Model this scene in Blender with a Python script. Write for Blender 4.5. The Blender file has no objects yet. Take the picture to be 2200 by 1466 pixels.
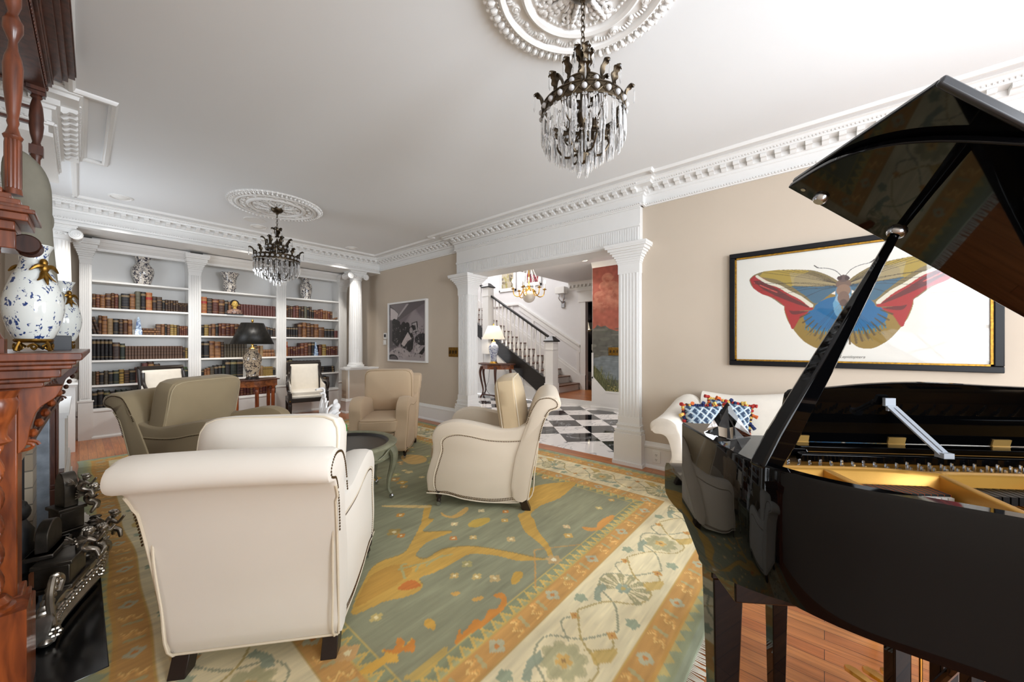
import bpy, math, random
import numpy as np
from mathutils import Vector, Matrix
random.seed(7)
R = math.radians
PI = math.pi
C = bpy.context.scene.collection
SC = bpy.context.scene

# ------------------------------------------------------------------ camera
cd = bpy.data.cameras.new('camera')
cam = bpy.data.objects.new('camera', cd)
C.objects.link(cam)
cd.sensor_width = 36.0
cd.lens = 790.0 / 2200.0 * 36.0
cd.shift_y = 8.7 / 2200.0
cam.location = (0, 0, 1.25)
cam.rotation_euler = (R(90), 0, -math.atan2(.762, .6475))
cd.clip_start = .02
SC.camera = cam

# ------------------------------------------------------------------ world, daylight, exposure
w = bpy.data.worlds.new('world')
SC.world = w
w.use_nodes = True
w.node_tree.nodes['Background'].inputs[0].default_value = (.85, .92, 1, 1)
w.node_tree.nodes['Background'].inputs[1].default_value = 1.0
vs = SC.view_settings
vs.view_transform = 'Standard'
vs.look = 'None'
vs.gamma = 1
vs.use_curve_mapping = False
vs.exposure = 0.75
SC.cycles.max_bounces = 7
SC.cycles.diffuse_bounces = 4
SC.cycles.glossy_bounces = 4
SC.cycles.transmission_bounces = 5
SC.cycles.caustics_reflective = False
SC.cycles.caustics_refractive = False
SC.cycles.sample_clamp_indirect = 6


def area(name, loc, to, sx, sy, e, col=(1, 1, 1), spread=180):
    l = bpy.data.lights.new(name, 'AREA')
    l.shape = 'RECTANGLE'
    l.size, l.size_y, l.energy, l.color = sx, sy, e, col
    l.spread = R(spread)
    o = bpy.data.objects.new(name, l)
    C.objects.link(o)
    o.location = loc
    d = Vector(to) - Vector(loc)
    o.rotation_euler = d.to_track_quat('-Z', 'Y').to_euler()
    return o


def point(name, loc, e, col=(1, .9, .75), r=.03):
    l = bpy.data.lights.new(name, 'POINT')
    l.energy, l.color, l.shadow_soft_size = e, col, r
    o = bpy.data.objects.new(name, l)
    C.objects.link(o)
    o.location = loc
    return o


def spot(name, loc, to, e, ang=70, col=(1, .95, .88), r=.04):
    l = bpy.data.lights.new(name, 'SPOT')
    l.energy, l.color, l.shadow_soft_size = e, col, r
    l.spot_size, l.spot_blend = R(ang), .6
    o = bpy.data.objects.new(name, l)
    C.objects.link(o)
    o.location = loc
    o.rotation_euler = (Vector(to) - Vector(loc)).to_track_quat('-Z', 'Y').to_euler()
    return o


DAY = (.88, .94, 1.0)
# daylight at the windows of the long left wall, the end wall behind the camera and the bay
area('daylight_and_fill', (-.42, -1.9, 1.5), (3, -.5, 1.2), 1.6, 1.9, 36, DAY, 125)
area('daylight_and_fill', (1.0, -3.15, 1.55), (1.0, 0, 1.5), 1.2, 1.9, 52, DAY, 125)
area('daylight_and_fill', (2.8, -3.15, 1.55), (2.2, 0, 1.3), 1.2, 1.9, 20, DAY, 120)
area('daylight_and_fill', (-.55, 5.7, 1.6), (2.5, 5.3, 1.5), 1.1, 1.5, 11, DAY)
area('daylight_and_fill', (3.72, -2.15, 1.55), (.2, 1.2, .9), 1.3, 1.9, 36, DAY, 115)  # unseen right-wall window added as fill for near chairs and mantel
# fill panels added to brighten the stair hall
area('daylight_and_fill', (6.4, 7.0, 4.5), (6.8, 6.2, 0), 2.4, 2.0, 85, (1, .98, .97))
area('daylight_and_fill', (5.2, 1.15, 1.6), (5.6, 5, 1.2), 1.6, 1.8, 15, (1, .97, .95))

# ------------------------------------------------------------------ materials


def lin(c):
    return tuple(((x / 255) / 12.92 if x / 255 <= .04045 else ((x / 255 + .055) / 1.055) ** 2.4) for x in c)


class NT:
    def __init__(s, name):
        s.m = bpy.data.materials.new(name)
        s.m.use_nodes = True
        s.n = s.m.node_tree.nodes
        s.l = s.m.node_tree.links
        s.b = s.n['Principled BSDF']
        s._c = None

    def new(s, t, **k):
        x = s.n.new(t)
        for a, v in k.items():
            if a.startswith('_'):
                setattr(x, a[1:], v)
            else:
                x.inputs[a.replace('__', ' ')].default_value = v
        return x

    def link(s, a, b):
        s.l.new(a, b)

    @property
    def co(s):
        if s._c is None:
            s._c = s.n.new('ShaderNodeTexCoord').outputs['Object']
        return s._c

    def mapped(s, scale=(1, 1, 1), rot=(0, 0, 0)):
        m = s.n.new('ShaderNodeMapping')
        m.inputs['Scale'].default_value = scale
        m.inputs['Rotation'].default_value = rot
        s.link(s.co, m.inputs[0])
        return m.outputs[0]

    def noise(s, scale, detail=3, vec=None, dist=0.0):
        x = s.new('ShaderNodeTexNoise', Scale=scale, Detail=detail, Distortion=dist)
        s.link(vec if vec is not None else s.co, x.inputs['Vector'])
        return x.outputs['Fac']

    def ramp(s, fac, stops, const=False):
        r = s.n.new('ShaderNodeValToRGB')
        if const:
            r.color_ramp.interpolation = 'CONSTANT'
        e = r.color_ramp.elements
        while len(e) < len(stops):
            e.new(.5)
        for i, (p, c) in enumerate(stops):
            e[i].position = p
            e[i].color = (*c, 1)
        s.link(fac, r.inputs[0])
        return r.outputs[0]

    def base(s, out):
        s.link(out, s.b.inputs['Base Color'])

    def bump(s, fac, strength=.2, dist=.002):
        b = s.new('ShaderNodeBump', Strength=strength, Distance=dist)
        s.link(fac, b.inputs['Height'])
        s.link(b.outputs[0], s.b.inputs['Normal'])


def M(name, col, rough=.5, metal=0, var=0, vscale=8, bump=0, bscale=60, coat=0, trans=0, spec=None, emit=None, es=0, sheen=0, ior=None, bdist=.002):
    t = NT(name)
    c = lin(col)
    b = t.b
    b.inputs['Base Color'].default_value = (*c, 1)
    b.inputs['Roughness'].default_value = rough
    b.inputs['Metallic'].default_value = metal
    b.inputs['Coat Weight'].default_value = coat
    b.inputs['Coat Roughness'].default_value = .04
    b.inputs['Transmission Weight'].default_value = trans
    b.inputs['Sheen Weight'].default_value = sheen
    if spec is not None:
        b.inputs['Specular IOR Level'].default_value = spec
    if ior:
        b.inputs['IOR'].default_value = ior
    if emit:
        b.inputs['Emission Color'].default_value = (*lin(emit), 1)
        b.inputs['Emission Strength'].default_value = es
    n = t.noise(vscale, 4)
    k = 1 - max(var, .015)
    t.base(t.ramp(n, [(.3, tuple(x * k for x in c)), (.7, c)]))
    if bump:
        t.bump(t.noise(bscale, 2), bump, bdist)
    return t.m


WHITE = M('white_paint', (232, 231, 229), .35)
CEIL = M('ceiling_paint', (236, 238, 240), .8, var=.03, vscale=.8)
PLASTER = M('plaster', (238, 237, 235), .5)
BEIGE = M('beige_wallpaper', (198, 184, 167), .85, var=.04, vscale=2, bump=.1, bscale=300)
HALLW = M('hall_white', (226, 225, 226), .6)
LACQ = M('black_lacquer', (5, 5, 6), .03, spec=.26)
DARKW = M('espresso_wood', (34, 24, 21), .3)
EBON = M('ebonised_wood', (38, 31, 28), .3)
BLACK = M('black_paint', (20, 19, 20), .3)
GOLDP = M('gold_bronze_paint', (212, 160, 74), .36, metal=.5, var=.06, bump=.05, bscale=400)
BRASS = M('brass', (214, 170, 84), .25, metal=1)
BRONZE = M('antique_bronze', (84, 72, 56), .35, metal=.85, var=.4, vscale=40)
ANTGOLD = M('antique_gold', (150, 112, 48), .35, metal=.9, var=.5, vscale=60)
PEWTER = M('pewter', (196, 188, 176), .26, metal=.9, var=.45, vscale=18, bump=.3, bscale=50)
PEWTERD = M('pewter_dark', (104, 98, 90), .35, metal=.9, var=.4, vscale=20)
IRON = M('black_iron', (16, 16, 17), .5)
CHROME = M('steel', (190, 192, 196), .18, metal=1)
SHADEW = M('white_shade', (240, 236, 228), .8, emit=(255, 236, 205), es=.35)
SHADEB = NT('black_silk_shade')
BULB = M('lit_bulb', (255, 240, 210), .5, emit=(255, 225, 170), es=14)
CANL = M('lit_can_light', (255, 240, 210), .5, emit=(255, 228, 180), es=9)
PLASTICW = M('white_plastic', (236, 235, 232), .4)
STONE = M('grey_green_stone', (128, 124, 110), .75, var=.3, vscale=6, bump=.3, bscale=30, bdist=.004)
SLATE = M('dark_slate_block', (60, 62, 66), .5)
HEARTH = M('black_granite', (10, 11, 14), .15, var=.3, vscale=200)
MARBG = M('blue_grey_marble', (150, 160, 172), .25, var=.45, vscale=14)
CELADON = M('celadon_paint', (142, 142, 116), .5, var=.3, vscale=20)
TRAYD = M('dark_tray', (40, 34, 32), .35, var=.5, vscale=12)
LEATHR = M('ivory_damask', (233, 226, 214), .7, var=.05, vscale=22, sheen=.2)
CRYST = M('crystal', (255, 255, 255), .0, trans=1, ior=1.4)
CRYSTB = M('crystal_bead', (245, 245, 248), .04, spec=1, trans=.5)
NAIL = M('brass_nail', (104, 84, 58), .35, metal=.9)
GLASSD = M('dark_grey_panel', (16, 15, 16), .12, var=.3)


def fabric(name, col, dark=.9):
    t = NT(name)
    c = lin(col)
    w1 = t.new('ShaderNodeTexWave', Scale=260, Distortion=1.5)
    w1.bands_direction = 'Z'
    t.link(t.co, w1.inputs['Vector'])
    n = t.noise(900, 2)
    big = t.noise(3, 3)
    t.base(t.ramp(big, [(.3, tuple(x * dark for x in c)), (.7, c)]))
    mx = t.new('ShaderNodeMath', _operation='ADD')
    t.link(w1.outputs['Fac'], mx.inputs[0])
    t.link(n, mx.inputs[1])
    t.bump(mx.outputs[0], .25, .0008)
    t.b.inputs['Roughness'].default_value = .9
    t.b.inputs['Sheen Weight'].default_value = .15
    t.b.inputs['Specular IOR Level'].default_value = .2
    return t.m


FA = fabric('cream_linen', (237, 231, 221), .97)
FB = fabric('natural_linen', (226, 213, 194), .96)
FBC = fabric('oatmeal_linen', (205, 184, 150), .94)
FC = fabric('taupe_linen', (172, 155, 124), .93)
FD = fabric('wheat_linen', (208, 184, 154), .95)
PIPEC = M('pale_piping', (222, 210, 188), .8)
PIPET = M('taupe_piping', (196, 180, 148), .8)
PIPED = M('sand_piping', (176, 152, 120), .8)


def wood(name, dark, light, sc=(3, 3, 26), rough=.25, coat=.3):
    t = NT(name)
    v = t.mapped(sc)
    n = t.noise(2.2, 6, v, .6)
    t.base(t.ramp(n, [(.28, lin(dark)), (.72, lin(light))]))
    t.b.inputs['Roughness'].default_value = rough
    t.b.inputs['Coat Weight'].default_value = coat
    t.b.inputs['Coat Roughness'].default_value = .12
    t.bump(n, .08, .001)
    return t.m


MAHO = wood('mahogany', (84, 36, 16), (164, 84, 38), (14, 14, 2), .3, .12)  # on the mantel: near jamb, its lit orange put into the colour
MAHOM = wood('shaded_mahogany', (58, 27, 17), (128, 66, 38), (14, 14, 2), .3, .15)  # mantel shelf and posts, less lit, shade put into the wood colour
MAHOD = wood('dark_mahogany', (44, 22, 17), (96, 54, 38), (14, 14, 2), .42, 0)  # on the mantel: far and upper parts, shade in the colour; elsewhere dark wood
WALNUT = wood('burr_walnut', (84, 40, 18), (168, 98, 52), (9, 9, 9))
OAKT = wood('stair_oak', (96, 66, 52), (140, 104, 84), (3, 14, 3), .35, .1)
BLKW = wood('black_stained_wood', (14, 12, 12), (34, 30, 29), (3, 1, 8), .3, .1)


def floorwood():
    t = NT('oak_floorboards')
    v = t.mapped((1, 1, 1), (0, 0, R(90)))
    br = t.new('ShaderNodeTexBrick', Scale=1.0)
    br.inputs['Brick Width'].default_value = 1.3
    br.inputs['Row Height'].default_value = .066
    br.inputs['Mortar Size'].default_value = .0012
    br.inputs['Mortar Smooth'].default_value = .2
    br.offset = .37
    br.inputs['Color1'].default_value = (*lin((204, 132, 74)), 1)
    br.inputs['Color2'].default_value = (*lin((178, 102, 54)), 1)
    br.inputs['Mortar'].default_value = (*lin((70, 34, 20)), 1)
    t.link(v, br.inputs['Vector'])
    n = t.noise(3, 6, t.mapped((22, 1.2, 1)), .8)
    g = t.ramp(n, [(.3, (.62, .58, .55)), (.65, (1, 1, 1))])
    mx = t.new('ShaderNodeMix', _data_type='RGBA', _blend_type='MULTIPLY')
    mx.inputs[0].default_value = 1
    t.link(br.outputs['Color'], mx.inputs[6])
    t.link(g, mx.inputs[7])
    t.base(mx.outputs[2])
    t.b.inputs['Roughness'].default_value = .28
    t.bump(br.outputs['Fac'], -.3, .001)
    return t.m


WOODF = floorwood()


def marble(name, base, vein, th=.5):
    t = NT(name)
    n = t.noise(2.2, 8, t.mapped((1, 1.6, 1), (0, 0, .6)), 1.6)
    t.base(t.ramp(n, [(th - .035, lin(base)), (th, lin(vein)), (th + .02, lin(base))]))
    t.b.inputs['Roughness'].default_value = .06
    return t.m


MARW = marble('white_marble', (236, 232, 230), (176, 174, 176), .56)
MARK = marble('black_marble', (24, 25, 29), (150, 152, 156), .62)


def porcelain(name, white, blue, scale, th, rough=.12):
    t = NT(name)
    n1 = t.noise(scale, 3, None, 1.2)
    n2 = t.noise(scale * 3.3, 4, None, .8)
    mu = t.new('ShaderNodeMath', _operation='MULTIPLY')
    t.link(n1, mu.inputs[0])
    t.link(n2, mu.inputs[1])
    mid = tuple((a + b) / 2 for a, b in zip(lin(white), lin(blue)))
    t.base(t.ramp(mu.outputs[0], [(th, lin(white)), (th + .012, mid), (th + .03, lin(blue))]))
    t.b.inputs['Roughness'].default_value = rough
    t.b.inputs['Coat Weight'].default_value = .5
    return t.m


PORB = porcelain('blue_white_porcelain', (226, 230, 226), (34, 62, 120), 19, .31)
PORK = porcelain('ink_white_porcelain', (224, 216, 206), (40, 42, 62), 26, .245)
PORL = porcelain('lamp_porcelain', (214, 222, 236), (44, 62, 130), 22, .265)
PORC = porcelain('chinoiserie_porcelain', (206, 186, 160), (62, 56, 60), 20, .25)
OBEL = porcelain('obelisk_porcelain', (186, 206, 224), (38, 72, 132), 40, .25)
BIRDM = M('white_glazed_ceramic', (240, 240, 240), .12)


def attr_mat(name, rough=.8, bumpy=0, coat=0, bs=500):
    t = NT(name)
    a = t.n.new('ShaderNodeAttribute')
    a.attribute_name = 'Col'
    t.base(a.outputs['Color'])
    t.b.inputs['Roughness'].default_value = rough
    t.b.inputs['Coat Weight'].default_value = coat
    t.b.inputs['Coat Roughness'].default_value = .01
    if bumpy:
        t.bump(t.noise(bs, 2), bumpy, .002)
    return t.m


RUGM = attr_mat('woven_wool', .95, .6)
PRINT = attr_mat('glazed_print', .6, 0, .7)
MURALM = attr_mat('painted_mural', .85)
TEXTM = attr_mat('embroidered_cloth', .9, .4)

# black pleated shade, fine vertical pleats round the axis
t = SHADEB
t.b.inputs['Roughness'].default_value = .45
n_ = t.noise(60, 2, t.mapped((1, 1, .02)))
t.base(t.ramp(n_, [(.4, lin((8, 8, 7))), (.75, lin((34, 30, 23)))]))
SHADEB = t.m


def brickm(name, c1, c2, mortar, bw, rh, ms, rot=(0, 0, 0)):
    t = NT(name)
    br = t.new('ShaderNodeTexBrick', Scale=1.0)
    for k, v in (('Brick Width', bw), ('Row Height', rh), ('Mortar Size', ms)):
        br.inputs[k].default_value = v
    for k, v in (('Color1', c1), ('Color2', c2), ('Mortar', mortar)):
        br.inputs[k].default_value = (*lin(v), 1)
    t.link(t.mapped((1, 1, 1), rot), br.inputs['Vector'])
    t.base(br.outputs['Color'])
    t.b.inputs['Roughness'].default_value = .35
    return t.m


TILE = brickm('onyx_tile', (186, 172, 150), (156, 140, 118), (108, 100, 88), .4, .1, .004, (0, R(90), R(90)))

# ------------------------------------------------------------------ mesh helpers


class MB:
    def __init__(s):
        s.v, s.f, s.mi = [], [], []
        s.m = 0

    def add(s, vs_, fs, Mx=None):
        n = len(s.v)
        s.v += [tuple(Mx @ Vector(v)) for v in vs_] if Mx is not None else [tuple(v) for v in vs_]
        s.f += [tuple(i + n for i in f) for f in fs]
        s.mi += [s.m] * len(fs)
        return s

    def box(s, x0, x1, y0, y1, z0, z1, Mx=None):
        v = [(x, y, z) for x in (x0, x1) for y in (y0, y1) for z in (z0, z1)]
        return s.add(v, [(0, 1, 3, 2), (4, 6, 7, 5), (0, 4, 5, 1), (2, 3, 7, 6), (0, 2, 6, 4), (1, 5, 7, 3)], Mx)

    def lathe(s, prof, seg=24, c=(0, 0, 0), Mx=None, flat=1.0, caps=True):
        v, f = [], []
        n = len(prof)
        for i in range(seg):
            a = 2 * PI * i / seg
            for r, z in prof:
                v.append((c[0] + r * math.cos(a), c[1] + r * math.sin(a) * flat, c[2] + z))
        for i in range(seg):
            j = (i + 1) % seg
            for k in range(n - 1):
                f.append((i * n + k, j * n + k, j * n + k + 1, i * n + k + 1))
        if caps:
            if prof[0][0] > 1e-5:
                f.append(tuple(i * n for i in reversed(range(seg))))
            if prof[-1][0] > 1e-5:
                f.append(tuple(i * n + n - 1 for i in range(seg)))
        return s.add(v, f, Mx)

    def ball(s, c, r, seg=10, rings=6, sc=(1, 1, 1), Mx=None):
        v = [(c[0], c[1], c[2] - r * sc[2])]
        f = []
        for k in range(1, rings):
            p = -PI / 2 + PI * k / rings
            for i in range(seg):
                a = 2 * PI * i / seg
                v.append((c[0] + r * sc[0] * math.cos(p) * math.cos(a), c[1] + r * sc[1] * math.cos(p) * math.sin(a), c[2] + r * sc[2] * math.sin(p)))
        v.append((c[0], c[1], c[2] + r * sc[2]))
        L = len(v) - 1
        for i in range(seg):
            j = (i + 1) % seg
            f.append((0, 1 + j, 1 + i))
            for k in range(rings - 2):
                a, b = 1 + k * seg, 1 + (k + 1) * seg
                f.append((a + i, a + j, b + j, b + i))
            b = 1 + (rings - 2) * seg
            f.append((b + i, b + j, L))
        return s.add(v, f, Mx)

    def tube(s, pts, r, seg=8, closed=False, Mx=None, flat=None):
        P = [Vector(p) for p in pts]
        n = len(P)
        rr = r if isinstance(r, (list, tuple)) else [r] * n
        v, f = [], []
        up = None
        for i in range(n):
            if closed:
                d = P[(i + 1) % n] - P[i - 1]
            else:
                d = P[min(i + 1, n - 1)] - P[max(i - 1, 0)]
            if d.length < 1e-9:
                d = Vector((0, 0, 1))
            d.normalize()
            if up is None:
                up = Vector((0, 0, 1)) if abs(d.z) < .9 else Vector((1, 0, 0))
            up = up - d * up.dot(d)
            if up.length < 1e-6:
                up = d.orthogonal()
            up.normalize()
            sd = d.cross(up)
            for k in range(seg):
                a = 2 * PI * k / seg
                fl = flat if flat else 1
                v.append(P[i] + (sd * math.cos(a) + up * math.sin(a) * fl) * rr[i])
        m = n if closed else n - 1
        for i in range(m):
            j = (i + 1) % n
            for k in range(seg):
                l = (k + 1) % seg
                f.append((i * seg + k, i * seg + l, j * seg + l, j * seg + k))
        if not closed:
            f.append(tuple(reversed(range(seg))))
            f.append(tuple((n - 1) * seg + k for k in range(seg)))
        return s.add(v, f, Mx)

    def prism(s, poly, ax, a, b, Mx=None):
        """poly in the two axes other than ax (cyclic order x:(y,z) y:(x,z) z:(x,y)), extruded a..b"""
        n = len(poly)

        def P(p, t_):
            return {'x': (t_, p[0], p[1]), 'y': (p[0], t_, p[1]), 'z': (p[0], p[1], t_)}[ax]
        v = [P(p, a) for p in poly] + [P(p, b) for p in poly]
        f = [(i, (i + 1) % n, n + (i + 1) % n, n + i) for i in range(n)]
        f += [tuple(reversed(range(n))), tuple(range(n, 2 * n))]
        return s.add(v, f, Mx)

    def loft(s, rings, caps=True, closed=False, Mx=None):
        n = len(rings[0])
        v = [p for r_ in rings for p in r_]
        f = []
        m = len(rings)
        for i in range(m if closed else m - 1):
            j = (i + 1) % m
            for k in range(n):
                l = (k + 1) % n
                f.append((i * n + k, i * n + l, j * n + l, j * n + k))
        if caps and not closed:
            f.append(tuple(reversed(range(n))))
            f.append(tuple((m - 1) * n + k for k in range(n)))
        return s.add(v, f, Mx)

    def sweep(s, path, prof, z=0, closed=False):
        n = len(path)
        rings = []
        for i in range(n):
            p = Vector(path[i])
            ns = []
            for a, b in ((i - 1, i), (i, i + 1)):
                if not closed and (a < 0 or b > n - 1):
                    continue
                d = Vector(path[b % n]) - Vector(path[a % n])
                d.normalize()
                ns.append(Vector((-d.y, d.x)))
            m = ns[0] if len(ns) == 1 else (ns[0] + ns[1]) / (1 + ns[0].dot(ns[1]))
            rings.append([(p.x + m.x * o, p.y + m.y * o, z + h) for o, h in prof])
        return s.loft(rings, True, closed)


def build(name, mb, mats, parent=None, bevel=0, smooth=35, loc=None, rot=None, kind=None, label=None, segs=2, sub=0):
    me = bpy.data.meshes.new(name)
    me.from_pydata(mb.v, [], mb.f)
    mats = mats if isinstance(mats, (list, tuple)) else [mats]
    for m in mats:
        me.materials.append(m)
    if len(mats) > 1:
        me.polygons.foreach_set('material_index', mb.mi)
    if smooth:
        me.polygons.foreach_set('use_smooth', [True] * len(mb.f))
        me.set_sharp_from_angle(angle=R(smooth))
    me.update()
    o = bpy.data.objects.new(name, me)
    C.objects.link(o)
    if parent is not None:
        o.parent = parent
    if loc:
        o.location = loc
    if rot:
        o.rotation_euler = rot
    if bevel:
        b = o.modifiers.new('bevel', 'BEVEL')
        b.width, b.segments, b.limit_method, b.angle_limit = bevel, segs, 'ANGLE', R(40)
    if sub:
        b = o.modifiers.new('sub', 'SUBSURF')
        b.levels = b.render_levels = sub
    if kind:
        o['kind'] = kind
    if label:
        o['label'] = label
    return o


def thing(name, label, cat, loc=(0, 0, 0), rz=0, group=None):
    o = bpy.data.objects.new(name, None)
    C.objects.link(o)
    o.location = loc
    o.rotation_euler = (0, 0, rz)
    o['label'] = label
    o['category'] = cat
    if group:
        o['group'] = group
    return o


def tag(o, label, cat, group=None):
    o['label'] = label
    o['category'] = cat
    if group:
        o['group'] = group
    return o


def copy_tree(o, parent=None):
    c = o.copy()
    C.objects.link(c)
    c.parent = parent
    for ch in list(o.children):
        copy_tree(ch, c)
    return c


def struct(name, mb, m, **k):
    return build(name, mb, m, kind='structure', **k)


def smooth_curve(pts, n=6, closed=False):
    """Catmull-Rom through points of any dimension"""
    P = [np.array(p, float) for p in pts]
    m = len(P)
    out = []
    rng = range(m) if closed else range(m - 1)
    for i in rng:
        p0 = P[(i - 1) % m] if (closed or i > 0) else P[0]
        p1, p2 = P[i], P[(i + 1) % m]
        p3 = P[(i + 2) % m] if (closed or i + 2 < m) else P[-1]
        for k in range(n):
            t_ = k / n
            out.append(tuple(.5 * ((2 * p1) + (-p0 + p2) * t_ + (2 * p0 - 5 * p1 + 4 * p2 - p3) * t_ ** 2 + (-p0 + 3 * p1 - 3 * p2 + p3) * t_ ** 3)))
    if not closed:
        out.append(tuple(P[-1]))
    return out


# ------------------------------------------------------------------ painted canvases (pattern of the thing itself, as a colour attribute)


class Canvas:
    def __init__(s, w_, h_, res, col):
        s.w, s.h, s.r = w_, h_, res
        s.nx, s.ny = int(round(w_ / res)) + 1, int(round(h_ / res)) + 1
        s.a = np.zeros((s.ny, s.nx, 3))
        s.a[:] = col
        s.rng = np.random.RandomState(3)

    def _win(s, x0, x1, y0, y1):
        i0, i1 = max(0, int(x0 / s.r)), min(s.nx, int(x1 / s.r) + 2)
        j0, j1 = max(0, int(y0 / s.r)), min(s.ny, int(y1 / s.r) + 2)
        if i1 <= i0 or j1 <= j0:
            return None
        X, Y = np.meshgrid(np.arange(i0, i1) * s.r, np.arange(j0, j1) * s.r)
        return slice(j0, j1), slice(i0, i1), X, Y

    def _mix(s, sl, m, col, al):
        A = s.a[sl[0], sl[1]]
        k = (m * al)[..., None]
        A[:] = A * (1 - k) + np.array(col, float) * k

    def poly(s, pts, col, al=1):
        pts = np.array(pts, float)
        q = s._win(pts[:, 0].min(), pts[:, 0].max(), pts[:, 1].min(), pts[:, 1].max())
        if q is None:
            return
        X, Y = q[2], q[3]
        ins = np.zeros(X.shape, bool)
        n = len(pts)
        for i in range(n):
            x1, y1 = pts[i]
            x2, y2 = pts[(i + 1) % n]
            if y1 == y2:
                continue
            c = ((y1 > Y) != (y2 > Y)) & (X < (x2 - x1) * (Y - y1) / (y2 - y1) + x1)
            ins ^= c
        s._mix(q, ins, col, al)

    def stroke(s, pts, wd, col, al=1):
        pts = np.array(pts, float)
        n = len(pts)
        ws = wd if isinstance(wd, (list, tuple)) else [wd] * n
        for i in range(n - 1):
            (x1, y1), (x2, y2) = pts[i], pts[i + 1]
            m = max(ws[i], ws[i + 1])
            q = s._win(min(x1, x2) - m, max(x1, x2) + m, min(y1, y2) - m, max(y1, y2) + m)
            if q is None:
                continue
            X, Y = q[2], q[3]
            dx, dy = x2 - x1, y2 - y1
            L = dx * dx + dy * dy + 1e-12
            t_ = np.clip(((X - x1) * dx + (Y - y1) * dy) / L, 0, 1)
            D = np.hypot(X - x1 - t_ * dx, Y - y1 - t_ * dy)
            s._mix(q, D <= (ws[i] + (ws[i + 1] - ws[i]) * t_) / 2, col, al)

    def disc(s, x, y, rx, ry, col, al=1):
        q = s._win(x - rx, x + rx, y - ry, y + ry)
        if q is None:
            return
        s._mix(q, ((q[2] - x) / rx) ** 2 + ((q[3] - y) / ry) ** 2 <= 1, col, al)

    def flower(s, x, y, r, col, cen=None, n=6, al=1, depth=.35, rot=0):
        P = []
        for k in range(n * 8):
            a = 2 * PI * k / (n * 8)
            rr = r * (1 - depth + depth * abs(math.cos(a * n / 2)))
            P.append((x + rr * math.cos(a + rot), y + rr * math.sin(a + rot)))
        s.poly(P, col, al)
        if cen:
            s.disc(x, y, r * .3, r * .3, cen)

    def blotch(s, amt, cell, aniso=(1, 1)):
        """soft mottling of the dye"""
        gx, gy = int(s.w / (cell * aniso[0])) + 3, int(s.h / (cell * aniso[1])) + 3
        g = s.rng.randn(gy, gx)
        xi = np.linspace(0, gx - 1.001, s.nx)
        yi = np.linspace(0, gy - 1.001, s.ny)
        x0, y0 = xi.astype(int), yi.astype(int)
        fx, fy = xi - x0, yi - y0
        A = g[y0][:, x0] * (1 - fx) + g[y0][:, x0 + 1] * fx
        B = g[y0 + 1][:, x0] * (1 - fx) + g[y0 + 1][:, x0 + 1] * fx
        v = A * (1 - fy)[:, None] + B * fy[:, None]
        s.a *= (1 + amt * v)[..., None]

    def mesh(s, name, fn, mat, parent=None, skirt=None, label=None):
        """fn maps (X,Y arrays) -> (x,y,z arrays)"""
        X, Y = np.meshgrid(np.arange(s.nx) * s.r, np.arange(s.ny) * s.r)
        cols = np.clip(s.a, 0, 255) / 255
        x, y, z = fn(X, Y)
        x, y, z = [np.broadcast_to(q, X.shape).astype(float) for q in (x, y, z)]
        if skirt is not None:
            x, y, z, = [np.pad(q, 1, 'edge') for q in (x, y, z)]
            cols = np.pad(cols, ((1, 1), (1, 1), (0, 0)), 'edge')
            z = z.copy()
            z[0, :] = z[-1, :] = skirt
            z[:, 0] = z[:, -1] = skirt
        ny, nx = x.shape
        co = np.stack([x, y, z], -1).reshape(-1, 3)
        idx = np.arange(nx * ny).reshape(ny, nx)
        q = np.stack([idx[:-1, :-1], idx[:-1, 1:], idx[1:, 1:], idx[1:, :-1]], -1).reshape(-1, 4)
        me = bpy.data.meshes.new(name)
        me.vertices.add(len(co))
        me.vertices.foreach_set('co', co.ravel())
        me.loops.add(q.size)
        me.loops.foreach_set('vertex_index', q.ravel())
        me.polygons.add(len(q))
        me.polygons.foreach_set('loop_start', np.arange(0, q.size, 4))
        me.polygons.foreach_set('use_smooth', np.ones(len(q), bool))
        me.update(calc_edges=True)
        at = me.color_attributes.new('Col', 'FLOAT_COLOR', 'POINT')
        lc = np.where(cols <= .04045, cols / 12.92, ((cols + .055) / 1.055) ** 2.4)
        at.data.foreach_set('color', np.concatenate([lc, np.ones(lc.shape[:2] + (1,))], -1).reshape(-1).astype(np.float32))
        me.materials.append(mat)
        o = bpy.data.objects.new(name, me)
        C.objects.link(o)
        if parent is not None:
            o.parent = parent
        if label:
            o['label'] = label
        return o

# =================================================================== ROOM SHELL
WX = 3.79           # right wall
ZC = 2.90           # ceiling
struct('floor', MB().box(-.9, 3.8, -3.3, 7.9, -.1, 0), WOODF)
struct('ceiling', MB().box(-.9, 4.0, -3.3, 7.9, ZC, ZC + .1), CEIL)
b = MB()
b.box(WX, 4.02, -3.3, -2.85, 0, ZC).box(WX, 4.02, -2.85, -1.45, 0, .5).box(WX, 4.02, -2.85, -1.45, 2.5, ZC).box(WX, 4.02, -1.45, 1.46, 0, ZC).box(WX, 4.02, 4.2, 7.9, 0, ZC).box(WX, 4.02, 1.46, 4.2, 2.3, ZC)
struct('wall_right', b, BEIGE)
struct('wall_back', MB().box(-.9, 3.79, 7.78, 7.9, 0, ZC), BEIGE)
b = MB()
b.box(-.47, -.35, -3.3, -2.75, 0, ZC).box(-.47, -.35, -1.05, 3.86, 0, ZC)
for y0, y1 in ((-2.75, -1.05),):
    b.box(-.47, -.35, y0, y1, 0, .5).box(-.47, -.35, y0, y1, 2.5, ZC)
b.box(-.9, -.35, 3.86, 4.0, 0, ZC)
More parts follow.
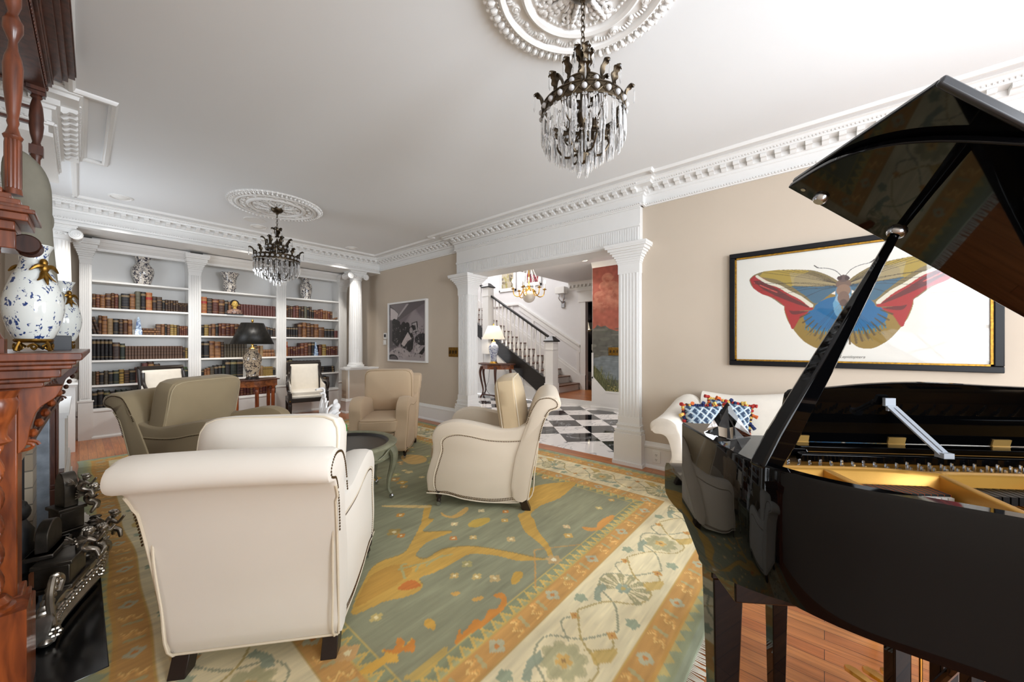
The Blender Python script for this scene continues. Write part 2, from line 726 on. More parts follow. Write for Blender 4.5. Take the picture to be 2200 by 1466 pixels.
b.box(-.72, -.6, 4.0, 5.0, 0, ZC).box(-.72, -.6, 6.4, 7.9, 0, ZC).box(-.72, -.6, 5.0, 6.4, 0, .75).box(-.72, -.6, 5.0, 6.4, 2.4, ZC)
struct('wall_left', b, BEIGE)
b = MB()
b.box(-.47, .35, -3.42, -3.3, 0, ZC).box(1.65, 2.15, -3.42, -3.3, 0, ZC).box(3.45, 4.02, -3.42, -3.3, 0, ZC)
for x0, x1 in ((.35, 1.65), (2.15, 3.45)):
    b.box(x0, x1, -3.42, -3.3, 0, .5).box(x0, x1, -3.42, -3.3, 2.5, ZC)
struct('wall_front', b, BEIGE)
# windows seen only as reflections, right-wall one added for fill: frames with glazing bars
wn = 0
for ax, at, a0, a1, z0, z1 in (('x', -.41, -2.75, -1.05, .5, 2.5), ('x', 3.87, -2.85, -1.45, .5, 2.5), ('x', -.66, 5.0, 6.4, .75, 2.4), ('y', -3.36, .35, 1.65, .5, 2.5), ('y', -3.36, 2.15, 3.45, .5, 2.5)):
    b = MB()

    def bar(p0, p1, q0, q1, d):
        if ax == 'x':
            b.box(at - d, at + d, p0, p1, q0, q1)
        else:
            b.box(p0, p1, at - d, at + d, q0, q1)
    bar(a0, a0 + .07, z0, z1, .06)
    bar(a1 - .07, a1, z0, z1, .06)
    bar(a0, a1, z0, z0 + .07, .06)
    bar(a0, a1, z1 - .07, z1, .06)
    zm = (z0 + z1) / 2
    bar(a0, a1, zm - .025, zm + .025, .03)
    for k in (1, 2):
        q = a0 + (a1 - a0) * k / 3
        bar(q - .012, q + .012, z0, z1, .015)
    for q in ((z0 + zm) / 2, (z1 + zm) / 2):
        bar(a0, a1, q - .012, q + .012, .015)
    wn += 1
    struct('window_%d' % wn, b, WHITE)

# ---- cornice: crown profile swept round the room, modillion blocks and a bead course
CROWN = [(0, -.225), (.022, -.225), (.026, -.205), (.014, -.195), (.014, -.125), (.03, -.12), (.034, -.1), (.05, -.096), (.05, -.06),
         (.128, -.056), (.132, -.034), (.146, -.028), (.152, -.012), (.17, -.006), (.17, 0), (0, 0)]
P_R = [(WX, -3.3), (WX, 1.42), (3.72, 1.42), (3.72, 4.29), (WX, 4.29), (WX, 6.6)]
P_B = [(WX, 6.6), (-.6, 6.6)]
P_L = [(-.6, 6.6), (-.6, 4.86), (-.13, 4.86), (-.13, 3.84), (-.35, 3.84), (-.35, -3.3)]


def cornice(name, path, big=1.0, step=.098):
    b = MB()
    b.sweep(path, CROWN, ZC)
    for i in range(len(path) - 1):
        p, q = Vector(path[i]), Vector(path[i + 1])
        L = (q - p).length
        d = (q - p) / L
        n = Vector((-d.y, d.x))
        ang = math.atan2(d.y, d.x)
        k = 0
        m = max(1, int(L / step))
        for k in range(m):
            c = p + d * ((k + .5) * L / m)
            Mx = Matrix.Translation((c.x, c.y, ZC)) @ Matrix.Rotation(ang, 4, 'Z')
            hw = .021 * big
            b.prism([(.048, -.094), (.06, -.104), (.075, -.098), (.085, -.084), (.1, -.082), (.118, -.086), (.126, -.074), (.124, -.057), (.048, -.057)], 'x', -hw, hw, Mx)
        m2 = int(L / .022)
        for k in range(m2):
            c = p + d * ((k + .5) * L / m2) + n * .134
            b.box(c.x - .0055, c.x + .0055, c.y - .0055, c.y + .0055, ZC - .042, ZC - .03)
            c = p + d * ((k + .5) * L / m2) + n * .03
            b.box(c.x - .006, c.x + .006, c.y - .006, c.y + .006, ZC - .215, ZC - .2)
    return struct(name, b, WHITE)


cornice('trim_1', P_R)
cornice('trim_2', P_B)
cornice('trim_3', P_L)
BEAD = [(0, -.016), (.01, -.018), (.016, -.024), (.034, -.024), (.042, -.012), (.046, 0), (0, 0)]
b = MB()
b.sweep([(3.535, -3.3), (3.535, 1.26), (3.465, 1.26), (3.465, 4.55), (3.535, 4.55), (3.535, 6.3), (-.05, 6.3)], BEAD, ZC)
b.sweep([(-.05, 6.3), (-.05, 4.96), (.13, 4.96), (.13, 3.71), (-.06, 3.71), (-.06, -3.3)], BEAD, ZC)
struct('trim_4', b, WHITE)

# ---- baseboards
BASE = [(0, 0), (.034, 0), (.034, .012), (.028, .028), (.02, .034), (.02, .2), (.026, .205), (.026, .222), (.014, .235), (.01, .256), (0, .262)]
b = MB()
b.sweep([(WX, -3.3), (WX, 1.42)], BASE)
b.sweep([(WX, 4.28), (WX, 6.66)], BASE)
struct('baseboard_right', b, WHITE)
b = MB()
b.sweep([(.0, 7.55), (-.6, 7.55), (-.6, 4.2)], BASE)
struct('baseboard_left', b, WHITE)

# ---- the wide cased opening: two square fluted piers, entablature
def pier(name, y0, y1):
    x0, x1 = 3.72, 3.92
    b = MB()
    b.box(x0, x1, y0, y1, .4, 2.14)
    n = 6
    W_ = (y1 - y0)
    for side in range(4):
        for k in range(n):
            a = .025 + (W_ - .05) * k / (n - 1) if side < 2 else .02 + (x1 - x0 - .04) * k / (n - 1)
            w_ = .008
            z0, z1 = .5, 2.0
            if side == 0:
                b.box(x0 - .006, x0, y0 + a - w_, y0 + a + w_, z0, z1)
            elif side == 1:
                b.box(x1, x1 + .006, y0 + a - w_, y0 + a + w_, z0, z1)
            elif side == 2:
                b.box(x0 + a - w_, x0 + a + w_, y0 - .006, y0, z0, z1)
            else:
                b.box(x0 + a - w_, x0 + a + w_, y1, y1 + .006, z0, z1)
    b.box(x0 - .006, x1 + .006, y0 - .006, y1 + .006, 2.0, 2.14)
    b.box(x0 - .006, x1 + .006, y0 - .006, y1 + .006, .42, .5)
    # plinth and base mouldings, bell-shaped stepped capital
    for e, z0, z1 in ((.052, 0, .035), (.038, .035, .33), (.028, .33, .345), (.034, .345, .365), (.014, .365, .4), (.02, .4, .415), (.01, .415, .43)):
        b.box(x0 - e, x1 + e, y0 - e, y1 + e, z0, z1)
    z = 2.1
    for e, h in ((.01, .018), (.016, .022), (.024, .022), (.036, .022), (.05, .02), (.052, .006), (.068, .02), (.086, .018), (.088, .008), (.108, .018), (.114, .026)):
        b.box(x0 - e, x1 + e, y0 - e, y1 + e, z, z + h)
        z += h
    return struct(name, b, WHITE)


pier('column_1', 1.45, 1.67)
pier('column_2', 4.02, 4.23)
b = MB()
b.box(3.72, 4.04, 1.44, 4.27, 2.29, 2.68)
b.box(3.705, 3.72, 1.44, 4.27, 2.475, 2.5).box(3.71, 3.72, 1.44, 4.27, 2.3, 2.325)
b.box(3.708, 3.72, 1.44, 4.27, 2.66, 2.68)
k = 1.455
while k < 4.26:
    b.box(3.713, 3.72, k, k + .014, 2.335, 2.465)
    k += .0265
struct('trim_5', b, WHITE)

# ---- screen in front of the bookcases: beam, soffit, dwarf walls, ionic columns
b = MB()
b.box(-.6, WX, 6.6, 6.95, 2.63, 2.9).box(-.6, WX, 6.585, 6.6, 2.63, 2.66)
b.box(-.6, WX, 6.95, 7.78, 2.66, 2.7)
struct('trim_6', b, WHITE)
b = MB()
b.box(3.17, WX, 6.68, 6.86, 0, .8)
struct('wall_knee_right', b, BEIGE)
b = MB()
b.box(3.13, WX, 6.64, 6.9, .8, .825).box(3.15, WX, 6.66, 6.88, .785, .8)
b.sweep([(WX, 6.68), (3.17, 6.68), (3.17, 6.86)], BASE)
b.box(3.2, 3.225, 6.67, 6.68, .26, .785)
struct('trim_7', b, WHITE)


def ionic(name, x, y, z0, z1):
    b = MB()
    seg = 48
    H_ = z1 - z0
    rings = []
    for k in range(13):
        t_ = k / 12
        z = z0 + .085 + (H_ - .085 - .17) * t_
        r0 = .122 - .02 * t_ * t_
        ring = []
        for i in range(seg * 2):
            a = PI * i / seg
            g = .5 - .5 * math.cos(a * 20)
            rr = r0 - .009 * (g if 0 < k < 12 else 0)
            ring.append((x + rr * math.cos(a), y + rr * math.sin(a), z))
        rings.append(ring)
    b.loft(rings)
    b.lathe([(.15, 0), (.15, .02), (.155, .03), (.15, .045), (.13, .05), (.134, .062), (.128, .07), (.122, .088)], 32, (x, y, z0 + .01))
    b.box(x - .16, x + .16, y - .16, y + .16, z0, z0 + .018)
    zc = z1 - .17
    b.lathe([(.102, 0), (.112, .008), (.104, .018), (.112, .05), (.13, .07), (.135, .09)], 32, (x, y, zc))
    b.box(x - .15, x + .15, y - .13, y + .13, z1 - .03, z1)
    b.box(x - .16, x + .16, y - .14, y + .14, z1 - .014, z1)
    b.box(x - .15, x + .15, y - .11, y + .11, z1 - .075, z1 - .03)
    for sx in (-1, 1):
        for sy in (-1, 1):
            # volute: spiral roll
            cx, cz = x + sx * .145, z1 - .09
            b.lathe([(0, 0), (.056, 0), (.058, .012), (.048, .02), (.046, .012), (.03, .012), (.028, .024), (.014, .024), (.012, .03), (0, .03)], 20, Mx=Matrix.Translation((cx, y + sy * .112, cz)) @ Matrix.Rotation(-sy * PI / 2, 4, 'X'))
        b.lathe([(.054, -.115), (.04, -.05), (.04, .05), (.054, .115)], 16, Mx=Matrix.Translation((x + sx * .145, y, z1 - .09)) @ Matrix.Rotation(PI / 2, 4, 'X'))
    for k in range(5):
        b.ball((x - .07 + k * .035, y - .125, z1 - .1), .015, 8, 5)
    return struct(name, b, WHITE)


ionic('column_3', 3.39, 6.77, .825, 2.63)
ionic('column_4', -.17, 6.77, .79, 2.63)
# left dwarf wall with panelling, and the low panelled return towards the fireplace
b = MB()
b.box(-.6, .0, 7.5, 7.6, 0, .765).box(-.6, .02, 7.47, 7.6, .765, .79)
b.box(-.6, 0, 7.487, 7.5, .7, .765).box(-.045, 0, 7.487, 7.5, .3, .7).box(-.6, 0, 7.487, 7.5, .26, .31)
struct('wall_panelled', b, WHITE)
b = MB()
b.box(-.22, -.085, 4.45, 5.75, 0, .72)
b.box(-.245, -.06, 4.42, 5.78, .69, .71).box(-.255, -.05, 4.41, 5.79, .71, .735)
b.box(-.085, -.072, 4.45, 4.6, .0, .69).box(-.085, -.072, 5.66, 5.75, 0, .69).box(-.085, -.072, 4.6, 5.66, .62, .69).box(-.085, -.072, 4.6, 5.66, 0, .27)
b.box(-.072, -.055, 4.45, 5.76, .0, .2).box(-.072, -.045, 4.44, 5.77, 0, .03).box(-.072, -.062, 4.45, 5.76, .2, .225)
struct('trim_8', b, WHITE)
# bulkhead that carries the left cornice jog
b = MB()
b.box(-.6, -.13, 3.84, 4.86, 2.61, ZC).box(-.6, -.11, 3.82, 4.88, 2.6, 2.625)
struct('trim_9', b, WHITE)
b = MB()
b.box(-.6, -.17, 6.68, 6.86, 0, .76).box(-.6, -.02, 6.66, 6.88, .765, .79)
b.box(-.17, -.03, 6.68, 6.86, 0, .765)
struct('wall_knee_left', b, WHITE)

# ---- ceiling medallions, recessed lights, grille


def medallion(name, x, y, Rr, label):
    t_ = thing(name, label, 'ceiling medallion', (x, y, ZC), 0)
    s = Rr / .45
    b = MB()
    pr = [(.0, -.02), (.08, -.03), (.1, -.02), (.2, -.016), (.235, -.018), (.245, -.034), (.262, -.04), (.275, -.032), (.28, -.018), (.345, -.016), (.352, -.03), (.368, -.036), (.38, -.028),
          (.385, -.016), (.44, -.014), (.45, 0)]
    b.lathe([(r * s, z) for r, z in pr], 96, caps=False)
    build('plaster_disc', b, PLASTER, t_)
    b = MB()
    for i in range(64):      # egg-and-leaf edge
        a = 2 * PI * i / 64
        Mx = Matrix.Rotation(a, 4, 'Z')
        b.ball((.413 * s, 0, -.02), .016 * s, 8, 5, (1.3, .75, 1.2), Mx)
        b.ball((.444 * s, .0, -.01), .011 * s, 6, 4, (1, 1, 1), Mx)
        Mx = Matrix.Rotation(a + PI / 64, 4, 'Z')
        b.ball((.42 * s, 0, -.018), .008 * s, 6, 4, (2.4, .6, 1.2), Mx)
    for i in range(110):
        a = 2 * PI * i / 110
        b.ball((.385 * s * math.cos(a), .385 * s * math.sin(a), -.024), .006 * s, 5, 4)
    build('leaf_border', b, PLASTER, t_)
    b = MB()
    for i in range(10):
        Mx = Matrix.Rotation(2 * PI * i / 10, 4, 'Z')
        b.lathe([(0, -.034), (.008, -.034), (.01, -.026), (.018, -.03), (.022, -.024), (.024, -.014)], 14, (.313 * s, 0, 0), Mx)
        M2 = Matrix.Rotation(2 * PI * (i + .5) / 10, 4, 'Z')
        for sy in (-1, 1):      # palmette sprays
            for k in range(5):
                a = R(-50 + 25 * k)
                b.ball((.31 * s + .018 * math.cos(a), sy * (.034 + .022 * math.sin(a) + .006 * k), -.02), .0075, 6, 4, (2.0, .8, 1), M2)
            b.ball((.31 * s, sy * .075, -.02), .01, 6, 4, (1, 1, 1), M2)
        b.ball((.31 * s, 0, -.022), .012, 8, 5, (1, 1, 1), M2)
    build('rosettes', b, PLASTER, t_)
    b = MB()
    for i in range(8):      # acanthus leaves and scrolls
        Mx = Matrix.Rotation(2 * PI * i / 8, 4, 'Z')
        for k in range(6):
            r_ = (.06 + .028 * k) * s
            wv = .05 * math.sin(PI * (k + 1) / 7) * s
            b.ball((r_, 0, -.03 - .006 * math.sin(k)), .014, 8, 5, (1.6, 1, 1), Mx)
            for sy in (-1, 1):
                b.ball((r_ + .01, sy * wv * .6, -.024), .012, 7, 4, (1.5, 1, 1), Mx)
                b.ball((r_ + .016, sy * wv, -.02), .009, 6, 4, (1.5, 1, 1), Mx)
        M2 = Matrix.Rotation(2 * PI * (i + .5) / 8, 4, 'Z')
        for sy in (-1, 1):
            sp = [((.17 + .035 * math.cos(u) * (1 - u / 9)) * s, sy * (.03 + .03 * math.sin(u) * (1 - u / 9)) * s, -.024) for u in [q * .5 for q in range(14)]]
            b.tube(sp, .007, 6, Mx=M2)
        for k in range(4):
            b.ball((.215 * s, (-.03 + .02 * k) * s, -.022), .008, 6, 4, (1, 1, 1), M2)
        b.ball((.12 * s, 0, -.026), .014, 8, 5, (1.8, .7, 1), M2)
    build('acanthus_leaves', b, PLASTER, t_)
    return t_


medallion('ceiling_medallion', 1.47, .83, .465, 'large white plaster ceiling medallion above the near chandelier')
medallion('ceiling_medallion', 1.52, 4.95, .48, 'white plaster ceiling medallion above the far chandelier, before the bookcases')
for (x, y, lab, grp) in ((.30, 5.98, 'recessed ceiling light at the far left above the left bookcase bay', None), (1.62, 6.0, 'recessed ceiling light just behind the far medallion', None), (3.0, 6.12, 'recessed ceiling light nearest the far right corner', None)):
    t_ = thing('recessed_light', lab, 'recessed light', (x, y, ZC), 0, 'recessed lights before the bookcases')
    build('trim_ring', MB().lathe([(.1, 0), (.1, -.006), (.085, -.012), (.075, -.004), (.07, 0)], 24, caps=False), WHITE, t_)
    build('lens', MB().lathe([(.0, -.02), (.05, -.016), (.075, -.003)], 24, caps=False), PLASTICW, t_)
    spot('downlight', (x, y, ZC - .03), (x, 7.25, 1.1), 58, 74)
t_ = thing('ceiling_speaker', 'round white ceiling speaker grille beside the far medallion', 'ceiling speaker', (1.5, 5.72, ZC))
build('grille', MB().lathe([(0, -.006), (.12, -.006), (.125, 0)], 28, caps=False), WHITE, t_)

# =================================================================== STAIR HALL BEYOND THE OPENING
b = MB()
b.m = 0
b.box(3.8, 4.035, 1.0, 8.3, -.1, 0)
P0 = (4.07, 2.527)
TS = .45
e1, e2 = (.70711, -.70711), (.70711, .70711)


def clip(poly, x0, x1, y0, y1):
    for ax, v, sg in ((0, x0, 1), (0, x1, -1), (1, y0, 1), (1, y1, -1)):
        out = []
        for i in range(len(poly)):
            p, q = poly[i], poly[(i + 1) % len(poly)]
            a, c = sg * (p[ax] - v), sg * (q[ax] - v)
            if a >= 0:
                out.append(p)
            if a * c < 0:
                k = a / (a - c)
                out.append((p[0] + (q[0] - p[0]) * k, p[1] + (q[1] - p[1]) * k))
        poly = out
        if len(poly) < 3:
            return None
    return poly


for u in range(-14, 14):
    for v_ in range(-6, 18):
        q = [(P0[0] + TS * (a * e1[0] + c * e2[0]), P0[1] + TS * (a * e1[1] + c * e2[1])) for a, c in ((u, v_), (u + 1, v_), (u + 1, v_ + 1), (u, v_ + 1))]
        q = clip(q, 4.035, 6.62, 1.0, 8.3)
        if q:
            b.m = 1 if (u + v_) % 2 == 0 else 0
            b.prism(q, 'z', -.05, 0)
struct('floor_marble', b, [MARW, MARK], smooth=0)
b = MB()
b.box(6.66, 8.3, 1.0, 5.2, 0, .13)
struct('floor_hall', b, WOODF)
struct('trim_10', MB().box(6.62, 6.66, 1.0, 4.7, 0, .125).box(6.605, 6.62, 3.46, 4.4, 0, .03), WHITE)
b = MB()
b.box(8.2, 8.3, 1.0, 3.62, .13, 4.6).box(8.2, 8.3, 4.54, 9.1, 0, 4.6).box(8.2, 8.3, 3.62, 4.54, 2.33, 4.6)
struct('wall_stair', b, HALLW)
struct('wall_far', MB().box(4.02, 8.3, 9.0, 9.1, 0, 4.6), HALLW)
struct('wall_upper', MB().box(4.02, 4.1, 4.9, 9.1, 2.9, 4.6).box(4.1, 8.2, 4.95, 5.05, 2.95, 4.6), HALLW)
struct('wall_hall_end', MB().box(4.02, 8.3, .9, 1.0, 0, 3), HALLW)
struct('ceiling_hall', MB().box(4.02, 8.2, 1.0, 5.05, 2.85, 2.95), HALLW)
struct('ceiling_stair', MB().box(4.02, 8.3, 4.9, 9.1, 4.6, 4.7), HALLW)
# hall cornice and door casing on the stair wall
b = MB()
b.sweep([(8.2, 1.0), (8.2, 5.0)], [(0, -.2), (.02, -.2), (.03, -.1), (.08, -.08), (.1, -.02), (.12, 0), (0, 0)], 2.85)
k = 1.1
while k < 5:
    b.box(8.1, 8.17, k, k + .05, 2.71, 2.77)
    k += .11
b.box(8.165, 8.2, 4.54, 4.68, .13, 2.42).box(8.165, 8.2, 3.46, 3.62, .13, 2.42).box(8.16, 8.2, 3.4, 4.74, 2.42, 2.6).box(8.12, 8.2, 3.36, 4.78, 2.6, 2.64).box(8.15, 8.2, 3.4, 4.74, 2.33, 2.44)
b.box(8.155, 8.2, 4.54, 4.69, .13, .5)
struct('trim_11', b, WHITE)
# dark room through the door
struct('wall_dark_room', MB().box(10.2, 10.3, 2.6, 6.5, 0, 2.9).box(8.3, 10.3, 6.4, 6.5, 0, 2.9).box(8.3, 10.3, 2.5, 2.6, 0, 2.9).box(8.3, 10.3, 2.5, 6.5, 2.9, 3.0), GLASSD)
struct('floor_dark_room', MB().box(8.3, 10.3, 2.6, 6.4, .03, .13), OAKT)
struct('baseboard_dark_room', MB().box(10.17, 10.2, 2.6, 6.4, .13, .42), WHITE)
t_ = thing('wall_sconce', 'small lit sconce with cream shade on the dark wall through the doorway', 'wall lamp', (10.2, 5.56, 1.85))
build('shade', MB().lathe([(.1, -.12), (.05, .1)], 16, (-.12, 0, 0), caps=False), SHADEW, t_)
build('arm', MB().tube([(0, 0, -.15), (-.1, 0, -.2), (-.12, 0, -.1)], .012), BRASS, t_)
point('sconce_light', (10.06, 5.56, 1.87), 5)
t_ = thing('light_switch', 'white switch plate on the dark wall through the doorway', 'light switch', (10.19, 5.4, 1.18))
build('plate', MB().box(-.01, 0, -.05, .05, -.09, .09), PLASTICW, t_, bevel=.003)
build('rocker', MB().box(-.018, -.01, -.018, .018, -.04, .04), PLASTICW, t_)

# mural wall
struct('wall_mural', MB().box(6.5, 6.62, 1.0, 3.46, 0, 2.85), HALLW)
cv = Canvas(1.9, 2.4, .006, (178, 88, 70))
for k in range(60):
    y = k / 60 * 1.3
    cv.poly([(0, 1.1 + y), (1.9, 1.1 + y), (1.9, 1.13 + y), (0, 1.13 + y)], (204 - 34 * k / 60, 108 - 28 * k / 60, 86 - 20 * k / 60), 1)
rs = random.Random(5)
for cx, cy, cr in ((.32, 2.15, .13), (.25, 2.0, .12), (.42, 1.98, .14), (.33, 1.88, .17), (.15, 1.82, .13), (.5, 1.85, .13), (.3, 1.72, .2), (.1, 1.66, .15), (.48, 1.68, .16), (.8, 1.8, .2), (1.1, 1.9, .22)):
    cv.disc(cx + .01, cy - .01, cr, cr * .85, (190, 100, 78), .6)
    cv.disc(cx - .015, cy + .02, cr * .85, cr * .7, (216, 134, 108), .7)
for k in range(420):
    cx, cy, cr = rs.choice(((.32, 2.15, .1), (.25, 2.0, .1), (.42, 1.98, .12), (.33, 1.88, .16), (.15, 1.82, .13), (.5, 1.85, .13), (.3, 1.72, .22), (.1, 1.62, .2), (.48, 1.66, .2), (.9, 1.8, .25)))
    a_, q_ = rs.uniform(0, 2 * PI), rs.uniform(0, 1)
    x_, y_ = cx + cr * q_ * math.cos(a_), cy + cr * q_ * math.sin(a_) * .8
    lt = .5 + .5 * math.sin(a_ + .6)
    cv.disc(x_, y_, rs.uniform(.02, .05), rs.uniform(.015, .035), (182 + 36 * lt, 94 + 42 * lt, 72 + 38 * lt), .45)
mtn = [(0, 1.2), (.05, 1.22), (.1, 1.28), (.18, 1.24), (.27, 1.26), (.35, 1.2), (.5, 1.15), (.7, 1.2), (1.0, 1.3), (1.4, 1.2), (1.9, 1.3), (1.9, 0), (0, 0)]
cv.poly(mtn, (112, 112, 104))
for k in range(60):
    x, y = rs.uniform(0, 1.9), rs.uniform(.62, 1.2)
    cv.disc(x, y, rs.uniform(.04, .16), rs.uniform(.01, .035), rs.choice([(96, 98, 90), (132, 132, 120), (150, 148, 138), (110, 116, 100)]), .6)
cv.poly([(0, .62), (.2, .68), (.5, .7), (.9, .6), (1.9, .65), (1.9, .2), (0, .25)], (140, 152, 158))
for k in range(90):
    x, y = rs.uniform(0, 1.9), rs.uniform(.3, .68)
    cv.disc(x, y, rs.uniform(.05, .2), rs.uniform(.004, .012), rs.choice([(166, 178, 184), (120, 132, 136)]), .5)
cv.poly([(0, .5), (.12, .42), (.25, .25), (.45, .1), (.9, 0), (0, 0)], (96, 102, 62))
for k in range(320):
    x = rs.uniform(0, .8)
    y = rs.uniform(0, max(.02, .45 - x * .6))
    cv.stroke([(x, y), (x + rs.uniform(-.05, .05), y + rs.uniform(.05, .16))], .006, rs.choice([(132, 136, 84), (74, 82, 50), (160, 156, 96), (110, 120, 80)]), .8)
for k in range(40):
    cv.disc(rs.uniform(.3, .7), rs.uniform(0, .12), .01, .008, (214, 196, 110))
cv.disc(.62, .3, .05, .13, (28, 30, 32))
cv.a = cv.a * .72 + cv.a.mean(-1, keepdims=True) * .12
cv.blotch(.05, .05)
t_ = thing('wall_mural', 'painted landscape mural with a red cloudy sky beside the hall doorway', 'mural', (6.49, 3.45, .36))
cv.mesh('painted_panel', lambda X, Y: (0 * X, -X, Y), MURALM, t_)
b = MB()
b.prism([(3.46, 0), (3.46, .62), (3.44, .64), (3.4, .6), (3.16, .36), (1.0, .36), (1.0, 0)], 'x', 6.47, 6.5)
b.box(6.455, 6.5, 1.0, 3.47, 0, .06).box(6.46, 6.5, 1.0, 3.16, .345, .375).box(6.47, 6.5, 3.43, 3.462, .6, 1.1)
b.sweep([(6.5, 1.0), (6.5, 3.46)], [(0, -.1), (.015, -.1), (.03, -.05), (.06, 0), (0, 0)], 2.85)
struct('trim_12', b, WHITE)
for nm, (x, y, z), lab in (('switch_plate', (6.478, 3.0, 1.13), 'dark brass switch plate on the landscape mural'), ('switch_plate', (WX - .001, 4.42, 1.14), 'dark brass switch plate on the beige wall left of the opening')):
    t_ = thing(nm, lab, 'switch plate', (x, y, z))
    build('plate', MB().box(-.008, 0, -.11, .11, -.075, .075), ANTGOLD, t_, bevel=.003)
    for k in range(3):
        build('switch', MB().box(-.022, -.008, -.075 + .066 * k, -.057 + .066 * k, -.025, .025), BRONZE, t_)

# ---- staircase
SL = .6
st = thing('staircase', 'white balustraded staircase with oak treads, black handrail and black string', 'staircase', (6.7, 4.72, .13))
nst = 18
b = MB()
for k in range(nst):
    b.box(.02, 1.5, k * .283, k * .283 + .02 + (.263 if k else .263), 0 if k < 1 else .0, (k + 1) * .17 - .03)
build('riser_block', b, WHITE, st)
for k in range(nst):
    build('tread', MB().box(-.02, 1.5, k * .283 - .03, (k + 1) * .283, (k + 1) * .17 - .03, (k + 1) * .17), OAKT, st, bevel=.006)
# black string on the open side
b = MB()
b.prism([(-.06, .13), (-.06, .36), (3.4, .36 + 3.46 * SL), (3.4, .13 + 3.46 * SL), (.02, -.02)], 'x', -.06, .0)
b.prism([(-.06, .355), (-.06, .385), (3.4, .385 + 3.46 * SL), (3.4, .355 + 3.46 * SL)], 'x', -.085, .03)
build('string_board', b, BLKW, st)
b = MB()
b.prism([(.1, -.12), (3.4, -.12), (3.4, .10 + 3.46 * SL), (.35, .12 + .41 * SL)], 'x', -.03, .0)
b.prism([(.1, -.12), (3.4, -.12), (3.4, .16), (.3, .16)], 'x', -.05, -.03)
for p in (1.05, 1.9, 2.75):
    b.box(-.045, -.03, p, p + .07, .16, .16 + (p - .3) * SL)
build('under_stair_panel', b, WHITE, st)
# wall side: skirt and wainscot
b = MB()
b.prism([(-.1, 0), (-.1, .3), (4.2, .3 + 4.3 * SL), (4.2, 4.2 * SL - .1)], 'x', 1.47, 1.495)
top = [(0.0, 1.10), (1.98, 1.10 + 1.98 * SL), (4.2, 1.10 + 1.98 * SL)]
b.prism([(-.02, 1.08), (1.98, 1.08 + 1.98 * SL), (4.2, 1.08 + 1.98 * SL), (4.2, 1.13 + 1.98 * SL), (1.96, 1.13 + 1.98 * SL), (-.02, 1.13)], 'x', 1.45, 1.5)
for p in (.0, .72, 1.44, 2.2):
    z0, z1 = .3 + p * SL, min(1.1 + p * SL, 1.1 + 1.98 * SL)
    b.box(1.48, 1.5, p, p + .08, z0, z1)
b.prism([(-.02, .93), (1.98, .93 + 1.98 * SL), (1.98, 1.1 + 1.98 * SL), (-.02, 1.1)], 'x', 1.482, 1.5)
b.prism([(-.02, .27), (3, .27 + 3.02 * SL), (3, .42 + 3.02 * SL), (-.02, .42)], 'x', 1.482, 1.5)
build('wainscot', b, WHITE, st)


def newel(x, y, z0, h, capm):
    b = MB()
    b.box(x - .1, x + .1, y - .1, y + .1, z0, z0 + h).box(x - .115, x + .115, y - .115, y + .115, z0, z0 + .42).box(x - .11, x + .11, y - .11, y + .11, z0 + h * .87, z0 + h * .88)
    o = build('newel_post', b, WHITE, st)
    z = z0 + h
    b = MB()
    b.box(x - .13, x + .13, y - .13, y + .13, z, z + .025)
    rings = []
    for e, q in ((.13, .025), (.085, .07), (.06, .1), (.035, .12)):
        rings.append([(x - e, y - e, z + q), (x + e, y - e, z + q), (x + e, y + e, z + q), (x - e, y + e, z + q)])
    b.loft(rings)
    build('cap', b, capm, o)


newel(-.05, -.2, -.13, 1.32, BLACK)
newel(-.05, 1.72, .9, 1.65, BLACK)
b = MB()
b.prism([(-.1, 1.28), (1.68, 1.3 + 1.75 * SL), (1.68, 1.35 + 1.75 * SL), (-.1, 1.33)], 'x', -.06, .01)
build('handrail', b, BLACK, st, bevel=.008)
b = MB()
b.prism([(1.8, 2.5), (3.3, 2.5 + 1.5 * SL), (3.3, 2.56 + 1.5 * SL), (1.8, 2.56)], 'x', -.06, .01)
b.box(-.07, .02, 1.8, 1.86, 2.46, 2.58)
build('handrail', b, BLACK, st, bevel=.008)
bal = MB()
bal.box(-.017, .017, -.017, .017, 0, .12).lathe([(.014, .12), (.022, .13), (.014, .15), (.03, .2), (.034, .26), (.024, .36), (.013, .4), (.02, .42), (.014, .45), (.012, .75), (.017, .8)], 12).box(-.015, .015, -.015, .015, .8, .95)
b0 = build('baluster', bal, WHITE, st)
k = 0
for i in range(26):
    y = .0 + i * .125
    if abs(y - 1.72) < .1:
        continue
    o = b0 if k == 0 else b0.copy()
    if k:
        C.objects.link(o)
        o.parent = st
    z0 = .385 + (y + .06) * SL
    o.location = (-.025, y, z0)
    zt = (1.28 + (y + .1) * SL) if y < 1.7 else (2.5 + (y - 1.8) * SL)
    o.scale = (1, 1, (zt - z0) / .95)
    k += 1

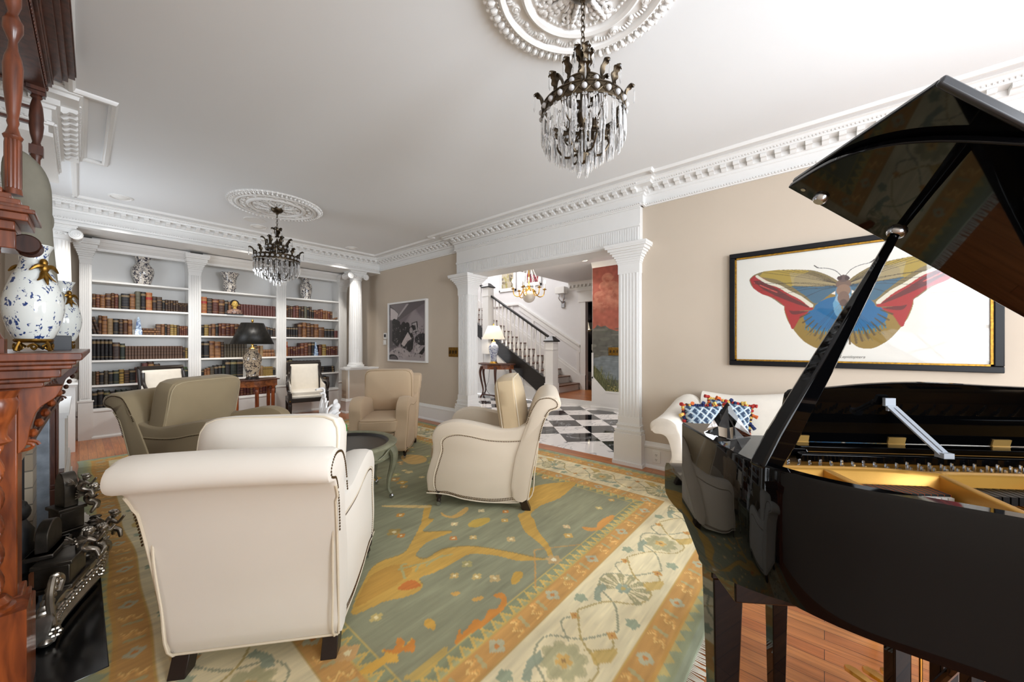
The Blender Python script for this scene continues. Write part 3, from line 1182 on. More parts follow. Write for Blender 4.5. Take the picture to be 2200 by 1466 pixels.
# framed pictures high on the stair wall (only their lower parts show)
for y0, y1, z0, cols, lab in ((6.8, 7.45, 2.83, ((180, 170, 150), (90, 80, 74), (160, 150, 90)), 'white framed floral picture at the left, high on the stair wall'), (5.9, 6.5, 2.9, ((150, 70, 78), (196, 190, 190), (90, 60, 70)), 'white framed red and grey picture at the right, high on the stair wall')):
    t_ = thing('framed_picture', lab, 'picture', (8.19, (y0 + y1) / 2, z0))
    hw = (y1 - y0) / 2
    b = MB().box(-.03, 0, -hw, hw, 0, .05).box(-.03, 0, -hw, hw, .85, .9).box(-.03, 0, -hw, -hw + .04, 0, .9).box(-.03, 0, hw - .04, hw, 0, .9)
    build('frame', b, WHITE, t_)
    build('mat_board', MB().box(-.012, -.001, -hw + .01, hw - .01, .01, .89), PLASTICW, t_)
    cv = Canvas(2 * hw - .2, .7, .01, cols[0])
    for k in range(70):
        cv.disc(rs.uniform(0, cv.w), rs.uniform(0, .7), rs.uniform(.01, .06), rs.uniform(.01, .06), rs.choice(cols), .7)
    cv.mesh('print', lambda X, Y: (0 * X - .015, X - hw + .1, Y + .1), MURALM, t_)

# hall sconce by the door
t_ = thing('wall_sconce', 'silver branch wall sconce with rectangular white shade on the stair wall', 'wall lamp', (8.2, 5.2, 2.28))
build('shade', MB().box(-.2, -.02, -.14, .14, .3, .47), PLASTICW, t_, bevel=.004)
b = MB().box(-.04, 0, -.05, .05, -.05, .12)
for s_ in (-1, 1):
    b.tube(smooth_curve([(-.03, 0, .05), (-.06, s_ * .03, .1), (-.1, s_ * .08, .18), (-.1, s_ * .07, .25), (-.1, s_ * .09, .32)], 4), .012, 6)
build('bracket', b, CHROME, t_)

# hall table, lamp
def spool_leg(pts, r):
    return MB().tube(smooth_curve(pts, 5), r, 8)


t_ = thing('console_table', 'carved walnut half-round console table under the staircase in the hall', 'table', (6.32, 5.95, 0))
n = 20
halfm = [(-.45 * math.sin(PI * k / n), .5 * math.cos(PI * k / n)) for k in range(n + 1)]
build('tabletop', MB().prism([(x * 1.04 + .2, y * 1.04) for x, y in halfm], 'z', .79, .82), MAHOD, t_, bevel=.006)
build('apron', MB().prism([(x * .92 + .2, y * .92) for x, y in halfm], 'z', .69, .79), WALNUT, t_)
for x, y in ((.12, -.4), (.12, .4), (-.16, -.22), (-.16, .22)):
    f_ = Vector((x - .2, y)).normalized()
    pts = [(x, y, .74), (x + f_.x * .04, y + f_.y * .04, .62), (x + f_.x * .02, y + f_.y * .02, .45), (x - f_.x * .03, y - f_.y * .03, .2), (x + f_.x * .0, y, .07), (x + f_.x * .04, y + f_.y * .04, .012)]
    c_ = smooth_curve(pts, 5)
    build('leg', MB().tube(c_, [.038 - .022 * min(1, i / 16) if i < 20 else .02 for i in range(len(c_))], 8), MAHOD, t_)
b = MB().tube([(.12, -.4, .09), (-.16, -.2, .09), (-.16, .2, .09), (.12, .4, .09)], .018, 6)
build('stretcher', b, MAHOD, t_)


def ginger_lamp(name, label, loc, base_h, vm, shade_r, shade_h, sm, neckm, fluted=False, prof=None, glow=4):
    t_ = thing(name, label, 'table lamp', loc)
    build('base', MB().lathe([(.1, 0), (.1, .012), (.085, .02), (.08, .04), (.075, .045)], 28), neckm, t_)
    prof = prof or [(.062, .04), (.075, .07), (.07, .1), (.085, .2), (.115, .32), (.12, .38), (.1, .44), (.06, .47), (.05, .5), (.055, .51)]
    s_ = base_h / .51
    build('vase', MB().lathe([(r * s_, z * s_) for r, z in prof], 36), vm, t_)
    build('neck', MB().lathe([(.055, 0), (.03, .015), (.015, .02), (.018, .035), (.01, .045), (.01, .12)], 14, (0, 0, base_h)), BRASS, t_)
    z0 = base_h + .07
    b = MB()
    n = 48
    rings = []
    for q in range(2):
        rr = (shade_r, shade_r * .5)[q] if not fluted else (shade_r, shade_r * .52)[q]
        rings.append([(rr * (1 + (.012 if i % 2 and fluted else 0)) * math.cos(2 * PI * i / n), rr * (1 + (.012 if i % 2 and fluted else 0)) * math.sin(2 * PI * i / n), z0 + shade_h * q) for i in range(n)])
    b.loft(rings, caps=False)
    o = build('shade', b, sm, t_)
    sol = o.modifiers.new('thick', 'SOLIDIFY')
    sol.thickness = .003
    b = MB()
    for k in (-1, 1):
        b.tube([(0, 0, base_h + .05), (k * .05, 0, base_h + .1), (k * .05, 0, z0 + shade_h - .05), (0, 0, z0 + shade_h + .005)], .003, 5)
    b.tube([(shade_r * .5, 0, z0 + shade_h - .002), (0, 0, z0 + shade_h), (-shade_r * .5, 0, z0 + shade_h - .002)], .003, 5)
    build('harp', b, BRASS, t_)
    build('finial', MB().lathe([(.006, 0), (.01, .01), (.018, .03), (.012, .05), (.003, .06)], 12, (0, 0, z0 + shade_h)), neckm if not fluted else BRASS, t_)
    build('bulb', MB().ball((0, 0, z0 + shade_h * .45), .03), BULB, t_)
    point('lamp_light', (loc[0], loc[1], loc[2] + z0 + shade_h * .3), glow, r=.04)
    return t_


ginger_lamp('table_lamp', 'blue and white porcelain lamp with white shade on the hall console table', (6.3, 5.92, .82), .5, PORL, .27, .31, SHADEW, BRASS, glow=6)
t_ = thing('lamp_cord', 'thin grey lamp cord hanging behind the hall console table', 'cord', (6.4, 6.15, 0))
build('cord', MB().tube(smooth_curve([(0, 0, .7), (.02, .05, .4), (-.03, .08, .2), (-.05, -.1, .05), (.0, -.3, .02)], 6), .005, 5), SLATE, t_)
t_ = thing('wall_vent', 'white louvred air vent in the panelling behind the hall console table', 'vent', (6.655, 5.6, .3))
build('frame', MB().box(-.012, 0, -.28, .28, 0, .02).box(-.012, 0, -.28, .28, .33, .35).box(-.012, 0, -.28, -.26, 0, .35).box(-.012, 0, .26, .28, 0, .35), WHITE, t_)
b = MB()
for k in range(26):
    b.box(-.008, -.002, -.255 + k * .02, -.245 + k * .02, .02, .33)
build('louvres', b, WHITE, t_)
build('shade_backing', MB().box(-.002, .0, -.26, .26, .02, .33), M('vent_shadow_grey', (150, 152, 156), .8), t_)  # flat grey sheet, its tone stands in for shade behind the louvres

# hall chandelier
t_ = thing('hall_chandelier', 'brass six-arm candle chandelier with frosted globe lit in the stair hall', 'chandelier', (5.3, 4.1, 2.03))
build('globe', MB().ball((0, 0, .1), .115, 24, 14, (1, 1, .95)), M('opal_glass', (232, 224, 212), .25, coat=.5), t_)
build('stem', MB().lathe([(.0, .17), (.04, .18), (.05, .2), (.03, .23), (.02, .26), (.03, .3), (.012, .33), (.008, .8)], 16), BRASS, t_)
for k in range(6):
    a = 2 * PI * k / 6 + .3
    Mx = Matrix.Rotation(a, 4, 'Z')
    o = build('arm', MB().tube(smooth_curve([(.03, 0, .26), (.1, 0, .22), (.14, 0, .14), (.2, 0, .1), (.27, 0, .13), (.29, 0, .22)], 5), .009, 7, Mx=Mx).lathe([(.0, 0), (.035, .01), (.04, .02), (.015, .02), (.015, .04)], 12, (.29, 0, .22), Mx), BRASS, t_)
    build('candle', MB().lathe([(.012, .25), (.012, .34)], 10, (.29, 0, 0), Mx), PLASTICW, o)
    build('flame_bulb', MB().ball((.29, 0, .375), .02, 8, 6, (1, 1, 2), Mx), BULB, o)
b = MB()
for k in range(6):
    a = 2 * PI * k / 6
    b.tube([(.0, 0, .78), (.2 * math.cos(a), .2 * math.sin(a), .3)], .004, 4)
build('crystal_chains', b, CRYSTB, t_)
build('canopy', MB().lathe([(.01, .8), (.07, .82)], 16), BRASS, t_)
point('chandelier_light', (5.3, 4.1, 2.5), 14, r=.15)
t_ = thing('recessed_light', 'lit recessed ceiling light in the stair hall before the mural', 'recessed light', (6.15, 3.45, 2.85))
build('trim_ring', MB().lathe([(.09, 0), (.09, -.006), (.07, -.008), (.065, 0)], 20, caps=False), WHITE, t_)
build('lens', MB().lathe([(0, -.004), (.066, -.004)], 20, caps=False), CANL, t_)
spot('downlight', (6.15, 3.45, 2.82), (6.15, 3.45, 0), 12, 100)

# =================================================================== WALL PICTURES, PLATES
# photograph on the far stretch of the right wall
y0, y1, z0, z1 = 5.06, 6.24, .95, 2.03
t_ = thing('framed_photograph', 'black and white photograph in a white frame on the beige wall left of the opening', 'picture', (WX, y0, z0))
W_, H_ = y1 - y0, z1 - z0
b = MB().box(-.05, 0, 0, W_, 0, .03).box(-.05, 0, 0, W_, H_ - .03, H_).box(-.05, 0, 0, .03, .03, H_ - .03).box(-.05, 0, W_ - .03, W_, .03, H_ - .03)
build('frame', b, WHITE, t_)
cv = Canvas(W_ - .06, H_ - .06, .006, (112, 102, 106))
# drawn with x running left to right as seen (left = far end)
w_, h_ = cv.w, cv.h
U = lambda pts: [(p[0] / 600 * w_, (1 - p[1] / 1060) * h_) for p in pts]
for k in range(40):
    cv.poly(U([(120 + k * 8, 560 - k * 12), (600, 100 + k * 8), (600, 1060), (100, 1060)]), (116 + k * .9, 106 + k * .9, 112 + k * .8), .25)
cv.poly(U([(0, 0), (600, 0), (600, 30), (150, 330), (0, 200)]), (92, 84, 86))
cv.poly(U([(0, 0), (330, 0), (180, 200), (90, 90)]), (118, 110, 112))
cv.poly(U([(300, 20), (340, 20), (170, 250), (150, 240)]), (168, 160, 162))
cv.poly(U([(20, 60), (90, 110), (160, 190), (130, 320), (20, 290)]), (196, 186, 186))
cv.poly(U([(0, 300), (110, 330), (150, 800), (0, 850)]), (90, 84, 86))
cv.poly(U([(60, 320), (130, 290), (190, 350), (210, 700), (150, 820), (50, 700)]), (24, 22, 24))
cv.poly(U([(190, 400), (260, 370), (330, 400), (380, 520), (420, 650), (300, 900), (200, 800)]), (20, 18, 20))
cv.poly(U([(380, 380), (470, 350), (490, 540), (400, 560)]), (34, 32, 34))
cv.poly(U([(390, 395), (455, 370), (472, 525), (408, 545)]), (170, 162, 162))
cv.poly(U([(410, 430), (440, 415), (455, 500), (420, 515)]), (60, 56, 58))
for cx, cy, cr in ((250, 400, 34), (310, 420, 38), (90, 340, 40), (400, 470, 34), (160, 360, 26)):
    cv.disc(cx / 600 * w_, (1 - cy / 1060) * h_, cr / 600 * w_, cr / 1060 * h_ * 1.6, (18, 16, 18))
cv.poly(U([(320, 540), (400, 700), (300, 850), (210, 760)]), (190, 178, 176))
cv.poly(U([(330, 700), (420, 640), (400, 850), (280, 1000), (200, 900)]), (22, 20, 22))
cv.poly(U([(460, 700), (520, 800), (500, 960), (420, 900)]), (176, 166, 166))
cv.disc(.92 * w_, .36 * h_, .2 * w_, .1 * h_, (34, 32, 36))
cv.poly(U([(470, 960), (600, 780), (600, 850), (520, 1000)]), (24, 22, 24))
cv.disc(.3 * w_, .02 * h_, .34 * w_, .2 * h_, (172, 162, 162))
cv.disc(.75 * w_, .0, .3 * w_, .12 * h_, (164, 154, 154))
cv.disc(.1 * w_, .0, .16 * w_, .1 * h_, (22, 20, 22))
cv.disc(.12 * w_, .0, .12 * w_, .07 * h_, (96, 88, 90))
cv.disc(.62 * w_, .52 * h_, .04 * w_, .05 * h_, (150, 142, 142))
for k in range(260):
    x_, y_ = rs.uniform(.08, .95) * w_, rs.uniform(.05, .62) * h_
    cv.poly([(x_ + rs.uniform(-.03, .03), y_ + rs.uniform(-.035, .035)) for _ in range(4)], rs.choice([(22, 20, 22), (34, 32, 34), (60, 56, 58), (150, 142, 142), (186, 178, 176)]), .6)
cv.mesh('photo_print', lambda X, Y: (0 * X - .03, W_ - .03 - X, Y + .03), attr_mat('photo_paper', .35), t_)

t_ = thing('thermostat', 'white thermostat on the beige wall beside the ionic column', 'thermostat', (WX, 6.37, 1.42))
build('housing', MB().box(-.025, 0, -.055, .055, -.06, .06), PLASTICW, t_, bevel=.006)
build('screen', MB().box(-.027, -.025, -.035, .035, -.02, .035), SLATE, t_)
t_ = thing('light_switch', 'white switch under the thermostat by the ionic column', 'light switch', (WX, 6.4, 1.3))
build('plate', MB().box(-.015, 0, -.05, .05, -.045, .045), PLASTICW, t_, bevel=.003)
build('rocker', MB().box(-.022, -.015, -.018, .018, -.02, .02), PLASTICW, t_)
t_ = thing('wall_outlet', 'white double outlet in the baseboard right of the opening', 'outlet', (3.77, 1.29, .12))
build('plate', MB().box(-.008, 0, -.038, .038, -.06, .06), PLASTICW, t_, bevel=.003)
for s_ in (-1, 1):
    o = build('socket', MB().lathe([(.016, 0), (.016, .004), (0, .004)], 16, Mx=Matrix.Translation((-.008, 0, s_ * .024)) @ Matrix.Rotation(-PI / 2, 4, 'Y')), PLASTICW, t_)
    build('slots', MB().box(-.0135, -.012, -.008, -.005, s_ * .024 - .004, s_ * .024 + .006).box(-.0135, -.012, .005, .008, s_ * .024 - .004, s_ * .024 + .006).box(-.0135, -.012, -.003, .003, s_ * .024 - .013, s_ * .024 - .008), IRON, o)

# ---- butterfly print
by0, by1, bz0, bz1 = -.86, .645, 1.072, 2.055
t_ = thing('framed_print', 'large butterfly print in a black frame with gold edge above the cream sofa', 'picture', (WX, by0, bz0))
W_, H_ = by1 - by0, bz1 - bz0
F_ = .042
b = MB().box(-.045, 0, 0, W_, 0, F_).box(-.045, 0, 0, W_, H_ - F_, H_).box(-.045, 0, 0, F_, F_, H_ - F_).box(-.045, 0, W_ - F_, W_, F_, H_ - F_)
build('frame', b, M('black_frame', (13, 13, 17), .4, spec=.25), t_, bevel=.005)
G_ = .012
b = MB().box(-.036, -.01, F_, W_ - F_, F_, F_ + G_).box(-.036, -.01, F_, W_ - F_, H_ - F_ - G_, H_ - F_).box(-.036, -.01, F_, F_ + G_, F_, H_ - F_).box(-.036, -.01, W_ - F_ - G_, W_ - F_, F_, H_ - F_)
build('gold_slip', b, M('worn_gilt', (190, 140, 40), .4, metal=.6, var=.6, vscale=60), t_)
IN = F_ + G_
cv = Canvas(W_ - 2 * IN, H_ - 2 * IN, .0032, (238, 235, 226))
HX = cv.w / 2


def bpt(px, py):
    """a point of the print traced in the wall plane"""
    q = (px - 1100) / 790.
    dx, dy = .762 + .6475 * q, .6475 - .762 * q
    k = (WX - .03) / dx
    return (by1 - IN - dy * k, 1.25 + (741.7 - py) / 790 * k - bz0 - IN)


def Z7(pts, n=5):
    return smooth_curve([bpt(1540 + x / 3.333, 460 + y / 3.333) for x, y in pts], n)


def mir(pts):
    c = bpt(1540 + 907 / 3.333, 700)[0]
    return [(2 * c - x, y) for x, y in pts]


YL, OL, BRn, RED, DRED, BLU, TEAL, CRM, BK = (184, 156, 56), (128, 112, 72), (104, 90, 70), (166, 34, 36), (88, 28, 32), (16, 100, 150), (62, 102, 126), (226, 220, 200), (40, 34, 30)
for f_ in (lambda p: p, mir):
    hw = Z7([(480, 650), (485, 700), (510, 770), (550, 830), (600, 890), (650, 930), (720, 962), (800, 955), (860, 910), (890, 850), (905, 760), (907, 600), (700, 560), (560, 560)])
    cv.poly(f_(hw), (146, 118, 48))
    cv.poly(f_(Z7([(480, 640), (490, 700), (520, 780), (545, 825), (600, 740), (680, 690), (700, 640), (560, 560)])), RED)
    cv.poly(f_(Z7([(500, 640), (520, 700), (560, 720), (660, 690), (600, 640)])), DRED, .8)
    cv.poly(f_(Z7([(620, 740), (640, 790), (700, 825), (780, 840), (860, 835), (895, 800), (905, 700), (905, 600), (800, 600), (700, 650)])), BLU)
    for k in range(14):
        a = .3 + k * .09
        x0, y0_ = 640 + k * 19, 800 + 35 * math.sin(k / 14 * PI)
        cv.stroke(f_([bpt(1540 + x0 / 3.333, 460 + (y0_ - 10) / 3.333), bpt(1540 + (x0 - 6 + k * .4) / 3.333, 460 + (y0_ + 26) / 3.333)]), .008, (40, 120, 160), .8)
    for k in range(9):
        a = PI * .53 + k * .135
        c0 = (890, 620)
        r0, r1 = 225, 318
        x0, y0_ = c0[0] + r0 * 1.08 * math.cos(a), c0[1] + r0 * math.sin(a)
        x1, y1_ = c0[0] + r1 * 1.0 * math.cos(a), c0[1] + r1 * .98 * math.sin(a)
        if y1_ > 740:
            cv.stroke(f_([bpt(1540 + x0 / 3.333, 460 + y0_ / 3.333), bpt(1540 + x1 / 3.333, 460 + y1_ / 3.333)]), [.007, .013], (84, 64, 34), .8)
    fw_ = Z7([(870, 480), (800, 440), (700, 405), (600, 398), (500, 398), (400, 402), (320, 415), (260, 440), (233, 475), (260, 530), (320, 570), (390, 600), (480, 660), (560, 690), (680, 690), (720, 640), (880, 530)])
    cv.poly(f_(fw_), OL)
    cv.poly(f_(Z7([(330, 415), (420, 402), (560, 400), (660, 410), (560, 450), (540, 520), (430, 470), (300, 450)])), YL, .75)
    cv.poly(f_(Z7([(520, 420), (650, 430), (800, 480), (860, 510), (700, 520), (540, 510)])), (176, 160, 120), .7)
    cv.poly(f_(Z7([(530, 515), (700, 520), (875, 515), (800, 580), (710, 640), (640, 590)])), TEAL)
    cv.poly(f_(Z7([(236, 470), (285, 440), (400, 500), (520, 570), (610, 620), (690, 680), (600, 692), (520, 690), (480, 655), (400, 598), (320, 572), (260, 530)])), RED)
    cv.poly(f_(Z7([(260, 480), (320, 480), (420, 530), (520, 590), (620, 640), (660, 670), (560, 640), (430, 590), (330, 540)])), DRED, .85)
    cv.stroke(f_(Z7([(310, 510), (380, 540), (430, 560)])), .008, (220, 90, 80), .8)
    pp = Z7([(285, 445), (360, 490), (440, 515), (520, 560), (600, 600), (680, 660)], 12)
    for k in range(0, len(pp) - 3, 3):
        cv.stroke(f_(pp[k:k + 3]), .02 + .008 * k / len(pp), CRM)
    for k in range(12):
        e = [(330, 418), (400, 405), (470, 402), (540, 402), (610, 405), (680, 415), (420, 500), (520, 540), (620, 600), (250, 500), (300, 550), (400, 590)][k]
        cv.stroke(f_([bpt(1540 + 880 / 3.333, 460 + (500 + k * 2) / 3.333), bpt(1540 + (e[0] + 880) / 2 / 3.333, 460 + ((e[1] + 500) / 2 - 8) / 3.333), bpt(1540 + e[0] / 3.333, 460 + e[1] / 3.333)]), .0035, BK, .55)
    for k in range(9):
        e = (640 + k * 24, 850 + (60 if 2 < k < 8 else 20))
        cv.stroke(f_([bpt(1540 + 905 / 3.333, 460 + 620 / 3.333), bpt(1540 + e[0] / 3.333, 460 + e[1] / 3.333)]), .003, (40, 60, 80), .45)
    cv.poly(f_(Z7([(850, 540), (880, 490), (907, 480), (907, 640), (850, 620)])), (90, 130, 156))
    cv.poly(f_(Z7([(870, 560), (905, 560), (905, 740), (850, 720), (830, 640)])), (186, 214, 228), .5)  # pale reflection painted into the colour of the hind wing
    cv.stroke(f_(Z7([(890, 440), (850, 405), (790, 388), (730, 385), (697, 368)])), [.004] * 16 + [.007] * 5, BK)
for x, y, rx, ry, c_ in ((907, 500, 36, 34, (116, 92, 78)), (907, 545, 34, 40, (142, 112, 92)), (907, 600, 28, 45, (122, 96, 82)), (907, 635, 18, 24, (96, 74, 66)), (907, 460, 24, 24, (96, 78, 74)), (880, 458, 12, 14, (70, 50, 50)), (934, 458, 12, 14, (70, 50, 50))):
    c0 = bpt(1540 + x / 3.333, 460 + y / 3.333)
    cv.disc(c0[0], c0[1], rx / 3.333 * .0040, ry / 3.333 * .0038, c_)
cv.mesh('butterfly_print', lambda X, Y: (0 * X - .02, W_ - IN - X, Y + IN), PRINT, t_)
# caption in script lettering
fc = bpy.data.curves.new('caption', 'FONT')
fc.body = 'Butterfly - Lepidoptera'
fc.size = .029
fc.shear = .45
fc.align_x = 'CENTER'
fc.extrude = .0003
fc.materials.append(M('ink', (60, 50, 40), .6))
tmp = bpy.data.objects.new('caption_curve', fc)
C.objects.link(tmp)
bpy.context.view_layer.update()
fo = bpy.data.objects.new('caption', bpy.data.meshes.new_from_object(tmp.evaluated_get(bpy.context.evaluated_depsgraph_get())))
bpy.data.objects.remove(tmp)
C.objects.link(fo)
fo.parent = t_
c0 = bpt(1806, 768)
fo.location = (-.0206, W_ - IN - c0[0], c0[1] + IN - .005)
fo.rotation_euler = (R(90), 0, R(-90))
tg = NT('picture_glass')
tg.n.remove(tg.b)
g1 = tg.new('ShaderNodeBsdfTransparent')
g2 = tg.new('ShaderNodeBsdfGlossy', Roughness=.02)
lw = tg.new('ShaderNodeFresnel', IOR=1.18)
mx = tg.n.new('ShaderNodeMixShader')
tg.link(lw.outputs[0], mx.inputs[0])
tg.link(g1.outputs[0], mx.inputs[1])
tg.link(g2.outputs[0], mx.inputs[2])
tg.link(mx.outputs[0], tg.n['Material Output'].inputs[0])
build('glass', MB().box(-.027, -.025, F_, W_ - F_, F_, H_ - F_), tg.m, t_)

# =================================================================== BOOKCASES
YF = 7.40   # front plane of the bookcases
YK = 7.70   # back panel
XE = [0.0, .107, 1.08, 1.229, 2.263, 2.418, 3.36, 3.52]
SHZ = [2.12, 1.75, 1.395, 1.046, .713, .40]
bc = thing('bookcase', 'white built-in bookcase of three bays with fluted pilasters across the far wall', 'bookcase', (0, YF, 0))
build('back_panel', MB().box(0, 3.52, .31, .34, 0, 2.66), WHITE, bc)
for k in range(4):
    x0, x1 = XE[2 * k], XE[2 * k + 1]
    b = MB().box(x0, x1, 0, .31, .0, 2.64)
    b.box(x0 - .012, x1 + .012, -.018, 0, 0, .5).box(x0 - .02, x1 + .02, -.026, 0, .5, .52)
    n = 5
    for i in range(n):
        a = x0 + .022 + (x1 - x0 - .044) * i / (n - 1)
        b.box(a - .007, a + .007, -.01, 0, .55, 2.32)
    b.box(x0, x1, -.012, 0, 2.32, 2.36)
    z = 2.36
    for e, h in ((.008, .02), (.014, .035), (.03, .02), (.045, .02), (.06, .02), (.066, .008), (.085, .02), (.105, .02), (.11, .03), (.14, .02), (.15, .045)):
        b.box(x0 - e * .45, x1 + e * .45, -e * 1.6, 0, z, z + h)
        z += h
    build('pilaster', b, WHITE, bc)
for k in range(3):
    x0, x1 = XE[2 * k + 1], XE[2 * k + 2]
    b = MB().box(x0, x1, -.004, .02, 0, .385)
    b.sweep([(x1, -.004), (x0, -.004)], [(0, 0), (.03, 0), (.03, .02), (.014, .035), (0, .04)])
    b.box(x0, x1, -.012, 0, .36, .375)
    build('base_panel', b, WHITE, bc)
    b = MB().box(x0, x1, .0, .31, 2.56, 2.66).box(x0, x1, .0, .03, 2.51, 2.56)
    b.sweep([(x1, 0), (x0, 0)], [(0, 0), (.01, 0), (.014, .02), (.05, .05), (.06, .05), (.1, .09), (.12, .09), (.15, .13), (0, .13)], 2.52)
    build('head_rail', b, WHITE, bc)
    for z in SHZ:
        build('shelf', MB().box(x0, x1, .004, .31, z - .028, z), WHITE, bc, bevel=.004)
b = MB().sweep([(-.04, -.02), (-.04, 0)], [(0, 0), (.01, 0), (0, .01)])

BKC = {'b': ((96, 58, 40), (150, 112, 70)), 'r': ((112, 56, 42), (160, 110, 70)), 't': ((166, 112, 66), (90, 50, 30)), 'd': ((64, 44, 38), (120, 92, 60)), 'k': ((36, 33, 36), (130, 110, 80)),
       'o': ((116, 112, 92), (60, 60, 56)), 'O': ((208, 138, 76), (172, 50, 36)), 'g': ((44, 54, 48), (130, 120, 80)), 'm': ((92, 34, 34), (150, 110, 60)), 'c': ((170, 136, 92), (110, 80, 50)),
       'y': ((186, 150, 70), (60, 44, 30)), 's': ((118, 86, 68), (50, 36, 34)), 'h': ((92, 80, 62), (52, 46, 38)), 'p': ((126, 70, 62), (90, 50, 44))}
BCN = {'b': 'brown leather', 'r': 'reddish brown leather', 't': 'tan leather', 'd': 'dark brown', 'k': 'black leather', 'o': 'mottled grey-green', 'O': 'orange and red', 'g': 'dark green', 'm': 'maroon leather',
       'c': 'pale calf', 'y': 'gilt yellow', 's': 'plaid-banded brown', 'h': 'olive brown', 'p': 'faded red'}
PAPER = M('page_edges', (214, 200, 172), .8)
BM = {}
for k_, (c1, c2) in BKC.items():
    c1 = tuple(.82 * v_ + .08 * sum(c1) / 3 for v_ in c1)
    BM[k_] = (M('leather_' + BCN[k_].replace(' ', '_'), c1, .5, var=.3, vscale=30, bump=.1, bscale=200), M('label_' + BCN[k_].replace(' ', '_'), c2, .4, var=.3, vscale=40))


def book_mesh(style):
    """unit book: x 0..1 thickness, y 0 (spine) .. 1 depth, z 0..1 height"""
    b = MB()
    n = 6
    sp = [(0, .1)] + [(.5 - .5 * math.cos(PI * i / n), .1 - .1 * math.sin(PI * i / n)) for i in range(1, n)] + [(1, .1)]
    b.m = 0
    b.prism(sp + [(1, .12), (0, .12)], 'z', 0, 1)
    b.box(0, .09, .1, 1, 0, 1).box(.91, 1, .1, 1, 0, 1)
    b.m = 2
    b.box(.08, .92, .1, .97, .025, .965)
    out = [(.5 - .53 * math.cos(PI * i / n), .1 - .115 * math.sin(PI * i / n)) for i in range(n + 1)]
    b.m = 1
    bands = {0: [(.78, .9), (.14, .17)], 1: [(.6, .76), (.1, .13), (.9, .93)], 2: [(.12, .15), (.32, .35), (.52, .55), (.72, .8), (.9, .93)], 3: [(.3, .34), (.55, .58), (.76, .8)], 4: []}[style]
    for z0, z1 in bands:
        b.prism(out + [(1.0, .12), (0, .12)], 'z', z0, z1)
    b.m = 0
    if style in (0, 1, 4):
        for z in (.2, .38, .56, .74):
            b.prism([(.5 - .54 * math.cos(PI * i / n), .1 - .15 * math.sin(PI * i / n)) for i in range(n + 1)] + [(1, .12), (0, .12)], 'z', z, z + .018)
    return b


BMESH = {}


def get_book(ch, style):
    if (ch, style) not in BMESH:
        b = book_mesh(style)
        me = bpy.data.meshes.new('book')
        me.from_pydata(b.v, [], b.f)
        for m in (BM[ch][0], BM[ch][1], PAPER):
            me.materials.append(m)
        me.polygons.foreach_set('material_index', b.mi)
        BMESH[(ch, style)] = me
    return BMESH[(ch, style)]


ORD = ['', 'first', 'second', 'third', 'fourth', 'fifth', 'sixth', 'seventh', 'eighth', 'ninth', 'tenth', 'eleventh', 'twelfth', 'thirteenth', 'fourteenth', 'fifteenth', 'sixteenth', 'seventeenth', 'eighteenth', 'nineteenth', 'twentieth']
ORD += ['twenty-' + ORD[i] for i in range(1, 10)] + ['thirtieth'] + ['thirty-' + ORD[i] for i in range(1, 10)]
SHN = ['top shelf', 'highest book row', 'second book row', 'third book row', 'fourth book row', 'lowest book row']
BAYN = ['left bay', 'middle bay', 'right bay']
brs = random.Random(11)


def place_book(ch, style, x, y, z, th, dp, ht, label, grp, rot=(0, 0, 0)):
    o = bpy.data.objects.new('book', get_book(ch, style))
    C.objects.link(o)
    o.location = (x, y, z)
    o.scale = (th, dp, ht)
    o.rotation_euler = rot
    tag(o, label, 'book', grp)
    return o


def row(bay, sh, spec, scale=.00145, x_from=0.0, x_to=1.0):
    x0, x1 = XE[2 * bay + 1], XE[2 * bay + 2]
    x0, x1 = x0 + (x1 - x0) * x_from + .004, x0 + (x1 - x0) * x_to - .004
    items = []
    for tok in spec.split():
        body, _, rep = tok.partition('*')
        ch = body[-1]
        w_, h_ = body[:-1].split('x')
        items += [(ch, float(w_), float(h_))] * int(rep or 1)
    tot = sum(i[1] for i in items)
    x = x0
    z = SHZ[sh]
    n = 0
    grp = 'books on the %s of the %s' % (SHN[sh], BAYN[bay])
    for ch, w_, h_ in items:
        th = w_ / tot * (x1 - x0)
        if ch == '_':
            x += th
            continue
        n += 1
        ht = h_ * scale
        style = {'O': 1, 'y': 2, 's': 3, 'h': 2, 'c': 4, 'g': 0, 'o': 4, 'k': 0}.get(ch, n % 3)
        size = 'tall ' if ht > .22 else ('short ' if ht < .16 else '')
        lab = '%s%s book, %s from the left, %s, %s' % (size, BCN[ch], ORD[n], SHN[sh], BAYN[bay])
        dp = min(.25, max(.1, ht * .7))
        place_book(ch, style, x + .0008, YF + .03 + brs.uniform(0, .012), z + .0005, th - .0016, dp, min(ht, SHZ[sh - 1] - z - .04), lab, grp)
        x += th


row(0, 1, '30x128b 35x125r 45x125t 50x140b 28x148b 35x142r 25x130o 75x150k 52x152t 50x182o 48x180k 62x178O 42x142d 55x142d 30x116k 27x118d*5 14x96d*7')
row(0, 2, '52x170_ 30x175b 48x172t 50x150c 50x150k 40x150d 42x148b 42x145t 60x10_ 170x10_ 50x112b 35x112t 25x115k 32x112b 40x112y 30x108y 28x108d 22x100r*4', x_from=.0)
row(0, 3, '33x195k*5 62x165d 44x155g 27x130s*20 25x118d 25x110y')
row(0, 4, '24x125h 24x125b 32x120k 30x130h 34x125k 42x128g 36x135y 40x128d 44x135k 50x150p 45x190p 48x200b 50x180d 90x10_ 30x60g 110x120g', x_from=0)
row(0, 5, '32x160k 34x170k 36x160g 36x150k 34x160g 32x160g 36x158k 36x150m 34x165k 36x155g 34x155k 32x160g 34x165m 34x160k 36x150g 30x160k 34x158m 36x160k', scale=.0014)
S2 = .00172
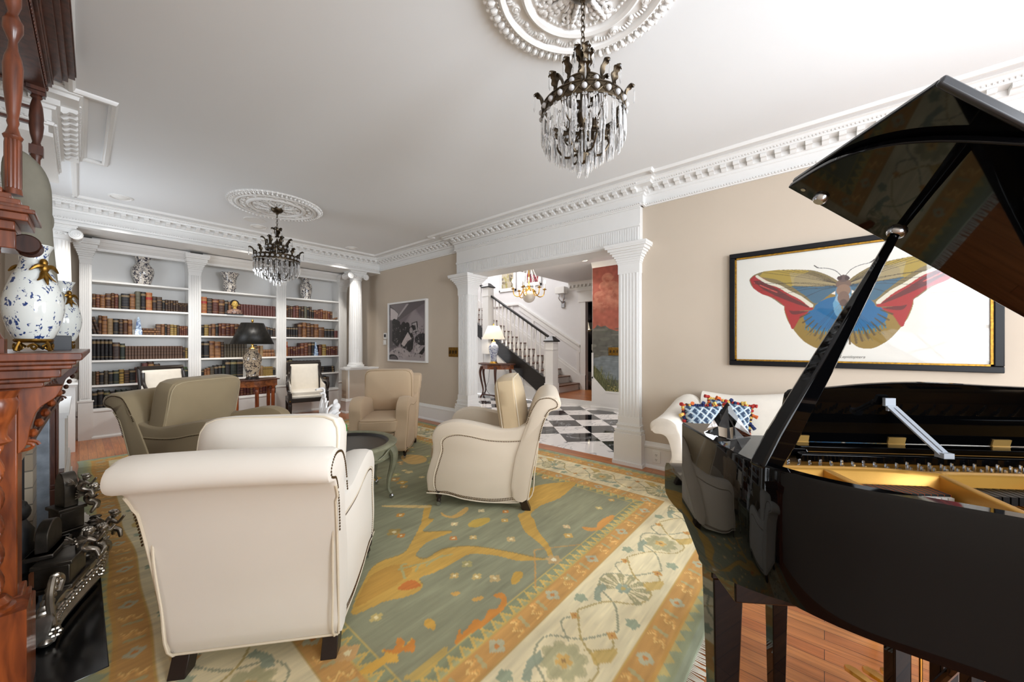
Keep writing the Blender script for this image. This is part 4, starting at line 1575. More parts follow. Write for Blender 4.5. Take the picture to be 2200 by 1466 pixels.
row(1, 1, '50x150O 46x142d 52x138r 50x138b 32x130k 28x118t 30x118b 26x112r 26x112m 26x108p*13', S2)
row(1, 2, '24x100k 32x102y 24x102b 28x112t 24x112k 22x120r 34x122r 34x122m 34x120r 32x120b 40x116r 34x116m 34x112b 34x108r 34x106r 34x104b 38x102b 24x98k 26x92k 22x88d', S2)
row(1, 3, '20x150k 48x150k 42x155t 50x150t 26x148d 25x128h*8 60x10_ 34x120k 26x110t 30x112c 120x10_', S2)
row(1, 4, '26x85k 24x90t 28x100t 36x108h 34x120k 32x125k 30x125g 46x165k 60x165g 60x165k 100x10_ 40x105t 26x105t 30x102c 20x90y*5 26x78k', S2)
row(1, 5, '20x10_ 60x100d 30x122m 28x120r*6 30x118m*5 30x120b 34x130m 30x122m*4 34x130m*2', S2)
S3 = .00205
row(2, 1, '22x108b 24x106d 26x104b 28x100p 30x112r 26x108d 30x110d 30x112o 26x106k 26x110d 20x82k 24x84r*2 24x86r 30x95r 26x84t*2 30x80r 26x80b 60x10_', S3)
row(2, 2, '22x90k*5 40x125b 40x135t 38x132b 34x125b 44x125t 56x98b 34x85k*3 36x68p', S3)
row(2, 3, '22x130O 24x86m*5 40x118r 38x120r 36x122b 36x125k 40x10_ 36x100m 44x105y 26x88m*5', S3)
row(2, 4, '20x138k 30x140g 26x120k 26x120d 28x118k*6 150x10_', S3)
row(2, 5, '26x100k*4 26x110g*3 28x100k*4 60x10_ 40x120k 30x110d 90x10_', S3)
# lying, leaning and stacked books


def lying(ch, style, cx, y, z, w_, th, dp, label, grp, tilt=0):
    """book on its side, spine to the front"""
    return place_book(ch, style, cx - w_ / 2, y, z + th, th, dp, w_, label, grp, (0, R(90), 0))


for k in range(2):
    place_book('d', 2, .125 + k * .035, YF + .04, SHZ[2] + .003, .03, .15, .235, '%s brown book leaning against the left pilaster, second book row, left bay' % ('outer' if k == 0 else 'inner'), 'books on the second book row of the left bay', (0, R(-14), 0))
for k in range(3):
    lying('t' if k % 2 else 'b', 2, .665, YF + .03, SHZ[2] + .033 * k, .19, .032, .13, '%s brown book of the flat stack beside the blue obelisk, left bay' % ('bottom', 'middle', 'top')[k], 'flat stack beside the obelisk, left bay')
for k in range(2):
    lying('t', 2, 2.14, YF + .04, SHZ[3] + .075 * k, .22 - .02 * k, .073 if k == 0 else .05, .16, '%s tan book of the flat pair at the right end, third book row, middle bay' % ('lower', 'upper')[k], 'flat pair, middle bay')
for k in range(3):
    lying('k', 0, 3.17, YF + .05, SHZ[4] + .04 * k, .28 - .01 * k, .038, .2, '%s black book of the flat stack behind the open armchair, right bay' % ('bottom', 'middle', 'top')[k], 'flat black stack, right bay')
place_book('t', 4, 3.255, YF + .05, SHZ[1] + .004, .02, .13, .11, 'tan book leaning low against the right pilaster, highest book row', 'books on the highest book row of the right bay', (0, R(62), 0))


def lathe_thing(name, label, cat, loc, prof, m, seg=32, group=None, part=None):
    o = build(name, MB().lathe(prof, seg), m, loc=loc)
    return tag(o, label, cat, group)


V1 = [(.075, 0), (.08, .01), (.085, .03), (.115, .14), (.12, .2), (.11, .25), (.075, .29), (.065, .32), (.07, .36), (.1, .4), (.09, .4), (.06, .36)]
for x, y, s_, prof, lab in ((.60, YF + .14, 1.0, V1, 'round-bodied ink blue and white vase on the left bay top shelf'),
                            (1.62, YF + .13, 1.0, [(.06, 0), (.075, .01), (.07, .05), (.085, .07), (.09, .11), (.08, .14), (.095, .24), (.13, .325), (.12, .325), (.085, .24), (.07, .14)], 'flared trumpet-shaped blue and white vase on the middle bay top shelf'),
                            (2.80, YF + .13, 1.0, [(.065, 0), (.075, .01), (.078, .04), (.1, .16), (.102, .23), (.09, .28), (.055, .31), (.05, .335), (.06, .37), (.085, .4), (.075, .4), (.045, .36)], 'slender baluster blue and white vase on the right bay top shelf')):
    lathe_thing('vase', lab, 'vase', (x, y, SHZ[0]), prof, PORK, 36, 'vases on the bookcase top shelves')
for x, z, h_, lab in ((.545, SHZ[2], .26, 'tapering blue and white porcelain obelisk among the brown books, left bay'), (2.935, SHZ[3], .27, 'slim blue and white porcelain obelisk among maroon books, right bay')):
    t_ = thing('obelisk', lab, 'ornament', (x, YF - .0 + .045, z))
    def sq(e, q):
        return [(-e, -e, q), (e, -e, q), (e, e, q), (-e, e, q)]
    build('shaft', MB().loft([sq(.03, .085), sq(.014, h_ - .03), sq(.001, h_)]), OBEL, t_, smooth=0)
    build('plinth', MB().box(-.038, .038, -.038, .038, 0, .07).box(-.03, .03, -.03, .03, .07, .085), OBEL, t_, bevel=.003)
# portrait bust ornament
t_ = thing('bust', 'small painted bust of a woman with yellow face before the books, middle bay', 'bust', (1.665, YF + .03, SHZ[1]))
PF = M('yellow_glazed_face', (222, 184, 96), .3)
b = MB()
b.loft([[(r * rx * math.cos(2 * PI * i / 20), r * ry * math.sin(2 * PI * i / 20) - .0, z) for i in range(20)] for r, rx, ry, z in ((1, .1, .045, .015), (1, .11, .05, .035), (1, .105, .05, .06), (1, .08, .045, .085), (1, .04, .03, .1))])
build('torso', b, porcelain('painted_robe', (176, 140, 120), (70, 48, 54), 40, .25), t_)
b = MB().lathe([(.025, .095), (.022, .13)], 14).ball((0, -.004, .175), .047, 18, 12, (.88, .95, 1.2))
b.ball((0, -.05, .172), .007, 8, 5, (.7, 1, 1.6)).ball((0, -.045, .153), .009, 8, 4, (1.4, .6, .5)).ball((.043, 0, .172), .009, 6, 4, (.5, 1, 1.4)).ball((-.043, 0, .172), .009, 6, 4, (.5, 1, 1.4))
o = build('head', b, PF, t_)
build('eyes', MB().ball((-.017, -.044, .183), .006, 8, 4, (1.3, .5, .6)).ball((.017, -.044, .183), .006, 8, 4, (1.3, .5, .6)), IRON, o)
b = MB()
for k in range(15):
    a = PI * k / 14
    b.ball((.045 * math.cos(a), .012, .185 + .045 * math.sin(a)), .02, 8, 5)
b.ball((0, .025, .19), .05, 14, 8)
build('hair', b, DARKW, t_)
build('socle', MB().box(-.11, .11, -.05, .05, 0, .014), IRON, t_, bevel=.003)
t_ = thing('picture_book', 'green illustrated cover propped behind the left open armchair, left bay', 'book', (1.0, YF + .12, SHZ[4]))
cv = Canvas(.18, .2, .008, (92, 110, 70))
for k in range(30):
    cv.disc(rs.uniform(0, .18), rs.uniform(0, .2), .02, .02, rs.choice([(150, 160, 96), (60, 80, 50), (196, 190, 130)]), .7)
cv.mesh('cover', lambda X, Y: (X - .1, 0 * X - .012, Y), MURALM, t_)
build('board', MB().box(-.1, .08, -.01, .01, 0, .2), BM['g'][0], t_)

# =================================================================== SMALL FURNITURE AT THE BOOKCASE
t_ = thing('side_table', 'burr walnut serpentine side table with column legs under the black-shaded lamp', 'table', (1.78, 6.86, 0))


def serp(w_, d_, n=28):
    P = []
    for k in range(n + 1):
        u = -1 + 2 * k / n
        P.append((u * w_ / 2, -d_ / 2 - .05 * math.cos(u * PI) * (1 - abs(u) ** 4) + (.06 * abs(u) ** 3)))
    return P + [(w_ / 2, d_ / 2), (-w_ / 2, d_ / 2)]


build('tabletop', MB().prism(serp(.66, .36), 'z', .695, .715), MAHOD, t_, bevel=.006)
build('frieze', MB().prism(serp(.6, .32), 'z', .6, .695), WALNUT, t_, bevel=.003)
for x, y in ((-.24, -.09), (.0, -.17), (.24, -.09), (-.24, .13), (.24, .13)):
    build('leg', MB().lathe([(.02, 0), (.034, .02), (.02, .05), (.028, .07), (.028, .09), (.018, .1), (.026, .3), (.026, .5), (.032, .54), (.022, .56), (.034, .58), (.034, .6)], 14, (x, y, 0)), MAHO, t_)
build('lower_shelf', MB().prism(serp(.5, .26), 'z', .07, .09), MAHOD, t_)
ginger_lamp('table_lamp', 'chinoiserie porcelain lamp with black pleated shade before the middle bay', (1.76, 6.84, .715), .48, PORC, .285, .33, SHADEB, DARKW, True, [(.08, .04), (.09, .06), (.085, .09), (.12, .24), (.135, .33), (.125, .39), (.08, .44), (.07, .48), (.09, .51)], glow=5)


def open_armchair(name, label, loc, rz, W_=.6):
    """ebonised open armchair with upholstered back, arms and seat; faces +y locally"""
    t_ = thing(name, label, 'armchair', loc, rz, 'ebonised armchairs before the bookcases')
    hw = W_ / 2
    # seat rail and legs
    build('seat_rail', MB().box(-hw, hw, .24, .29, .3, .37).box(-hw, -hw + .045, -.24, .27, .3, .37).box(hw - .045, hw, -.24, .27, .3, .37).box(-hw + .02, hw - .02, -.26, -.22, .3, .37), EBON, t_, bevel=.006)
    for sx in (-1, 1):
        x = sx * (hw - .03)
        o = build('leg', MB().box(x - .026, x + .026, .24, .292, .28, .46).lathe([(.016, 0), (.022, .02), (.02, .05), (.028, .2), (.03, .26), (.024, .28)], 12, (x, .266, 0)), EBON, t_, bevel=.004)
        build('rosette', MB().ball((x, .292, .33), .012, 8, 5), ANTGOLD, o)
        c_ = smooth_curve([(x, -.24, .36), (x, -.25, .2), (x, -.3, .08), (x, -.36, .01)], 5)
        build('leg', MB().tube(c_, [.03 - .012 * i / len(c_) for i in range(len(c_))], 8), EBON, t_)
        # arm frame: from the back post curling down to the front leg with a scroll
        c_ = smooth_curve([(sx * (hw - .07), -.27, .88), (sx * (hw - .06), -.24, .74), (sx * (hw - .035), -.1, .64), (sx * (hw - .01), .12, .63), (sx * hw, .21, .61), (sx * hw, .23, .56), (sx * (hw - .01), .2, .5), (sx * (hw - .03), .26, .44)], 6)
        build('arm', MB().tube(c_, .021, 8).lathe([(0, -.026), (.03, -.024), (.03, .024), (0, .026)], 14, Mx=Matrix.Translation((sx * (hw - .02), .225, .45)) @ Matrix.Rotation(PI / 2, 4, 'Y')), EBON, t_)
        b = MB()
        b.prism([(-.25, .4), (.2, .4), (.19, .5), (.17, .57), (-.08, .6), (-.24, .72)], 'x', sx * (hw - .06), sx * (hw - .03))
        build('arm_panel', b, LEATHR, t_, bevel=.012, segs=3)
    # back
    def bp(x, z):
        return (x, -.24 - (z - .4) * .16, z)
    b = MB()
    b.tube([bp(-hw + .055, .36), bp(-hw + .055, .93)], .024, 8).tube([bp(hw - .055, .36), bp(hw - .055, .93)], .024, 8).tube([bp(-hw + .045, .935), bp(hw - .045, .935)], .03, 8)
    build('back_frame', b, EBON, t_)
    b = MB()
    rings = []
    for d, e in ((-.02, .0), (.03, .0), (.045, .03), (.05, .08)):
        rings.append([(x, bp(x, z)[1] + d, z) for x, z in ((-hw + .08 + e, .4 + e), (hw - .08 - e, .4 + e), (hw - .08 - e, .91 - e), (-hw + .08 + e, .91 - e))])
    b.loft(rings)
    build('backrest', b, LEATHR, t_, bevel=.01)
    build('seat_cushion', cushion_mb(W_ - .1, .48, .1, 10).shift(0, .0, .43), LEATHR, t_)
    build('seat', MB().box(-hw + .03, hw - .03, -.22, .26, .36, .41), LEATHR, t_, bevel=.015, segs=3)
    return t_


def _shift(s, x, y, z):
    s.v = [(a + x, b_ + y, c_ + z) for a, b_, c_ in s.v]
    return s


def _xf(s, Mx):
    s.v = [tuple(Mx @ Vector(v)) for v in s.v]
    return s


MB.shift = _shift
MB.xf = _xf


def cushion_mb(w_, d_, h_, n=14, crown=.35, p=5.0, wob=0.0, seed=1):
    """boxed cushion: superellipse plan with crowned faces, centred, lying flat"""
    b = MB()
    rr = random.Random(seed)
    seg = 56
    rings = []
    levels = [(-1, .0), (-1, .5), (-.97, .8), (-.85, .93), (-.62, .985), (0, 1.0), (.62, .985), (.85, .93), (.97, .8), (1, .5), (1, .0)]
    for q, sc in levels:
        ring = []
        for i in range(seg):
            a = 2 * PI * i / seg
            ca, sa = math.cos(a), math.sin(a)
            k = (abs(ca) ** p + abs(sa) ** p) ** (-1 / p)
            x, y = ca * k * w_ / 2 * max(sc, .02), sa * k * d_ / 2 * max(sc, .02)
            cr = h_ / 2 * (1 - crown * (1 - math.cos(PI / 2 * min(1, (1 - sc) * 2.2))) * 0)
            z = q * h_ / 2
            if sc < .9:
                z += math.copysign(crown * h_ * .35 * (1 - (sc / .93) ** 2), q)
            if wob:
                z += wob * math.sin(a * 3 + q * 2) * sc
                x += wob * .5 * math.sin(a * 5 + q)
            ring.append((x, y, z))
        rings.append(ring)
    b.loft(rings)
    return b


def cushion_rim(w_, d_, h_, side, p=5.0, sc=.955):
    P = []
    for i in range(56):
        a = 2 * PI * i / 56
        ca, sa = math.cos(a), math.sin(a)
        k = (abs(ca) ** p + abs(sa) ** p) ** (-1 / p)
        P.append((ca * k * w_ / 2 * sc, sa * k * d_ / 2 * sc, side * h_ / 2 * .76))
    return P


open_armchair('open_armchair', 'ebonised armchair with cream upholstery standing before the right bay', (2.55, 6.83, 0), math.atan2(-.97, -.24) - PI / 2, .6)
open_armchair('open_armchair', 'ebonised armchair with cream back half hidden behind the taupe club chair', (.88, 6.75, 0), R(-180 + 26), .62)

# =================================================================== CLUB CHAIRS
ARM = [(-.355, .08), (-.12, .045), (.1, .06), (.24, .092), (.38, .1), (.4, .17), (.402, .24), (.38, .32), (.352, .42), (.352, .52), (.335, .58), (.29, .625), (.2, .652), (.1, .648), (-.02, .625), (-.16, .6), (-.3, .615), (-.4, .64), (-.42, .5), (-.385, .3)]
BACKP = [(-.375, .085), (-.41, .3), (-.45, .5), (-.49, .66), (-.53, .73), (-.56, .755), (-.6, .765), (-.622, .79), (-.62, .825), (-.59, .858), (-.54, .872), (-.485, .858), (-.44, .82), (-.4, .74), (-.36, .64), (-.31, .5), (-.27, .36), (-.25, .1)]


def club_chair(name, label, loc, face, W_, fab, pipem, cushm=None, nails=True, castor=True, back_z=.95, grp=None, zsc=1.0, cush_tilt=0, seat_w=None):
    """face = world direction the chair looks at"""
    rz = math.atan2(face[1], face[0]) - PI / 2
    t_ = thing(name, label, 'armchair', loc, rz, grp)
    hw = W_ / 2
    aw = .13
    cushm = cushm or fab

    def wid(z):
        return hw * (.92 + .08 * min(1, max(0, (z - .08) / .7)))
    for sx in (-1, 1):
        pl = smooth_curve(ARM, 3, True)
        rings = []
        for u in (0, .06, .25, .5, .75, .94, 1):
            infl = math.sin(PI * u) ** .35 * .018 if 0 < u < 1 else 0
            ring = []
            for y, z in pl:
                xo = wid(z) - .012 - aw * u
                # rounded arm roll
                e = (.022 if u in (0, 1) else (.005 if u in (.06, .94) else 0))
                cy, cz = -.02, .35
                dy, dz = y - cy, z - cz
                L = math.hypot(dy, dz)
                kk = 1 - e / L + (infl * .6 / L if z > .5 else 0)
                ring.append((sx * xo, cy + dy * kk, cz + dz * kk))
            rings.append(ring)
        a_ = build('arm', MB().loft(rings), fab, t_, smooth=50)
        # piping and nail rows on the outer face
        ins = []
        inner = smooth_curve([(-.37, .105), (-.12, .072), (.1, .086), (.24, .118), (.32, .125), (.33, .22), (.3, .33), (.27, .43), (.27, .5), (.23, .54), (.15, .556), (.05, .545), (-.08, .52), (-.22, .515), (-.37, .525)], 7)
        low = smooth_curve([(.395, .118), (.24, .108), (.1, .076), (-.12, .06), (-.375, .094)], 7)
        if nails:
            b = MB()
            for P_ in (inner, low):
                acc = 0
                for i in range(1, len(P_)):
                    d = math.dist(P_[i], P_[i - 1])
                    m = 0
                    while acc <= d:
                        k = acc / d
                        y, z = P_[i - 1][0] + (P_[i][0] - P_[i - 1][0]) * k, P_[i - 1][1] + (P_[i][1] - P_[i - 1][1]) * k
                        b.ball((sx * (wid(z) - .0125), y, z), .0053, 6, 4, (.6, 1, 1))
                        acc += .0125
                    acc -= d
            build('nail_trim', b, NAIL, a_)
        b = MB().tube([(sx * (wid(z) - .013), y, z) for y, z in smooth_curve([(.4, .104), (.24, .096), (.1, .064), (-.12, .048), (-.385, .082), (-.43, .3), (-.455, .5), (-.44, .6)], 5)], .0045, 6)
        b.tube([(sx * (wid(z) - .011), y + .012, z + .01) for y, z in inner[7 * 4:]], .0035, 6)
        build('piping', b, pipem, a_)
    # back with rolled top
    bp = smooth_curve(BACKP, 3, True)
    rings = []
    for u in (-1, -.985, -.93, -.6, -.2, .2, .6, .93, .985, 1):
        e = {1: .02, .985: .006}.get(abs(u), 0)
        ring = []
        for y, z in bp:
            cy, cz = -.44 - (z - .5) * .22, z
            top_bow = .008 * math.cos(u * PI / 2) if z > .7 else 0
            ring.append((u * (wid(z) + (.012 if z > .68 else .003)), y + (cy - y) * (e / .09), z + top_bow - (e if z > .85 else 0)))
        rings.append(ring)
    bk = build('backrest', MB().loft(rings), fab, t_, smooth=50)
    if nails:
        for sx in (-1, 1):
            b = MB()
            P_ = smooth_curve([(-.355, .66), (-.4, .76), (-.445, .83), (-.5, .853), (-.56, .852), (-.605, .82), (-.605, .785), (-.575, .77), (-.54, .755), (-.5, .69), (-.47, .6), (-.455, .53)], 8)
            acc = 0
            for i in range(1, len(P_)):
                d = math.dist(P_[i], P_[i - 1])
                while acc <= d:
                    k = acc / d
                    y, z = P_[i - 1][0] + (P_[i][0] - P_[i - 1][0]) * k, P_[i - 1][1] + (P_[i][1] - P_[i - 1][1]) * k
                    # pull in a little from the edge of the scroll
                    y2, z2 = y + (-.5 - y) * .12, z + (.8 - z) * .1 if z > .7 else z
                    b.ball((sx * (wid(z) + .0125), y2, z2), .005, 6, 4, (.6, 1, 1))
                    acc += .0125
                acc -= d
            build('nail_trim', b, NAIL, bk)
    b = MB()
    for sx in (-1, 1):
        b.tube([(sx * (wid(z) + (.010 if z > .68 else .002)), y, z) for y, z in smooth_curve([(-.378, .085), (-.413, .3), (-.453, .5), (-.492, .66), (-.53, .732)], 5)], .0045, 6)
    b.tube([(wid(.08) * u, -.378, .082) for u in (-1, -.5, 0, .5, 1)], .005, 6)
    build('piping', b, pipem, bk)
    # deck and front rail
    build('seat_deck', MB().box(-hw + aw - .03, hw - aw + .03, -.3, .365, .1, .29), fab, t_, bevel=.02, segs=3)
    sw = W_ - 2 * aw + .02
    o = build('seat_cushion', cushion_mb(sw, .66, .15, p=9, wob=.002).shift(0, .085, .37), cushm, t_)
    b = MB()
    for s_ in (-1, 1):
        b.tube(cushion_rim(sw, .66, .15, s_, 9), .0042, 6, True)
    build('piping', b.shift(0, .085, .37), pipem, o)
    # loose back cushion
    ch = back_z - .42
    Mx = Matrix.Translation((0, -.235, .43 + ch / 2)) @ Matrix.Rotation(R(-100 + cush_tilt), 4, 'X')
    bw = seat_w or (W_ - .09)
    o = build('back_cushion', cushion_mb(bw, ch, .17, crown=.6, p=8, wob=.005, seed=3).xf(Mx), cushm, t_)
    b = MB()
    for s_ in (-1, 1):
        b.tube(cushion_rim(bw, ch, .17, s_, 8), .0045, 6, True)
    build('piping', b.xf(Mx), pipem, o)
    for sx in (-1, 1):
        x = sx * (wid(.1) - .032)
        o = build('leg', MB().lathe([(.014, .035), (.018, .04), (.015, .06), (.024, .075), (.027, .095), (.02, .105), (.03, .12)], 16, (x, .31, 0)), DARKW, t_)
        if castor:
            build('castor', MB().lathe([(0, -.008), (.017, -.008), (.017, .008), (0, .008)], 16, Mx=Matrix.Translation((x, .31, .0175)) @ Matrix.Rotation(PI / 2, 4, 'Y')).box(x - .012, x + .012, .304, .316, .018, .04), CHROME, o)
        b = MB()
        b.loft([[(x + a * .03, y0 + c_ * .03, z) for a, c_ in ((-1, -1), (1, -1), (1, 1), (-1, 1))] for y0, z in ((-.33, .12), (-.345, .06), (-.37, 0))])
        build('leg', b, DARKW, t_, bevel=.003)
    return t_


GR = 'club chairs round the coffee table'
# A: near chair, seen from behind
fA = Vector((.64, .768)).normalized()
rA = Vector((.457, 1.705))
cA = rA + fA * .345 + Vector((.77, -.64)) * .012
club_chair('club_chair', 'cream linen club chair nearest the camera with its back turned', (cA.x, cA.y, .011), fA, .64, FA, PIPEC, grp=GR, back_z=.93)
# B: right chair in profile
fB = Vector((-.579, .815))
nB = Vector((fB.y, -fB.x)) * -1
cB = Vector((2.132, 1.721)) + fB * .33 + Vector((.815, .579)) * .36
club_chair('club_chair', 'natural linen club chair in profile right of the coffee table', (cB.x, cB.y, .011), fB, .76, FB, PIPEC, FBC, grp=GR, back_z=.98, cush_tilt=2)
# C: left chair
fC = Vector((.61, -.79)).normalized()
cC = Vector((.54, 4.37)) + fC * .5 + Vector((-.79, -.61)) * .04
club_chair('club_chair', 'taupe linen club chair with big loose cushion on the left side', (cC.x, cC.y, .011), fC, .80, FC, PIPET, grp=GR, back_z=.96)
# D: far chair
fD = Vector((-.68, -.73)).normalized()
club_chair('club_chair', 'wheat linen club chair facing the room beyond the coffee table', (2.315, 3.905, .011), fD, .66, FD, PIPED, nails=False, grp=GR, back_z=.94, cush_tilt=5)

# =================================================================== COFFEE TABLE AND ROOSTER
t_ = thing('coffee_table', 'round celadon painted coffee table with dark tray top amid the club chairs', 'table', (1.35, 2.93, .011), .3)
build('rim', MB().lathe([(.355, .45), (.36, .462), (.385, .468), (.41, .464), (.425, .45), (.42, .438), (.39, .43), (.36, .43)], 56, caps=False), CELADON, t_)
build('tray_top', MB().lathe([(0, .438), (.34, .44), (.35, .448), (.357, .456), (.357, .43), (0, .43)], 48, caps=False), TRAYD, t_)
b = MB()
b.lathe([(.375, .43), (.37, .35), (.38, .345), (.36, .34), (.355, .43)], 48, caps=False)
for k in range(6):
    Mx = Matrix.Rotation(2 * PI * (k + .5) / 6, 4, 'Z')
    for s_ in (-1, 1):
        b.tube([(.378, s_ * .12, .42), (.38, s_ * .06, .385), (.38, 0, .365)], .007, 6, Mx=Mx)
build('apron', b, CELADON, t_)
for k in range(6):
    Mx = Matrix.Rotation(2 * PI * k / 6, 4, 'Z')
    c_ = smooth_curve([(.37, 0, .43), (.405, 0, .37), (.4, 0, .28), (.37, 0, .16), (.365, 0, .08), (.385, 0, .045)], 5)
    o = build('leg', MB().tube(c_, [.042 - .028 * min(1, i / 18) for i in range(len(c_))], 8, Mx=Mx), CELADON, t_)
    build('castor', MB().ball((.388, 0, .02), .019, 12, 8, (1, .6, 1), Mx), CHROME, o)
# rooster
t_ = thing('ceramic_rooster', 'white ceramic bird with painted green and red details on the coffee table', 'ornament', (1.245, 2.80, .451), .6)
b = MB()
c_ = smooth_curve([(-.02, 0, .02), (0, 0, .06), (.0, 0, .13), (-.02, 0, .2), (-.03, 0, .27), (.0, 0, .33)], 5)
rr_ = np.interp(np.linspace(0, 1, len(c_)), [0, .2, .45, .7, .9, 1], [.05, .07, .085, .05, .032, .02])
b.tube(c_, list(rr_), 18)
b.ball((.005, 0, .335), .034, 14, 8).lathe([(.0, 0), (.07, 0), (.075, .012), (.05, .03)], 24)
o = build('body', b, BIRDM, t_)
b = MB()
for k in range(7):
    a = R(20 + k * 16)
    b.tube(smooth_curve([(-.05, (k - 3) * .008, .12), (-.1 - .02 * math.sin(a), (k - 3) * .012, .2 + .02 * k), (-.09 - .06 * math.cos(a), (k - 3) * .016, .26 + .035 * k), (-.03 - .02 * k, (k - 3) * .018, .3 + .03 * k)], 5), [.014] * 8 + [.01] * 4 + [.007] * 4, 6)
build('tail', b, BIRDM, t_)
b = MB()
for k in range(4):
    b.ball((.0 - .014 + k * .012, 0, .37 + .006 * math.sin(k)), .012, 8, 5, (.8, .5, 1.5))
b.ball((.04, 0, .3), .01, 8, 5, (.6, .6, 1.6))
build('comb', b, BIRDM, t_)
build('beak', MB().tube([(.03, 0, .335), (.06, 0, .328)], [.011, .002], 8), M('orange_glaze', (230, 140, 30), .2), t_)
b = MB()
for k in range(9):
    a = k * .7
    b.ball((.07 * math.cos(a), .07 * math.sin(a), .15 + .012 * (k % 3)), .018, 8, 5, (1, 1, 1.3))
build('painted_wing', b, M('green_glaze', (40, 140, 50), .2), t_)

# =================================================================== RUG
RX, RY, RW, RL = .0, .39, 3.58, 5.66
cv = Canvas(RW, RL, .0075, (128, 142, 124))
FG, GLD, GLD2, ORG, CRE, VIN, SAGE, GRN, ZIG = (138, 140, 118), (194, 154, 74), (206, 172, 98), (194, 146, 84), (214, 202, 172), (150, 142, 92), (140, 150, 136), (136, 142, 114), (200, 170, 96)


def rpx(px, py):
    q = (px - 1100) / 790.
    k = 790 * 1.25 / (py - 741.7)
    return ((.762 + .6475 * q) * k - RX, (.6475 - .762 * q) * k - RY)


def rc6(pts, n=4, closed=True):
    return smooth_curve([rpx(700 + x / 2.59, 900 + y / 2.59) for x, y in pts], n, closed)


def inset(d, col):
    cv.poly([(d, d), (RW - d, d), (RW - d, RL - d), (d, RL - d)], col)


cv.a[:] = (144, 152, 134)
# layered borders
inset(.035, (146, 152, 124))
inset(.09, (196, 148, 78))
inset(.1, ORG)
inset(.2, (196, 160, 90))
inset(.208, CRE)
BI = .575
inset(BI, (186, 150, 88))
inset(BI + .008, ORG)
inset(BI + .115, (190, 160, 90))
inset(BI + .122, GRN)
inset(BI + .19, (186, 164, 100))
inset(BI + .195, FG)
rs = random.Random(21)


def along(d):
    """unit frames around a border ring at inset d"""
    P = [((d, d), (1, 0), RW - 2 * d), ((RW - d, d), (0, 1), RL - 2 * d), ((RW - d, RL - d), (-1, 0), RW - 2 * d), ((d, RL - d), (0, -1), RL - 2 * d)]
    return P


# narrow borders: S-scrolls and small rosettes
for d, wd in ((.15, .085), (BI + .062, .095)):
    for (x0, y0), (dx, dy), L in along(d):
        m = int(L / .135)
        for k in range(m):
            t0 = (k + .5) * L / m
            cx, cy = x0 + dx * t0, y0 + dy * t0
            nx, ny = -dy, dx
            T = lambda a, c: (cx + dx * a + nx * c, cy + dy * a + ny * c)
            if k % 3 == 0:
                cv.flower(cx, cy, wd * .42, (176, 172, 146), (196, 130, 70), 4)
            else:
                for s_, cc in ((.0, (222, 184, 116)), (.014, (212, 160, 92))):
                    cv.stroke(smooth_curve([T(-.04 + s_, -wd * .42), T(-.005 + s_, -wd * .3), T(-.03 + s_, 0), T(.015 + s_, wd * .18), T(-.0 + s_, wd * .42)], 4), .007, cc)
                cv.stroke([T(.035, -wd * .3), T(.05, wd * .3)], .018, (170, 166, 128), .8)
# zigzag guard
for (x0, y0), (dx, dy), L in along(BI + .155):
    m = int(L / .062)
    for k in range(m):
        a0, a1 = k * L / m, (k + 1) * L / m
        nx, ny = -dy, dx
        T = lambda a, c: (x0 + dx * a + nx * c, y0 + dy * a + ny * c)
        cv.poly([T(a0, -.034), T(a1, -.034), T((a0 + a1) / 2, .03)], ZIG)
        cv.poly([T(a0 + .014, -.034), T(a1 - .014, -.034), T((a0 + a1) / 2, .004)], (150, 160, 130), .7)
for (x0, y0), (dx, dy), L in along(.045):
    m = int(L / .07)
    for k in range(m):
        a0, a1 = k * L / m, (k + 1) * L / m
        nx, ny = -dy, dx
        T = lambda a, c: (x0 + dx * a + nx * c, y0 + dy * a + ny * c)
        cv.poly([T(a0, .045), T(a1, .045), T((a0 + a1) / 2, .005)], (190, 168, 104), .8)
